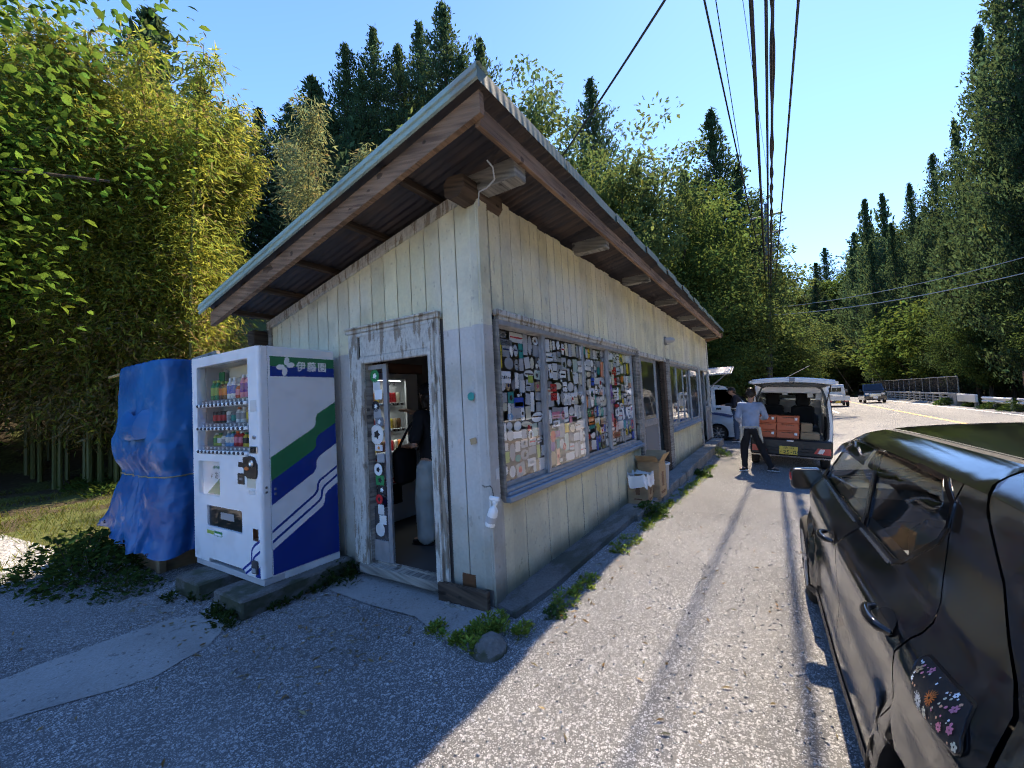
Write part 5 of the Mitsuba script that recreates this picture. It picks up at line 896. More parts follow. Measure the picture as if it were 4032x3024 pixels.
pj = lambda g, dx, dz: vt(prism(sa.translate(g, dx, dz), .0015, PY(-.122)))
obj('digits', pj(latin('25-08', .066), -.125, .355), 'c_ink', LP); obj('letters', pj(glyphs('群馬', .038), -.115, .453), 'c_ink', LP); obj('letters', pj(latin('483', .034), -.02, .456), 'c_ink', LP); obj('letters', pj(glyphs('か', .034), -.178, .372), 'c_ink', LP)
for s in (-1, 1):
    TL = obj('tail_lamp', vt(prism(sg.Polygon([(s*.42, .395), (s*.69, .375), (s*.69, .50), (s*.48, .50)]).buffer(.006), .02, PY(-.108))), 'lamp_red', VAN); obj('clear_lens', vt(prism(sg.Polygon([(s*.47, .40), (s*.56, .395), (s*.60, .49), (s*.52, .492)]), .006, PY(-.128))), 'lamp_clear', TL)
HT = key('tailgate', VAN)
hp = lambda u, v: np.stack([u, -.02-v*np.cos(.16), 1.80+v*np.sin(.16)*(1-.55*v)+.06*(1-(u/.75)**2)*(.4+.6*v)], 1)
hg = sg.Polygon([(-.60, 0), (.60, 0), (.66, .25), (.745, .80), (.71, 1.02), (.60, 1.08), (-.60, 1.08), (-.71, 1.02), (-.745, .80), (-.66, .25)])
obj('skin', vt(panel(hg, hp, .12, .05, True)), 'car_white', HT, smooth=40); obj('lining', vt(panel(hg.buffer(-.05), lambda u, v: hp(u, v)-[0, 0, .062], .15, 0, True)), 'trim_black', HT)
obj('lip', vt(cat(*[tube([tuple(hp(np.array([u]), np.array([1.07]))[0]-[0, .0, .03*q]) for u in np.linspace(-.66, .66, 12)], .02, 6) for q in (0, 1, 2)])), 'car_white', HT, smooth=True); obj('latch', vt(mv(bx(-.045, .045, -.02, .0, -.05, .03, .006), hp(np.array([0.]), np.array([1.09]))[0]-[0, 0, .02])), 'mid_grey', HT)
for s in (-1, 1): obj('gas_strut', vt(tube([(s*.61, .0, 1.35), (s*.66, -.42, 1.83)], .011, 6)), 'trim_black', HT)
for s in (-1, 1):
    for y in (.55, 2.6): wheel(VAN, s*.725, y, .275, .15, s, vt, 8, 'mid_grey', False)
for c in (-.33, .27):
    S_ = key('seat', VAN); obj('backrest', vt(mv(bx(c-.23, c+.23, -.06, .06, 0, .52, .05), (0, 1.35, .82), rx=.15)), 'seat_cloth', S_, smooth=40)
    obj('headrest', vt(mv(cat(bx(c-.14, c+.14, -.05, .05, .5, .80, .045)), (0, 1.35, .82), rx=.12)), 'seat_cloth', S_, smooth=40)
obj('engine_cover', vt(bx(-.6, .6, 1.25, 1.9, .655, .86, .04)), 'cabin_grey', VAN)
obj('rear_view_mirror', vt(bx(-.12, .08, 2.1, 2.13, 1.58, 1.65, .015)), 'trim_black', VAN); obj('sun_visor', vt(bx(-.35, -.05, 1.95, 2.2, 1.73, 1.75, .005)), 'cabin_light', VAN); obj('sun_visor', vt(bx(.05, .4, 1.95, 2.2, 1.73, 1.75, .005)), 'cabin_light', VAN)
for x, z, a in ((.50, 1.57, .2), (.35, 1.62, -.1), (-.1, 1.66, 0)): obj('hanging_tag', vt(mv(bx(-.05, .05, 0, .003, -.07, .07), (x, .12, z), ry=a)), 'off_white', VAN)
obj('aerial', vt(tube([(-.3, 2.0, 1.86), (.42, 1.8, 2.3)], .004, 4)), 'steel', VAN)
# crates in the van: each its own thing
names = ['bottom', 'middle', 'top']
for cx, col_, nm in ((-.46, 0, 'left'), (-.04, 1, 'right')):
    for r in range(3):
        z0 = .657+r*.162; C_ = thing('orange_crate', f'orange crate, {names[r]} of the {nm} stack in the open van', 'crate', 'orange crates in the van')
        obj('box', vt(bx(cx-.205, cx+.205, .06, .42, z0, z0+.142, .008)), 'crate_orange', C_); obj('lid', vt(cat(bx(cx-.212, cx+.212, .052, .428, z0+.135, z0+.16, .005))), 'crate_orange', C_); obj('handle', vt(bx(cx-.11, cx+.11, .050, .056, z0+.118, z0+.130, .002)), 'c_brown', C_)
        if r != 1: obj('tag', vt(bx(cx+.12, cx+.17, .0505, .0530, z0+.07, z0+.125)), 'logo_white', C_)
tag(obj('load_box', vt(bx(.20, .40, .12, .45, .80, .99, .006)), 'cardboard'), 'brown carton on the flat box right of the orange crates', 'cardboard box'); tag(obj('load_box', vt(bx(.19, .52, .05, .50, .657, .797, .006)), 'cardboard'), 'flat printed carton on the van floor right of the orange crates', 'cardboard box')
# --- small white truck on the road, seen from behind
TK = thing('small_truck', 'small white flatbed truck driving away on the road', 'truck'); tt = xf((5.70, 38.7, -.16))
kw = lambda y, z: .70-.08*np.clip((z-1.0)/.8, 0, 1)
shell(TK, [(2.05, .45), (2.05, 1.55), (2.15, 1.72), (2.9, 1.74), (3.25, 1.2), (3.3, .4)], kw, tt, 'car_white', .3, [sg.Polygon([(2.2, 1.05), (3.2, 1.05), (2.9, 1.6), (2.2, 1.6)])])
obj('rear_window', tt(bx(-.45, .45, 2.03, 2.06, 1.14, 1.46, .02)), 'tinted_glass', TK)
for x in (-.16, .16): obj('window_bar', tt(bx(x-.015, x+.015, 2.025, 2.04, 1.14, 1.46)), 'car_white', TK)
obj('tailboard', tt(cat(bx(-.735, .735, -.02, .015, .48, .80, .008), bx(-.74, .74, -.03, .02, .77, .80, .005))), 'car_white', TK)
for s in (-1, 1): obj('side_board', tt(bx(s*.735-.015, s*.735+.015, .02, 1.98, .48, .78, .006)), 'car_white', TK)
obj('bed', tt(bx(-.70, .70, .02, 1.98, .42, .47)), 'mid_grey', TK); obj('chassis', tt(bx(-.35, .35, .1, 3.2, .25, .41)), 'trim_black', TK)
obj('rear_bar', tt(bx(-.66, .66, -.03, .05, .30, .46, .01)), 'trim_black', TK); obj('number_plate', tt(bx(-.16, .16, -.045, -.035, .28, .44)), 'plate_yellow', TK)
for s in (-1, 1):
    obj('tail_lamp', tt(bx(s*.5-.12, s*.5+.12, -.06, -.03, .37, .46, .01)), 'lamp_red', TK); obj('door_mirror', tt(bx(s*.86-.09, s*.86+.09, 2.9, 2.96, 1.1, 1.3, .02)), 'mid_grey', TK)
    for y in (.45, 2.75): wheel(TK, s*.70, y, .26, .16, s, tt, 6, 'mid_grey', False)
obj('bed_load', tt(bx(-.3, .45, .5, 1.3, .47, .86, .05)), 'c_ash', TK); obj('bed_load', tt(bx(-.5, .2, 1.35, 1.9, .47, .98, .08)), 'off_white', TK)
# --- black wagon coming the other way
WG = thing('black_wagon', 'boxy black wagon coming along the road with its headlights on', 'car'); wt = xf((8.75, 47.5, -.16), PI)
gw = lambda y, z: .735-.10*np.clip((z-.9)/.8, 0, 1)
shell(WG, [(0, .25), (-.02, .7), (.05, .95), (.3, 1.6), (.5, 1.68), (2.3, 1.62), (2.75, 1.05), (3.3, .9), (3.38, .6), (3.33, .25)], gw, wt, 'car_black', .3, [sg.Polygon([(.5, 1.0), (2.6, 1.0), (2.3, 1.52), (.5, 1.55)])])
for s in (-1, 1): obj('window', wt(panel(sg.Polygon([(.5, 1.0), (2.6, 1.0), (2.3, 1.52), (.5, 1.55)]), lambda u, v: np.stack([s*(gw(u, v)-.01), u, v], 1), .3, 0, s > 0)), 'tinted_glass', WG)
overlay(WG, 'windscreen', [(-.62, 2.752, 1.07), (.62, 2.752, 1.07), (.57, 2.34, 1.57), (-.57, 2.34, 1.57)], wt, 'gloss_black')
for s in (-1, 1):
    obj('headlight', wt(bx(s*.53-.13, s*.53+.13, 3.30, 3.385, .68, .86, .03)), 'lamp_clear', WG); obj('door_mirror', wt(bx(s*.84-.09, s*.84+.09, 2.45, 2.52, 1.0, 1.16, .03)), 'car_black', WG)
    for y in (.55, 2.75): wheel(WG, s*.73, y, .28, .16, s, wt, 5)
obj('grille', wt(bx(-.38, .38, 3.34, 3.39, .55, .80, .015)), 'chrome', WG); obj('number_plate', wt(bx(-.165, .165, 3.39, 3.40, .38, .545)), 'logo_white', WG); obj('air_intake', wt(bx(-.55, .55, 3.33, 3.385, .27, .36, .01)), 'trim_black', WG)
# --- pale blue sports car beyond the shop, nose to the right
SC = thing('sports_car', 'pale silver-blue car parked beyond the shop, its nose to the right', 'car'); st = xf((-1.75, 14.35, -.24), -PI/2)
# local frame: y forward (world +x), x to its right (world -y)
sw = lambda y, z: .86-.16*np.clip((z-.75)/.5, 0, 1)-.10*np.clip((y-2.2)/.5, 0, 1)**2
sout = [(-1.5, .2), (-1.55, .8), (-1.0, 1.05), (-.4, 1.25), (.5, 1.27), (1.15, .98), (1.7, .92), (2.2, .80), (2.42, .62), (2.45, .35), (2.35, .17)]
swin = sg.Polygon([(-.9, .98), (1.0, .98), (.48, 1.2), (-.4, 1.19)]); sarch = [sg.Point(1.73, .30).buffer(.34), sg.Point(-.85, .30).buffer(.34)]
shell(SC, sout, sw, st, 'car_silver_blue', .12, [swin]+sarch)
for s in (-1, 1):
    obj('window', st(panel(swin, lambda u, v: np.stack([s*(sw(u, v)-.01), u, v], 1), .3, 0, s > 0)), 'tinted_glass', SC)
    for y in (1.73, -.85): wheel(SC, s*.84, y, .30, .21, s, st, 5)
    obj('headlight', st(bx(s*.58-.14, s*.58+.14, 2.28, 2.40, .58, .70, .04)), 'lamp_clear', SC); obj('arch_inner', st(cat(*[lathe([(0, -.02), (.345, -.02), (.345, .16)], 24, (s*.55, y, .30), 'x') for y in (1.73, -.85)])), 'trim_black', SC)
overlay(SC, 'windscreen', [(-.66, 1.13, 1.0), (.66, 1.13, 1.0), (.58, .55, 1.265), (-.58, .55, 1.265)], st, 'tinted_glass'); obj('bonnet_panel', st(panel(rect(-.62, 1.15, .62, 2.15, .1), lambda u, v: np.stack([u, v, np.interp(v, [1.1, 1.7, 2.2], [.995, .928, .81])+.006], 1), .15, 0, False)), 'c_navy', SC)
# --- white van behind it
WV = thing('white_van', 'large white van parked behind the pale blue car', 'van'); ht = xf((-3.3, 16.7, -.22), -PI/2)
hw = lambda y, z: .85-.08*np.clip((z-1.1)/.9, 0, 1)
hout = [(-.6, .3), (-.62, 1.9), (-.4, 1.98), (3.1, 1.98), (3.35, 1.9), (4.15, 1.12), (4.38, .95), (4.4, .35), (4.2, .25)]
hwin = [sg.Polygon([(3.0, 1.18), (3.98, 1.18), (3.42, 1.78), (3.0, 1.80)]).buffer(-.03).buffer(.03), rect(1.5, 1.2, 2.85, 1.8, .06), rect(-.3, 1.2, 1.3, 1.8, .06)]
shell(WV, hout, hw, ht, 'car_white', .2, hwin+[sg.Point(3.5, .33).buffer(.38), sg.Point(.6, .33).buffer(.38)])
for s in (-1, 1):
    for g in hwin: obj('window', ht(panel(g, lambda u, v: np.stack([s*(hw(u, v)-.01), u, v], 1), .4, 0, s > 0)), 'tinted_glass', WV)
    obj('door_handle', ht(bx(s*.86-.02, s*.86+.02, 3.0, 3.2, 1.0, 1.07, .015)), 'trim_black', WV); obj('door_mirror', ht(bx(s*.98-.06, s*.98+.06, 3.75, 3.85, 1.15, 1.42, .03)), 'trim_black', WV)
    for y in (3.5, .6): wheel(WV, s*.84, y, .33, .19, s, ht, 6, 'mid_grey', False)
overlay(WV, 'windscreen', [(-.74, 4.13, 1.16), (.74, 4.13, 1.16), (.68, 3.40, 1.87), (-.68, 3.40, 1.87)], ht, 'tinted_glass')
# ---- people ----------------------------------------------------------------
mat('skin', (.42, .24, .165), .55, .35); mat('hair_dark', (.022, .015, .011), .5, .4)
def b_cloth(p, n, uv): return .006*fbm(p.x*9, p.y*9, p.z*6, 3)+.002*fbm(p.x*30, p.y*30, p.z*22, 2)
def cloth(name, rgb, var=.25):
    def fn(p, n, uv):
        g = fbm(p.x*12, p.y*12, p.z*9, 3); return c3(*rgb)*(1-var+2*var*g)
    mat(name, proc(fn), .85, .2); bumped(name, b_cloth, 1., 3e-3)
cloth('shirt_pale', (.30, .35, .46)); cloth('cloth_black', (.018, .018, .02)); cloth('apron_cream', (.52, .47, .37)); cloth('jeans', (.05, .08, .14)); cloth('trousers_grey', (.40, .43, .41)); cloth('jacket_navy', (.02, .022, .032))
def chain(pts): return list(zip(pts[:-1], pts[1:]))
def hand(c, d, palm, r=1., curl=.5):
    """five unequal fingers on a palm; c wrist, d pointing direction, palm normal"""
    d = unit(np.asarray(d, float)); n = unit(np.asarray(palm, float)-d*(d@np.asarray(palm, float))); s = np.cross(d, n); c = np.asarray(c, float); B_ = []
    B_ += [((c, .022*r), (c+d*.05*r+s*.018*r, .019*r)), ((c, .022*r), (c+d*.05*r-s*.018*r, .019*r)), ((c+d*.05*r+s*.018*r, .018*r), (c+d*.085*r+s*.026*r, .012*r)), ((c+d*.05*r-s*.018*r, .018*r), (c+d*.082*r-s*.026*r, .012*r))]
    for k, (o, l) in enumerate(((.030, .058), (.010, .070), (-.010, .065), (-.029, .048))):
        p = c+d*.085*r+s*o*r; a = curl*(.7+.12*k); p1 = p+(d*math.cos(a*.4)+n*math.sin(a*.4))*l*.45*r; p2 = p1+(d*math.cos(a)+n*math.sin(a))*l*.32*r; p3 = p2+(d*math.cos(a*1.6)+n*math.sin(a*1.6))*l*.28*r
        B_ += chain([(p, .0095*r), (p1, .0088*r), (p2, .008*r), (p3, .007*r)])
    t0 = c+d*.025*r+s*.025*r; t1 = t0+(d*.5+s*.75+n*.3)*.038*r; t2 = t1+(d*.85+s*.2+n*.35)*.032*r
    return B_+chain([(t0, .012*r), (t1, .010*r), (t2, .008*r)])
def head(c, fwd, up=(0, 0, 1), r=1.):
    f = unit(np.asarray(fwd, float)); u = unit(np.asarray(up, float)-f*(f@np.asarray(up, float))); s = np.cross(f, u); c = np.asarray(c, float); q = lambda a, b, e: c+s*a*r+f*b*r+u*e*r
    bones = [((q(0, -.015, .025), .088*r), (q(0, .01, .035), .084*r)), ((q(0, .02, -.03), .066*r), (q(0, .035, -.085), .036*r)), ((q(0, -.01, .0), .082*r), (q(0, .03, -.04), .062*r)),
             ((q(0, .085, .0), .012*r), (q(0, .105, -.025), .013*r)), ((q(0, .075, -.062), .016*r), (q(0, .08, -.058), .014*r)), ((q(-.03, .07, .02), .018*r), (q(.03, .07, .02), .018*r))]
    for e in (-1, 1): bones += [((q(e*.078, -.01, .0), .010*r), (q(e*.086, -.018, .022), .014*r)), ((q(e*.078, -.008, -.02), .009*r), (q(e*.086, -.015, .0), .012*r))]
    return bones, q
def person(label, J, fwd, mats, hairstyle='short', capm=None, extra=None):
    """J: joints in world metres. One continuous body, clothes and hair as its parts"""
    Pn = thing('person', label, 'person'); hb, q = head(J['head'], fwd)
    g = lambda k: np.asarray(J[k], float)
    B_ = hb+[((g('neck'), .05), (q(0, -.02, -.05), .05)), ((g('neck'), .055), (g('chest'), .09))]
    tors = [((g('sl'), .055), (g('chest'), .11)), ((g('sr'), .055), (g('chest'), .11)), ((g('sl'), .05), (g('sr'), .05)), ((g('chest'), [.14, .10, .12]), (g('waist'), [.135, .10, .10])), ((g('waist'), [.135, .10, .1]), (g('hl'), .085)), ((g('waist'), [.135, .1, .1]), (g('hr'), .085))]
    B_ += tors
    for e in 'lr':
        B_ += chain([(g('s'+e), .050), (g('e'+e), .037), (g('w'+e), .026)]); dd = g('w'+e)-g('e'+e); B_ += hand(g('w'+e), J.get('hd'+e, dd), J.get('hp'+e, (0, 0, -1)), 1., J.get('hc', .6))
        B_ += chain([(g('h'+e), .085), (g('k'+e), .055), (g('a'+e), .036)]); B_ += [((g('a'+e), .036), (g('t'+e), .03))]
    obj('body', limbs(B_, .016, 8), mats['skin'], Pn, smooth=True)
    up_, low_, sl = mats['top'], mats['legs'], J.get('sleeve', 1.)
    U = [((a[0], np.asarray(a[1])*1.10+.010), (b[0], np.asarray(b[1])*1.10+.010)) for a, b in tors[:4]]+[((g('waist'), [.155, .12, .1]), (g('waist')-[0, 0, J.get('hem', .08)], [.168, .13, .03]))]
    for e in 'lr':
        w = g('e'+e)+(g('w'+e)-g('e'+e))*max(0, (sl-.5)*2) if sl > .5 else g('s'+e)+(g('e'+e)-g('s'+e))*sl*2
        U += chain([(g('s'+e), .066), (g('e'+e), .056), (w, .044)]) if sl > .5 else chain([(g('s'+e), .068), (w, .062)])
    obj('top', wob(limbs(U, .018, 6), .011, 9, len(label)), up_, Pn, smooth=True)
    Lg = []; fl = J.get('flare', 1.)
    for e in 'lr':
        Lg += [((g('waist')-[0, 0, .04], [.145, .112, .07]), (g('h'+e), .105))]+chain([(g('h'+e), .104), (g('k'+e), .072*fl**.6), (g('a'+e)+[0, 0, .035], .054*fl)])
    obj('trousers', wob(limbs(Lg, .02, 6), .010, 8, len(label)+1), low_, Pn, smooth=True)
    hs = [((q(0, -.03, .05), .088), (q(0, .015, .06), .076)), ((q(-.03, -.05, .0), .07), (q(.03, -.05, .0), .07)), ((q(0, -.06, .02), .07), (q(0, -.06, -.04), .055))]
    if hairstyle == 'long': hs += [((q(0, -.06, .0), .075), (q(0, -.07, -.11), .06)), ((q(-.06, -.03, .0), .045), (q(-.065, -.03, -.09), .03)), ((q(.06, -.03, .0), .045), (q(.065, -.03, -.09), .03))]
    obj('hair', wob(limbs(hs, .014, 3), .007, 30, 3), mats['hair'], Pn, smooth=40)
    if capm: obj('hat', limbs([((q(0, -.02, .06), .095), (q(0, .0, .075), .088)), ((q(0, .08, .05), [.06, .05, .012]), (q(0, .12, .045), [.05, .04, .01]))], .016, 3), capm, Pn, smooth=50)
    for e in 'lr':
        a, t = g('a'+e), g('t'+e); d = unit((t-a)*[1, 1, 0]); base = min(t[2], a[2])-.03
        fl_ = lambda p, z: np.array([p[0], p[1], z])
        sh = limbs([((fl_(a-d*.03, base+.035), .037), (fl_(a+d*.06, base+.035), .038)), ((fl_(a+d*.06, base+.035), .038), (fl_(t, base+.026), [.042, .042, .026]))], .014, 3)
        k = obj('shoe', sh, mats['shoe'], Pn, smooth=50); obj('sole', limbs([((fl_(a-d*.035, base+.004), [.042, .042, .012]), (fl_(t+d*.006, base+.004), [.046, .046, .012]))], .02, 2), mats['sole'], k, smooth=40)
    return Pn, q
base = dict(skin='skin', hair='hair_dark', shoe='black_plastic', sole='logo_white')
A_ = np.array
J1 = dict(head=(1.335, 7.74, 1.405), neck=(1.325, 7.68, 1.25), chest=(1.315, 7.66, 1.04), waist=(1.285, 7.63, .74), sl=(1.135, 7.66, 1.185), sr=(1.495, 7.66, 1.165), el=(1.055, 7.62, .93), er=(1.575, 7.74, .915), wl=(1.10, 7.86, .82), wr=(1.50, 7.98, .88),
    hl=(1.195, 7.64, .62), hr=(1.38, 7.64, .62), kl=(1.135, 7.66, .23), kr=(1.47, 7.70, .24), al=(1.135, 7.60, -.125), ar=(1.60, 7.68, -.135), tl=(1.07, 7.52, -.155), tr=(1.70, 7.66, -.165), hdl=(.4, 1, -.3), hdr=(-.1, 1, 0), hem=.03)
p1, q1 = person('person in a pale blue jacket, black trousers and cream apron bent at the open van', J1, (.1, 1, -.25), {**base, 'top': 'shirt_pale', 'legs': 'cloth_black'})
ap = lambda s, u, v: np.stack([1.29+s*(.155+.055*v**1.3)-s*.075*u*(1-.55*v), 7.63-.125*np.cos(u*1.3)+.02*np.sin(v*9)*u, .72-.33*v], 1)
for s in (-1, 1): obj('apron', panel(sg.Polygon([(-.5, 0), (1, 0), (.9, .3), (.55, .7), (.15, 1), (-.2, .97), (-.5, .8)]), lambda u, v: ap(s, u, v), .1, .004, s < 0), 'apron_cream', p1, smooth=50)
obj('apron_tie', tube([(1.14+.29*t, 7.505-.03*math.sin(t*PI), .735) for t in np.linspace(0, 1, 9)], .012, 6), 'apron_cream', p1, smooth=True)
J2 = dict(head=(.545, 12.88, 1.47), neck=(.60, 12.9, 1.32), chest=(.655, 12.92, 1.17), waist=(.65, 12.95, .90), sl=(.63, 13.08, 1.29), sr=(.66, 12.75, 1.29), el=(.57, 13.10, 1.05), er=(.60, 12.68, 1.04), wl=(.36, 12.98, 1.06), wr=(.36, 12.82, 1.06), hl=(.64, 13.03, .74), hr=(.64, 12.86, .74), kl=(.61, 13.05, .30), kr=(.60, 12.84, .30), al=(.64, 13.05, -.08), ar=(.60, 12.82, -.08), tl=(.53, 13.06, -.11), tr=(.49, 12.82, -.11), hdl=(-1, 0, 0), hdr=(-1, 0, 0))
p2, q2 = person('person in a dark top and jeans leaning over the pale blue car', J2, (-1, -.1, -.35), {**base, 'top': 'jacket_navy', 'legs': 'jeans'}, capm='cloth_black')
obj('belt', mv(lathe([(.17, -.02), (.175, 0), (.17, .02)], 20), (.65, 12.95, .92), s=(1, .85, 1)), 'off_white', p2, smooth=40)
J3 = dict(head=(-1.27, .72, 1.59), neck=(-1.235, .71, 1.45), chest=(-1.245, .72, 1.25), waist=(-1.24, .73, .98), sl=(-1.23, .55, 1.40), sr=(-1.27, .90, 1.40), el=(-1.245, .47, 1.13), er=(-1.52, .98, 1.36), wl=(-1.45, .58, 1.10), wr=(-1.78, .93, 1.455), hl=(-1.25, .63, .86), hr=(-1.27, .82, .86), kl=(-1.29, .63, .50), kr=(-1.33, .82, .50), al=(-1.27, .62, .165), ar=(-1.34, .83, .165), tl=(-1.40, .60, .135), tr=(-1.47, .82, .135), sleeve=.40, hem=.20, flare=1.75, hdl=(-1, .2, -.1), hdr=(-1, .1, .15), hpr=(0, -.3, -1), hc=.25)
p3, q3 = person('person in dark T-shirt and wide grey trousers reaching to the lit machine indoors', J3, (-1, .25, -.05), {**base, 'top': 'cloth_black', 'legs': 'trousers_grey', 'sole': 'black_plastic'}, 'long', 'cloth_black')
BG = thing('shoulder_bag', 'black bag held at the waist by the person in the doorway', 'bag')
obj('pouch', wob(mv(bx(-.07, .07, -.17, .17, -.19, .19, .05), (-1.52, .60, .90), rz=.3), .012, 8), 'cloth_black', BG, smooth=50); obj('strap', tube([(-1.50, .48, 1.06), (-1.36, .50, 1.28), (-1.24, .58, 1.46), (-1.22, .70, 1.42), (-1.30, .84, 1.2), (-1.46, .72, 1.04)], .012, 6), 'cloth_black', BG, smooth=True)
# ---- lit drinks machine inside --------------------------------------------
IM = thing('indoor_vending_machine', 'lit drinks machine inside the doorway with a dark red lettered band', 'vending machine')
scene['lamp_strip'] = {'type': 'diffuse', 'reflectance': {'type': 'rgb', 'value': [.6, .6, .6]}}
X0 = -2.2
dr_ = rect(.54, .12, 1.50, 1.93).difference(rect(.66, .96, 1.30, 1.86, .01))
obj('front', prism(dr_, .03, PX(X0-.03)), 'light_grey', IM); obj('cabinet', cat(bx(-2.9, X0-.03, .54, .57, .12, 1.93), bx(-2.9, X0-.03, 1.47, 1.50, .12, 1.93), bx(-2.9, X0-.03, .57, 1.47, 1.90, 1.93), bx(-2.9, -2.45, .57, 1.47, .12, 1.9), bx(-2.45, X0-.03, .57, 1.47, .12, .95)), 'light_grey', IM)
obj('display_back', bx(-2.45, -2.44, .6, 1.4, .95, 1.9), 'light_grey', IM)
_lm = mikit.ply(arr((np.array([[-2.26, .68, 1.845], [-2.26, 1.28, 1.845], [-2.30, 1.28, 1.845], [-2.30, .68, 1.845]]), np.array([[0, 3, 2, 1]]))), 'lamp_strip'); _lm['emitter'] = {'type': 'area', 'radiance': {'type': 'rgb', 'value': [1.3, 1.45, 1.4]}}; scene[key('light_tube', IM)] = _lm
for z in (1.555, 1.24):
    _l2 = mikit.ply(arr((np.array([[-2.26, .68, z-.075], [-2.26, 1.28, z-.075], [-2.30, 1.28, z-.075], [-2.30, .68, z-.075]]), np.array([[0, 3, 2, 1]]))), 'lamp_strip'); _l2['emitter'] = {'type': 'area', 'radiance': {'type': 'rgb', 'value': [.8, .9, .88]}}; scene[key('light_tube', IM)] = _l2
cs_ = ['c_red', 'c_tan', 'c_cream', 'c_brown', 'c_orange', 'c_red', 'c_yellow']
for r, z in enumerate((1.59, 1.265, .99)):
    sh_ = obj('shelf', bx(-2.44, X0-.035, .66, 1.30, z-.06, z-.02, .004), 'light_grey', IM)
    for k in range(9):
        y = .70+k*.068; obj('sample_can', lathe([(0, 0), (.024, 0), (.028, .01), (.028, .11), (.022, .125), (0, .125)], 12, (-2.30, y, z-.018)), cs_[(k*2+r) % 7], IM, smooth=40)
        obj('button', bx(X0-.036, X0-.028, y-.012, y+.012, z-.052, z-.03), 'c_sky' if k == 3 else 'dark_grey', sh_)
obj('glass', arr((np.array([[X0-.008, .66, .96], [X0-.008, 1.30, .96], [X0-.008, 1.30, 1.86], [X0-.008, .66, 1.86]]), np.array([[0, 1, 2, 3]]))), 'window_glass', IM)
RB = obj('lettered_band', bx(X0, X0+.004, .56, 1.46, .585, .655), 'c_red', IM); obj('letters', prism(sa.translate(latin('pokka sapporo', .036), .90, .602), .002, PX(X0+.004)), 'logo_white', RB)
obj('delivery_bin', bx(X0-.01, X0+.006, .68, 1.16, .33, .57, .003), 'black_plastic', IM); obj('coin_panel', bx(X0, X0+.008, .68, .90, .68, .86, .003), 'dark_grey', IM); obj('coin_panel', bx(X0, X0+.008, 1.1, 1.25, .74, .90, .003), 'dark_grey', IM)
obj('coin_display', bx(X0+.008, X0+.01, .72, .80, .89, .915), 'c_red', IM); obj('header', bx(X0-.2, X0-.001, .50, 1.6, 1.94, 2.06), 'c_brown', IM); obj('letters', prism(sa.translate(latin('oro', .055), 1.0, 1.79), .002, PX(X0-.005)), 'c_ink', IM)
# ---- vegetation ------------------------------------------------------------
def leaves(c, d, nrm, L, W, col, oval=False):
    """rhombic leaves: centres, long axes, normals, lengths, widths, colours -> mesh, colours"""
    n = len(c); d = unit(d); s = unit(np.cross(d, nrm)); L = np.broadcast_to(L, (n,))[:, None]; W = np.broadcast_to(W, (n,))[:, None]
    fold = np.cross(s, d)*W*.25
    if oval:
        v = np.stack([c-d*L*.5, c-s*W*.42+fold-d*L*.22, c-s*W*.46+fold+d*L*.1, c+d*L*.5, c+s*W*.46+fold+d*L*.1, c+s*W*.42+fold-d*L*.22], 1).reshape(-1, 3)
        i = np.arange(n)[:, None]*6; return (v, np.concatenate([i+[0, 1, 5], i+[1, 2, 5], i+[2, 4, 5], i+[2, 3, 4]], 0)), np.repeat(np.broadcast_to(col, (n, 3)), 6, 0)
    v = np.stack([c-d*L*.5, c-s*W*.5+fold-d*L*.05, c+d*L*.5, c+s*W*.5+fold-d*L*.05], 1).reshape(-1, 3)
    i = np.arange(n)[:, None]*4; f = np.concatenate([i+[0, 1, 2], i+[0, 2, 3]], 0)
    return (v, f), np.repeat(np.broadcast_to(col, (n, 3)), 4, 0)
def tint(n, base, g, j=.22, yellow=.15):
    k = np.exp(g.normal(0, j, (n, 1))); y = g.normal(0, yellow, (n, 1))
    return np.clip(np.asarray(base)[None]*k*np.concatenate([1+y, np.ones((n, 1)), 1-y], 1), .004, .6)
GROUPS = {}
def group(name, trunk, crown, col, tm='bark', cm='leaf'):
    g = {'type': 'shapegroup'}
    if trunk is not None: g['trunk'] = mikit.ply(arr(trunk), tm, 40)
    g['crown'] = mikit.ply(arr(crown), cm, False, color=col); scene[name] = g; return name
def plant(name, grp, x, y, s, rz, label, cat_, grpname=None, z=None, sz=None, part=True):
    k = key(name); zz = float(hill(x, y)) if z is None else z
    if x > -2.9 and abs(y) < 13 and z is None: zz = 0
    M = T().translate([x, y, zz-.05]).rotate([0, 0, 1], rz).scale([s, s, sz or s])
    scene[k] = {'type': 'instance', 'to_world': M, 'shapegroup': {'type': 'ref', 'id': grp}}
    if label: tag(k, label, cat_, grpname)
    return k
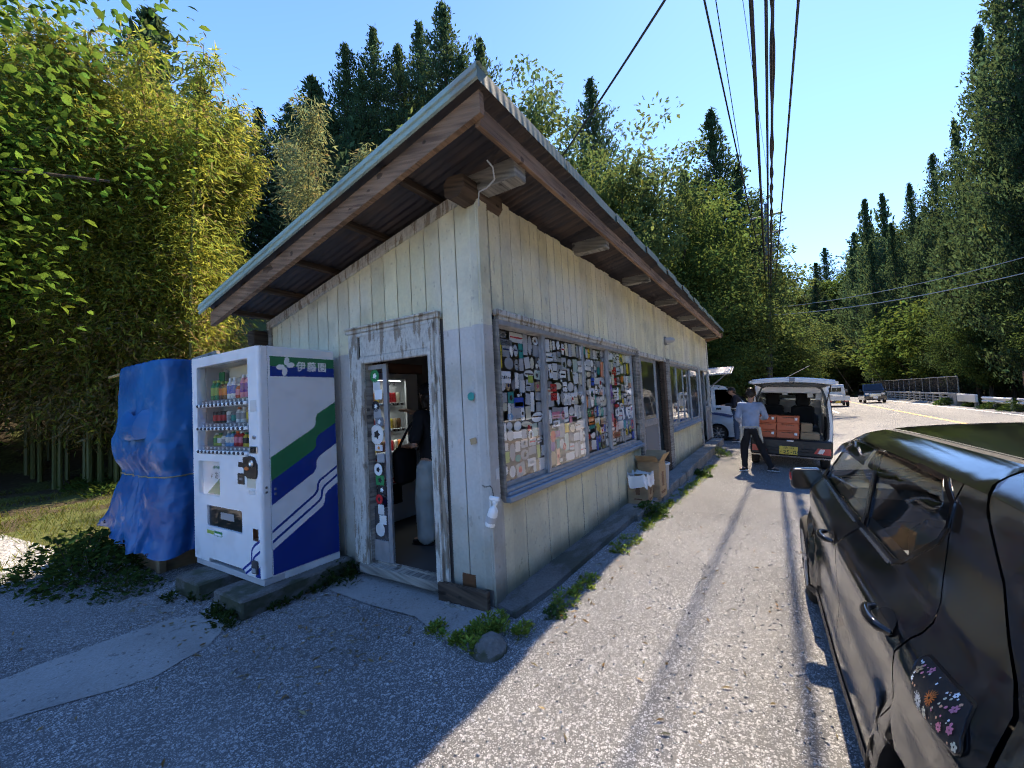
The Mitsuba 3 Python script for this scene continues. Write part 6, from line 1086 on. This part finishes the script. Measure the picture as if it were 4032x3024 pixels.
def cedar(seed, H=20., R=3.2, dens=1., base=.07, leaf=(.30, .12), col=(.06, .095, .04)):
    g = np.random.default_rng(seed); C, D, N = [], [], []; br = [tube([(0, 0, 0), (.05, 0, H*.5), (0, 0, H)], [.26*H/20, .16*H/20, .02], 8)]
    z = base*H
    while z < H*.995:
        t = (z-base*H)/(H*(1-base)); r = R*(1-t**2.3)*(.78+.22*math.sin(z*1.7+seed)); r = max(r, .14)*(.6+.4*min(1, t/.12))
        nb = 4+int(g.random()*3); a0 = g.random()*6.3
        for b in range(nb):
            a = a0+b*2*PI/nb+g.normal(0, .25); l = r*g.uniform(.45, 1.3); m = max(2, int(l*2.3*dens))
            s = np.linspace(.25, 1, m)[:, None]; up = np.array([0, 0, 1.]); o = np.array([math.cos(a), math.sin(a), 0])
            p = np.array([0, 0, z])+o*l*s+up*(-.28*l*s+.30*l*s**2.5+.05*l)
            k = int(9*dens)+2
            q = np.repeat(p, k, 0)+g.normal(0, .14+.05*l, (m*k, 3))*[1, 1, .8]
            C.append(q); D.append(np.repeat(np.tile(o, (m, 1))+[0, 0, .5], k, 0)+g.normal(0, .55, (m*k, 3))); N.append(g.normal(0, 1, (m*k, 3))+[0, 0, .8])
            if l > .9: br.append(tube([(0, 0, z), tuple(p[-1]*.5+np.array([0, 0, z])*.5-up*.1*l), tuple(p[-1])], [.04, .025, .008], 3, False))
        z += H*.0125*(1.0+.6*(1-t))/dens**.5
    C, D, N = map(np.concatenate, (C, D, N)); n = len(C)
    m, c = leaves(C, D, N, leaf[0]*g.uniform(.6, 1.4, n), leaf[1]*g.uniform(.7, 1.4, n), tint(n, col, g, .25, .1)); return cat(br), m, c
def broad(seed, H=10., R=3.5, n_cl=430, per=56, leaf=(.19, .10), col=(.07, .10, .028), trunk=.18, low=.25, spread=.42, oval=False):
    g = np.random.default_rng(seed); br = []; cl = []
    top = np.array([g.normal(0, .3), g.normal(0, .3), H*.62]); br.append(tube([(0, 0, 0), (.1, .05, H*.3), top], [trunk, trunk*.8, trunk*.45], 8))
    nl = 13
    for i in range(nl):
        a = i*2.4+g.normal(0, .3); h = H*(low+(.95-low)*((i+.5)/nl)); rr = R*math.sqrt(max(.06, 1-((h/H-.52)/.5)**2))*g.uniform(.65, 1.05)
        st = np.array([0, 0, h*.55]); en = np.array([math.cos(a)*rr, math.sin(a)*rr, h]); mid = (st+en)/2+[0, 0, .08*H]
        br.append(tube([st, mid, en], [trunk*.4, trunk*.22, .015], 5, False))
        k = max(3, int(n_cl/nl))
        for j in range(k):
            t = g.random()**.6; b = (1-t)**2*st+2*t*(1-t)*mid+t*t*en; cl.append(b+g.normal(0, .16*R, 3)*[1, 1, .75])
    cl = np.array(cl); cl = cl[cl[:, 2] > H*low*.7]; n = len(cl)*per
    rad = g.uniform(.6, 1.3, (len(cl), 1))*spread
    off = g.normal(0, 1, (n, 3)); off /= np.maximum(1, np.linalg.norm(off, axis=1, keepdims=True)/1.7); off = off*np.repeat(rad, per, 0)*[1, 1, .62]
    C = np.repeat(cl, per, 0)+off; D = off*[1, 1, .3]+g.normal(0, .3, (n, 3))-[0, 0, .15]; N = g.normal(0, .55, (n, 3))+[0, 0, 1]
    cc = np.repeat(tint(len(cl), (1, 1, 1), g, .16, .10), per, 0)
    m, c = leaves(C, D, N, leaf[0]*g.uniform(.6, 1.35, n), leaf[1]*g.uniform(.7, 1.3, n), tint(n, col, g, .2, .10)*cc, oval); return cat(br), m, c
def bamboo(seed, H=10., col=(.15, .155, .03), n_sp=150, per=26, lean=1.6, dry=.10):
    g = np.random.default_rng(seed); t = np.linspace(0, 1, 14); a = g.random()*6.3; o = np.array([math.cos(a), math.sin(a), 0])
    path = np.stack([t*0, t*0, t*H*(1-.10*t**3)], 1)+o[None]*(lean*t[:, None]**2.6); br = [tube(path, .045*(1-t*.85)+.004, 7)]
    C, D = [], []
    for i in range(n_sp):
        s = .10+.90*g.random()**.8; k = s*13; j = int(min(12, k)); b = path[j]+(path[j+1]-path[j])*(k-j)
        aa = g.random()*6.3; oo = np.array([math.cos(aa), math.sin(aa), 0]); l = (1.25-.75*s)*g.uniform(.5, 1.2)
        e = b+oo*l+[0, 0, .25*l-.10]
        if i % 3 == 0: br.append(tube([b, (b+e)/2+[0, 0, .12], e], [.008, .006, .003], 3, False))
        u = g.random((per, 1))**.7; q = b+(e-b)*u+g.normal(0, .15, (per, 3)); C.append(q); D.append(np.tile(oo*.8-[0, 0, .55], (per, 1))+g.normal(0, .5, (per, 3)))
    C, D = np.concatenate(C), np.concatenate(D); n = len(C); N = g.normal(0, .7, (n, 3))+[0, 0, 1]
    col_ = tint(n, col, g, .25, .12); low = np.clip(1-(C[:, 2:]/H-.15)/.35, 0, 1); isd = g.random((n, 1)) < dry+.5*low
    col_ = np.where(isd, tint(n, (.27, .21, .10), g, .3, .08), col_)
    m, c = leaves(C, D, N, .19*g.uniform(.6, 1.4, n), .034*g.uniform(.8, 1.4, n), col_); return cat(br), m, c
def shrub(seed, R=.5, n=700, leaf=(.07, .045), col=(.06, .10, .025), H=None):
    g = np.random.default_rng(seed); H = H or R*1.2
    a = g.random(n)*6.3; r = R*g.random(n)**.5; z = H*(1-(r/R)**2*.75)*g.random(n)**.6
    C = np.stack([r*np.cos(a), r*np.sin(a), z], 1)+g.normal(0, .03, (n, 3)); D = np.stack([np.cos(a), np.sin(a), .3+0*a], 1)+g.normal(0, .5, (n, 3)); N = g.normal(0, .5, (n, 3))+[0, 0, 1]
    m, c = leaves(C, D, N, leaf[0]*g.uniform(.6, 1.4, n), leaf[1]*g.uniform(.7, 1.3, n), tint(n, col, g, .25, .12))
    st = [tube([(0, 0, 0), tuple(C[k]*.5), tuple(C[k])], [.008, .006, .003], 3, False) for k in range(0, n, max(1, n//24))]; return cat(st), m, c
for i in range(3): group(f'cedar_kind_{i}', *cedar(11+i, R=(6.2, 7.0, 5.6)[i], dens=.95, leaf=(.36, .15)))
for i in range(2): group(f'far_cedar_kind_{i}', *cedar(21+i, R=(5.4, 6.2)[i], dens=.55, leaf=(.62, .28)))
for i in range(3): group(f'broad_kind_{i}', *broad(31+i, col=[(.16, .235, .06), (.185, .25, .08), (.13, .20, .055)][i]))
for i in range(2): group(f'far_broad_kind_{i}', *broad(36+i, n_cl=120, per=40, leaf=(.42, .24), spread=.55, col=[(.15, .22, .05), (.18, .225, .06)][i]))
for i in range(4): group(f'bamboo_kind_{i}', *bamboo(41+i, col=[(.29, .33, .06), (.32, .34, .065), (.25, .31, .06), (.24, .26, .11)][i]), tm='culm_green')
group('shrub_kind_0', *shrub(51)); group('shrub_kind_1', *shrub(52, leaf=(.13, .085), n=420, col=(.07, .115, .03))); group('near_leaf_kind', *broad(55, H=7, R=2.6, n_cl=150, per=75, leaf=(.088, .05), oval=True, col=(.18, .30, .045), trunk=.12, low=.35, spread=.36))
R2 = np.random.default_rng(5)
# bamboo grove on the left
line = np.array([(-15.5, -4.2), (-13.4, -.9), (-11.6, .8), (-10.9, 2.2)])
for i in range(96):
    t = R2.random()*3; j = min(2, int(t)); p = line[j]+(line[j+1]-line[j])*(t-j); nrm = np.array([-.70, .55]); d = R2.random()**1.4*3.6
    q = p+nrm*d+R2.normal(0, .35, 2)
    plant('bamboo', f'bamboo_kind_{(0, 1, 2, 1)[i % 4]}', q[0], q[1], R2.uniform(.88, 1.16), R2.random()*360, 'yellow-green bamboo in the dense grove left of the blue tarp', 'bamboo', 'bamboo of the left grove')
for i, (x, y, s) in enumerate([(-13.4, 7.0, 1.25), (-12.6, 7.8, 1.1), (-14.3, 7.6, 1.3), (-12.2, 6.6, .95), (-13.8, 8.6, 1.3), (-11.6, 8.9, 1.0)]):
    plant('bamboo', 'bamboo_kind_3', x, y, s, R2.random()*360, 'greyish drooping bamboo in the clump behind the low end of the roof', 'bamboo', 'bamboo clump behind the roof')
for i, (x, y, s, rz, lb) in enumerate([(-9.3, -3.6, 1.75, 40, 'bright green leafy tree reaching over the top left corner'), (-11.6, -4.6, 1.5, 150, 'bright green leafy tree at the left picture edge in front of the bamboo')]):
    plant('leafy_tree', 'near_leaf_kind', x, y, s, rz, lb, 'tree')
# dark cedars behind the shop
for i, (x, y, h, lb) in enumerate([(-33.7, 15.8, 15.8, 'dark cedar between the bamboo grove and the bamboo clump'), (-34.3, 18.8, 17.5, 'cedar half hidden behind the drooping bamboo clump'), (-34.7, 25.4, 27.0, 'broad cedar at the left of the tall group behind the roof'), (-33.6, 28.3, 30.6, 'second cedar of the tall group behind the roof'), (-26.7, 32.2, 35.8, 'tallest cedar, its tip nearest the top of the picture'), (-31.4, 33.4, 34.3, 'cedar just left of the tallest one'), (-25.3, 37.1, 34.3, 'cedar right behind the roof peak'), (-29.7, 28.2, 28.3, 'cedar in the front row of the tall group'), (-35.4, 22.7, 20.8, 'dark cedar behind the left slope of the roof'), (-15.4, 46.5, 34.3, 'distant cedar whose tip shows alone above the leafy trees'), (-24.1, 31.7, 29.3, 'lower cedar between the two highest tips'), (-30.7, 24.1, 23.3, 'dark cedar low in the group behind the roof'), (-20.8, 37.5, 25.4, 'dark cedar behind the sunlit leafy tree')]):
    plant('cedar', f'cedar_kind_{i % 3}', x, y, h/20*(.8 if h < 18 else .66), R2.random()*360, lb, 'cedar tree', None, None, h/20)
for i, (x, y, h, lb) in enumerate([(-2.6, 34.4, 19, 'cedar at the left of the dark group behind the cables'), (-1.2, 33.4, 23.5, 'tallest cedar of the dark group behind the cables'), (.3, 34.0, 19, 'cedar at the right of the dark group behind the cables'), (-3.8, 36, 20, 'rear cedar of the dark group behind the cables'), (1.4, 36, 16, 'low cedar beside the utility pole top')]):
    plant('cedar', f'cedar_kind_{(i+1) % 3}', x, y, h/20*.7, R2.random()*360, lb, 'cedar tree', None, None, h/20)
for i, (x, y, s, sz, k_, lb) in enumerate([(-10.8, 17.6, 1.45, 1.75, 1, 'sunlit leafy tree to the right of the roof peak'), (-8.6, 19.0, 1.35, 1.5, 0, 'leafy tree above the middle of the eave'), (-6.3, 17.2, 1.2, 1.32, 2, 'leafy tree under the slanting service cable'), (-4.0, 17.0, 1.15, 1.42, 1, 'pale green leafy tree with a rounded top above the eave'), (-2.4, 20.0, 1.1, 1.35, 0, 'leafy tree with the far branches reaching into the sky'), (-.8, 22.5, 1.05, .98, 1, 'leafy tree in front of the dark cedar group'), (-.1, 28.2, .95, .95, 0, 'leafy tree growing round the utility pole'), (2.0, 30.0, .8, .72, 1, 'bright leafy tree behind the van beside the pole'), (-1.2, 16.8, .75, .62, 2, 'low dark leafy tree beyond the far end of the shop'), (-.6, 28.5, .9, .62, 2, 'dark low tree behind the parked vehicles'), (-3.6, 14.6, .8, .75, 2, 'leafy tree close behind the far corner of the shop')]):
    plant('leafy_tree', f'broad_kind_{k_}', x, y, s, R2.random()*360, lb, 'tree', None, None if x < -3 else float(glot(x, y)), sz)
# right bank across the stream
for i, (x, y, h) in enumerate([(14.3, 31.2, 26.8), (14.5, 34.4, 24.8), (14.9, 38.4, 25.4), (15.4, 45.6, 22.5), (15.5, 51.8, 22.7), (15.3, 59.0, 23.0), (14.7, 68.3, 25.9), (13.9, 74.5, 27.9), (13.8, 60.3, 19.6), (13.9, 88.7, 23.6), (16.1, 39.1, 22.3), (15.5, 32.9, 24.2), (14.8, 42.6, 16.5), (14.7, 54.0, 17.7), (14.0, 35.6, 15.5), (13.6, 30.4, 16.0), (13.1, 41.0, 13.2), (13.9, 28.2, 17.2), (12.9, 66.6, 19.6), (16.0, 30.6, 20.3), (14.1, 33.4, 12.0), (13.5, 36.8, 12.0)]):
    w = max(h, 13)/20*.44
    lb = {1: 'tallest dark cedar in the top right corner of the picture', 7: 'slim cedar at the left end of the right-hand skyline', 6: 'cedar just right of the slim one on the right-hand skyline'}.get(i, 'tall dark cedar on the bank right of the road')
    plant('cedar', f'cedar_kind_{i % 3}' if y < 60 else f'far_cedar_kind_{i % 2}', x, y, w, R2.random()*360, lb, 'cedar tree', 'cedars on the right bank', None, h/20)
for i, (x, y, s) in enumerate([(13.6, 39.5, .8), (13.2, 47, .9), (13.4, 55, .95), (13.2, 62, 1.0), (14.5, 30, .8), (13.4, 26.5, .6), (13.0, 35.5, .6)]):
    plant('leafy_tree', 'far_broad_kind_0' if y > 40 else 'broad_kind_2', x, y, s, R2.random()*360, 'lighter green leafy tree below the cedars on the right bank', 'tree', 'leafy trees on the right bank')
n = 0
def wood(x, y, s, k_, sz=None):
    kk = key('forest'); 
    if '__' not in kk: USED.discard(kk)
    global n; n += 1; k = f'forest__{n:03d}'; zz = float(hill(x, y))
    scene[k] = {'type': 'instance', 'to_world': T().translate([x, y, zz-.1]).rotate([0, 0, 1], float(R2.random()*360)).scale([s, s, sz or s]), 'shapegroup': {'type': 'ref', 'id': k_}}
for y in np.arange(-18, 130, 6.0):
    for x in np.arange(19, 46, 6.0):
        if R2.random() < .93: xx, yy = x+R2.normal(0, 1.2), y+R2.normal(0, 1.2); wood(xx, yy, R2.uniform(.75, .95), f'far_cedar_kind_{R2.integers(2)}', R2.uniform(.75, 1.0)) if R2.random() < .72 else wood(xx, yy, R2.uniform(1.2, 1.7), f'far_broad_kind_{R2.integers(2)}')
for y in np.arange(84, 128, 6.5):
    for x in np.arange(-26, 20, 6.0): wood(x+R2.normal(0, 1.2), y+R2.normal(0, 1.2), R2.uniform(.65, .85), f'far_cedar_kind_{R2.integers(2)}', R2.uniform(.6, .85)) if R2.random() < .4 else wood(x+R2.normal(0, 1.2), y+R2.normal(0, 1.2), R2.uniform(1.1, 1.5), f'far_broad_kind_{R2.integers(2)}', R2.uniform(.9, 1.1))
for y in np.arange(10, 75, 6.5):
    for x in np.arange(-40, -10, 6.0):
        if x < np.interp(y, _by, _bx)-9 and not (x > -27 and y < 38): wood(x+R2.normal(0, 1.2), y+R2.normal(0, 1.2), R2.uniform(.7, .9), f'far_cedar_kind_{R2.integers(2)}', R2.uniform(.75, .95))
for x, y in [(-23, -3), (-27, 2), (-29, 7), (-24, -9), (-20, -12), (-22, -17), (-14, -18), (-27, -6)]: wood(x, y, 1.2, 'far_broad_kind_0', .9)
tag('forest', 'dark mixed wood covering the slopes behind', None, None, 'stuff')
CAB = [(0.894, -14, 8.6), (1.382, -14, 9.4), (1.041, -14, 10.4), (2.102, -14, 7.2), (2.304, -14, 7.0), (2.328, -14, 6.6), (2.762, -14, 6.9)]
SLANT = (1.08, 3.79, 7.51)
SLANT0 = (-4.33, 8.66, 7.61)
RW = [(11.86, 22.51, 6.49), (11.82, 22.51, 5.82)]
# ---- poles, cables, bridge -------------------------------------------------
PO = thing('utility_pole', 'dark utility pole rising through the leafy tree behind the van', 'utility pole')
pt = A_([1.35, 25., -.3]); pe = A_([1.95, 25., 11.9])
obj('shaft', tube([pt, (pt+pe)/2, pe], [.17, .14, .10], 14), 'dark_grey', PO, smooth=True)
for z, w in ((11.2, .8), (10.2, .8), (8.6, .5)): c_ = pt+(pe-pt)*((z+.3)/12.2); obj('crossarm', bx(c_[0]-w, c_[0]+w, 24.9, 24.98, z-.05, z+.05, .01), 'mid_grey', PO)
obj('transformer', lathe([(0, 0), (.22, 0), (.24, .03), (.24, .55), (.1, .62), (0, .62)], 18, (1.95, 24.75, 8.9)), 'mid_grey', PO, smooth=40)
def cable(a, b, sag, r, label, m='wire_black', n=26, twist=0):
    t = np.linspace(0, 1, n)[:, None]; p = A_(a)*(1-t)+A_(b)*t; p[:, 2] -= sag*4*(t*(1-t))[:, 0]
    if twist: tt = np.linspace(0, 1, 260); q = np.stack([np.interp(tt, t[:, 0], p[:, k]) for k in range(3)], 1); ms = [tube(q, r, 6)]+[tube(q+np.stack([.028*np.cos(tt*95+f+2*np.sin(tt*31)), tt*0, .035*np.sin(tt*95+f+2*np.sin(tt*31))], 1)*1.0, r*.55, 5) for f in (0, 3)]; me = cat(*ms)
    else: me = tube(p, r, 6)
    tag(obj('overhead_cable', me, m, None, True), label, 'cable')
for a, b, sag, r, lb, tw in [(CAB[0], (1.5, 25, 8.6), .25, .018, 'leftmost of the overhead cables running to the utility pole', 0), (CAB[1], (1.25, 25, 9.4), .3, .010, 'thin cable second from the left of the overhead bundle', 0), (CAB[2], (2.3, 25, 10.2), .3, .006, 'thinnest wire in the middle of the overhead bundle', 0), (CAB[3], (1.62, 25, 7.4), .25, .030, 'thickest black cable of the overhead bundle', 0), (CAB[4], (1.75, 25, 7.1), .25, .022, 'straight cable just left of the twisted one', 0), (CAB[5], (1.82, 25, 6.6), .25, .020, 'overhead cable with wires twisted round it', 1), (CAB[6], (2.0, 25, 6.9), .25, .018, 'rightmost overhead cable, set apart from the bundle', 0)]: cable(a, b, sag, r, lb, twist=tw)
cable(SLANT0, SLANT, .1, .022, 'service cable slanting up from behind the roof across the sky')
for a, b, r, lb in [((1.7, 25, 6.0), RW[0], .016, 'upper pale wire crossing in front of the right-hand trees'), ((1.7, 25, 5.6), RW[1], .02, 'lower pale wire crossing in front of the right-hand trees')]: cable(a, b, .35, r, lb, 'wire_pale')
cable((1.9, 25, 10.8), (7.5, 31, 1.0), .0, .012, 'guy wire running down to the right from the utility pole')
cable((1.8, 25, 8.4), (6.0, 33, 1.0), .0, .012, 'lower guy wire of the utility pole')
def ym(f): return f
BR = thing('bridge_railing', 'concrete bridge railing with thin rails beside the road', 'railing')
bx_ = 11.6; rz = lambda y: -.17
for k in range(13):
    y = 37.3+k*1.72; obj('post', bx(bx_-.10, bx_+.10, y-.11, y+.11, -.3, .52, .02), 'old_concrete', BR)
for z, h in ((.55, .06), (.31, .035), (.10, .035)): obj('rail', bx(bx_-.09 if z > .5 else bx_-.04, bx_+.09 if z > .5 else bx_+.04, 37.0, 58.6, z-h, z+h, .01), 'c_ash', BR)
obj('end_block', bx(bx_-.16, bx_+.16, 35.7, 37.1, -.3, .60, .03), 'old_concrete', BR); obj('kerb', bx(bx_-.3, bx_+.35, 36, 60, -.4, -.10, .02), 'old_concrete', BR)
MF = thing('mesh_fence', 'tall wire mesh fence behind the bridge railing', 'fence')
fx = 12.0; ft = lambda y: 1.70+.002*(y-37)
for k in range(16):
    y = 37.2+k*2.05; obj('post', bx(fx-.03, fx+.03, y-.03, y+.03, -.2, ft(y)+.02), 'steel', MF)
    if k < 15:
        seg = []
        for d in np.arange(-1.2, 2.05, .12):
            for sg_ in (1, -1):
                a = max(0, -d); b = min(2.05-max(d, 0) if d > 0 else 2.05+0, 1.15)
                y0, y1 = max(0, d), min(2.05, d+1.15); 
                if y1-y0 > .05: z0, z1 = .52+(y0-d), .52+(y1-d); yy0, yy1 = (y0, y1) if sg_ > 0 else (2.05-y0, 2.05-y1); seg.append(tube([(fx, y+yy0, z0), (fx, y+yy1, z1)], .006, 3, False))
        obj('mesh_panel', cat(*seg), 'dark_grey', MF)
obj('top_rail', tube([(fx, 37.2, ft(37.2)), (fx, 68, ft(68))], .032, 8), 'steel', MF)
WB = thing('barrier_block', 'weathered white barrier box between bridge railing and guard rail', 'barrier'); obj('beam', bx(11.45, 11.6, 32.6, 35.5, .08, .57, .03), 'off_white', WB)
for y in (33.0, 34.9): obj('leg', bx(11.55, 11.7, y-.1, y+.1, -.3, .1), 'old_concrete', WB)
def guard(y0, y1, lab):
    G0 = thing('guard_rail', lab, 'guard rail'); pr = [(0, -.17), (.05, -.13), (.06, -.08), (.0, -.03), (.0, .03), (.06, .08), (.05, .13), (0, .17)]
    ys_ = np.linspace(y0, y1, 12); v = np.concatenate([[(11.55-a+.25*np.sin((y-24)*.05), y, .27+b) for y in ys_] for a, b in pr]); n = 12; i, j = np.meshgrid(np.arange(7), np.arange(11), indexing='ij'); f = np.stack([i*n+j, (i+1)*n+j, (i+1)*n+j+1, i*n+j+1], -1).reshape(-1, 4)
    obj('beam', cat(arr((v, f)), arr((v+[.006, 0, 0], f[:, ::-1]))), 'off_white', G0, smooth=50)
    for y in np.arange(y0+.4, y1, 1.9): obj('post', tube([(11.68, y, -.4), (11.68, y, .42)], .06, 10), 'off_white', G0)
guard(28.4, 32.2, 'white guard rail next to the barrier box'); guard(17., 27.8, 'white guard rail running out of the picture at the right')
tag(obj('dead_trunk', tube([(12.6, 29.2, -.6), (12.55, 29.2, .9), (12.5, 29.15, 1.75)], [.28, .25, .22], 10), 'brown_timber', None, True), 'short reddish tree stump behind the right-hand guard rail', 'tree stump')
tag(obj('marker_post', tube([(11.9, 66, -.2), (11.9, 66, 2.3)], .05, 8), 'steel'), 'thin grey post at the far end of the mesh fence', 'post')
# ---- weeds, litter, loose stones ------------------------------------------
W_ = np.random.default_rng(91)
def weedmesh(spots, base_l=.05, col=(.075, .125, .022), blades=True):
    C, D, N, L, Wd = [], [], [], [], []
    for x, y, z, r, n in spots:
        a = W_.random(n)*6.3; rr = r*W_.random(n)**.6; h = (.02+.13*W_.random(n))*min(1.5, r/.1)*(1-.6*(rr/r)**2)
        C.append(np.stack([x+rr*np.cos(a), y+rr*np.sin(a), z+h], 1)); D.append(np.stack([np.cos(a), np.sin(a), .2+1.1*W_.random(n)], 1)); N.append(W_.normal(0, .5, (n, 3))+[0, 0, 1]); L.append(base_l*W_.uniform(.5, 1.5, n)); Wd.append(base_l*W_.uniform(.25, .6, n))
    C, D, N = map(np.concatenate, (C, D, N)); n = len(C); return leaves(C, D, N, np.concatenate(L), np.concatenate(Wd), tint(n, col, W_, .25, .15))
def grassm(pts, h=.12, col=(.10, .14, .03)):
    n = len(pts); a = W_.random(n)*6.3; D = np.stack([np.cos(a)*.5, np.sin(a)*.5, 1+0*a], 1)+W_.normal(0, .2, (n, 3)); L = h*W_.uniform(.5, 1.3, n); C = pts+unit(D)*L[:, None]*.5
    return leaves(C, D, np.stack([np.sin(a), -np.cos(a), 0*a], 1), L, .006+.02*h*W_.uniform(.6, 1.3, n), tint(n, col, W_, .25, .18))
def stuff(name, mc, label, m='leaf'): struct(name, mc[0], m, label, kind='stuff', color=mc[1])
kx = lambda y: .385+.004*y
ky = np.concatenate([W_.uniform(.1, 3.4, 150), W_.uniform(3.4, 9.5, 130)]); ky = ky[meshkit.noise(np.stack([ky*2.3, ky*0, ky*0], 1), 6) > .36]
sp = [(kx(y)+W_.normal(.02, .045), y, float(glot(kx(y), y))-.005, W_.uniform(.02, .065), int(W_.uniform(9, 32))) for y in ky]
sp += [(W_.uniform(.02, .36), W_.uniform(-.5, -.1), 0, .06, 60) for _ in range(18)]+[(W_.uniform(-.25, .1), W_.uniform(-.5, -.38), 0, .05, 40) for _ in range(9)]
stuff('weeds', weedmesh(sp, .034, (.20, .27, .05)), 'low weeds along the foot of the long wall and the corner')
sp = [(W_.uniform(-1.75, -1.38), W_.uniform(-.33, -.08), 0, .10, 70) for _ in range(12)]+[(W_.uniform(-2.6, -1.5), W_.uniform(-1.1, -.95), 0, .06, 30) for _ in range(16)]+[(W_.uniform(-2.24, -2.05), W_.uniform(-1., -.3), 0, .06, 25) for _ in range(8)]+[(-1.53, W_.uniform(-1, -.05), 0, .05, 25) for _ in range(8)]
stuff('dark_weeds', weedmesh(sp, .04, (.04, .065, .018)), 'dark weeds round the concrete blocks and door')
for x, y, s_, sz, k_, lb in [(.42, .12, .10, .10, 'shrub_kind_1', 'bright green broad-leaved weed nearest the corner by the sunlit lot'), (.33, 3.02, .24, .2, 'shrub_kind_1', 'leafy green weed in front of the cardboard boxes'), (-4.25, -1.3, .50, .42, 'shrub_kind_0', 'dark green bush at the foot of the blue tarp'), (-3.7, -1.3, .40, .34, 'shrub_kind_0', 'low green bush in front of the covered cabinet'), (-4.8, -1.1, .30, .30, 'shrub_kind_1', 'sunlit leafy weed at the left end of the blue tarp'), (-3.15, -1.2, .26, .2, 'shrub_kind_0', 'small dark weed between the bush and the concrete blocks'), (.42, 6.6, .22, .18, 'shrub_kind_1', 'small sunny weed by the kerb near the van'), (11.9, 34.2, .6, .4, 'shrub_kind_1', 'sunlit bush under the white barrier box'), (11.6, 30.5, .7, .4, 'shrub_kind_0', 'bush under the guard rail'), (11.6, 27.9, .7, .55, 'shrub_kind_0', 'dark bush where the two guard rails meet'), (11.2, 36.6, .6, .5, 'shrub_kind_1', 'small yellow-green plant at the bridge end'), (.4, 9.8, .3, .25, 'shrub_kind_0', 'weed clump at the end of the walkway')]:
    plant('weed' if s_ < .6 else 'bush', k_, x, y, s_/.5, W_.random()*360, lb, 'plant', None, float(glot(x, y)) if x > -3 else 0., sz/.5)
n_ = 16000; gx, gy = W_.uniform(-13.5, -4.2, n_), W_.uniform(-2.2, 4.5, n_); ok = (meshkit.noise(np.stack([gx*.9, gy*.9, gx*0], 1), 4) > .33) & (gy > -1.55+.12*(gx+4.5)*0+.25*np.sin(gx*1.7)+(-.02)*(gx+8)) & ~((gx > -4.6) & (gy > -1))
P_ = np.stack([gx, gy, gx*0-.02], 1)[ok]; stuff('grass', grassm(P_, .13, (.15, .17, .035)), 'sunlit yellow-green grass at the left')
sp = [(W_.uniform(-14, -5.5), W_.uniform(.3, 4.2), 0, .35, 40) for _ in range(130)]; stuff('ground_cover', weedmesh(sp, .13, (.09, .14, .03)), 'leafy ground cover in front of the bamboo')
n_ = 900; a = W_.random(n_)*6.3; q = np.concatenate([np.stack([W_.uniform(-3.2, -.2, 420), W_.uniform(-1.35, -.3, 420)], 1), np.stack([W_.uniform(-3, 2, 300), W_.uniform(-2.3, 3, 300)], 1), np.stack([W_.uniform(.3, .6, 180), W_.uniform(-.6, 8, 180)], 1)])
mL = leaves(np.c_[q, glot(q[:, 0], q[:, 1])+.008], np.stack([np.cos(a), np.sin(a), W_.normal(0, .1, n_)], 1), W_.normal(0, .25, (n_, 3))+[0, 0, 1], W_.uniform(.02, .07, n_), W_.uniform(.006, .016, n_), tint(n_, (.26, .19, .09), W_, .35, .15)); keep = (q[:, 0] < -1.5) | (q[:, 1] < -.35) | (q[:, 0] > .3)
struct('dead_leaves', mL[0], 'leaf', 'dry bamboo leaves scattered on the lot', kind='stuff', color=mL[1])
def stones(q, r):
    ico = trimesh.creation.icosphere(0); v0 = np.array(ico.vertices); f0 = np.array(ico.faces); n = len(q)
    s_ = r[:, None, None]*W_.uniform(.6, 1.3, (n, 1, 3))*[1, 1, .65]; v = v0[None]*s_*W_.uniform(.8, 1.2, (n, 12, 1)); a = W_.random(n)*6.3; c, s = np.cos(a)[:, None], np.sin(a)[:, None]
    v = np.stack([c*v[..., 0]-s*v[..., 1], s*v[..., 0]+c*v[..., 1], v[..., 2]], -1)+q[:, None]; return (v.reshape(-1, 3), (f0[None]+np.arange(n)[:, None, None]*12).reshape(-1, 3))
n_ = 14000; qx, qy = W_.uniform(-3, 2.2, n_), W_.uniform(-2.2, 3.5, n_); keep = ~((qx < .3) & (qy > -.35)) & ~((qx < -1.4) & (qy > -1.05)); qx, qy = qx[keep], qy[keep]; r_s = .0035+.006*W_.random(len(qx))**2.5
struct('loose_stones', stones(np.stack([qx, qy, glot(qx, qy)+r_s*.3], 1), r_s), 'pebble', 'loose pale stone chips on the asphalt', kind='stuff')
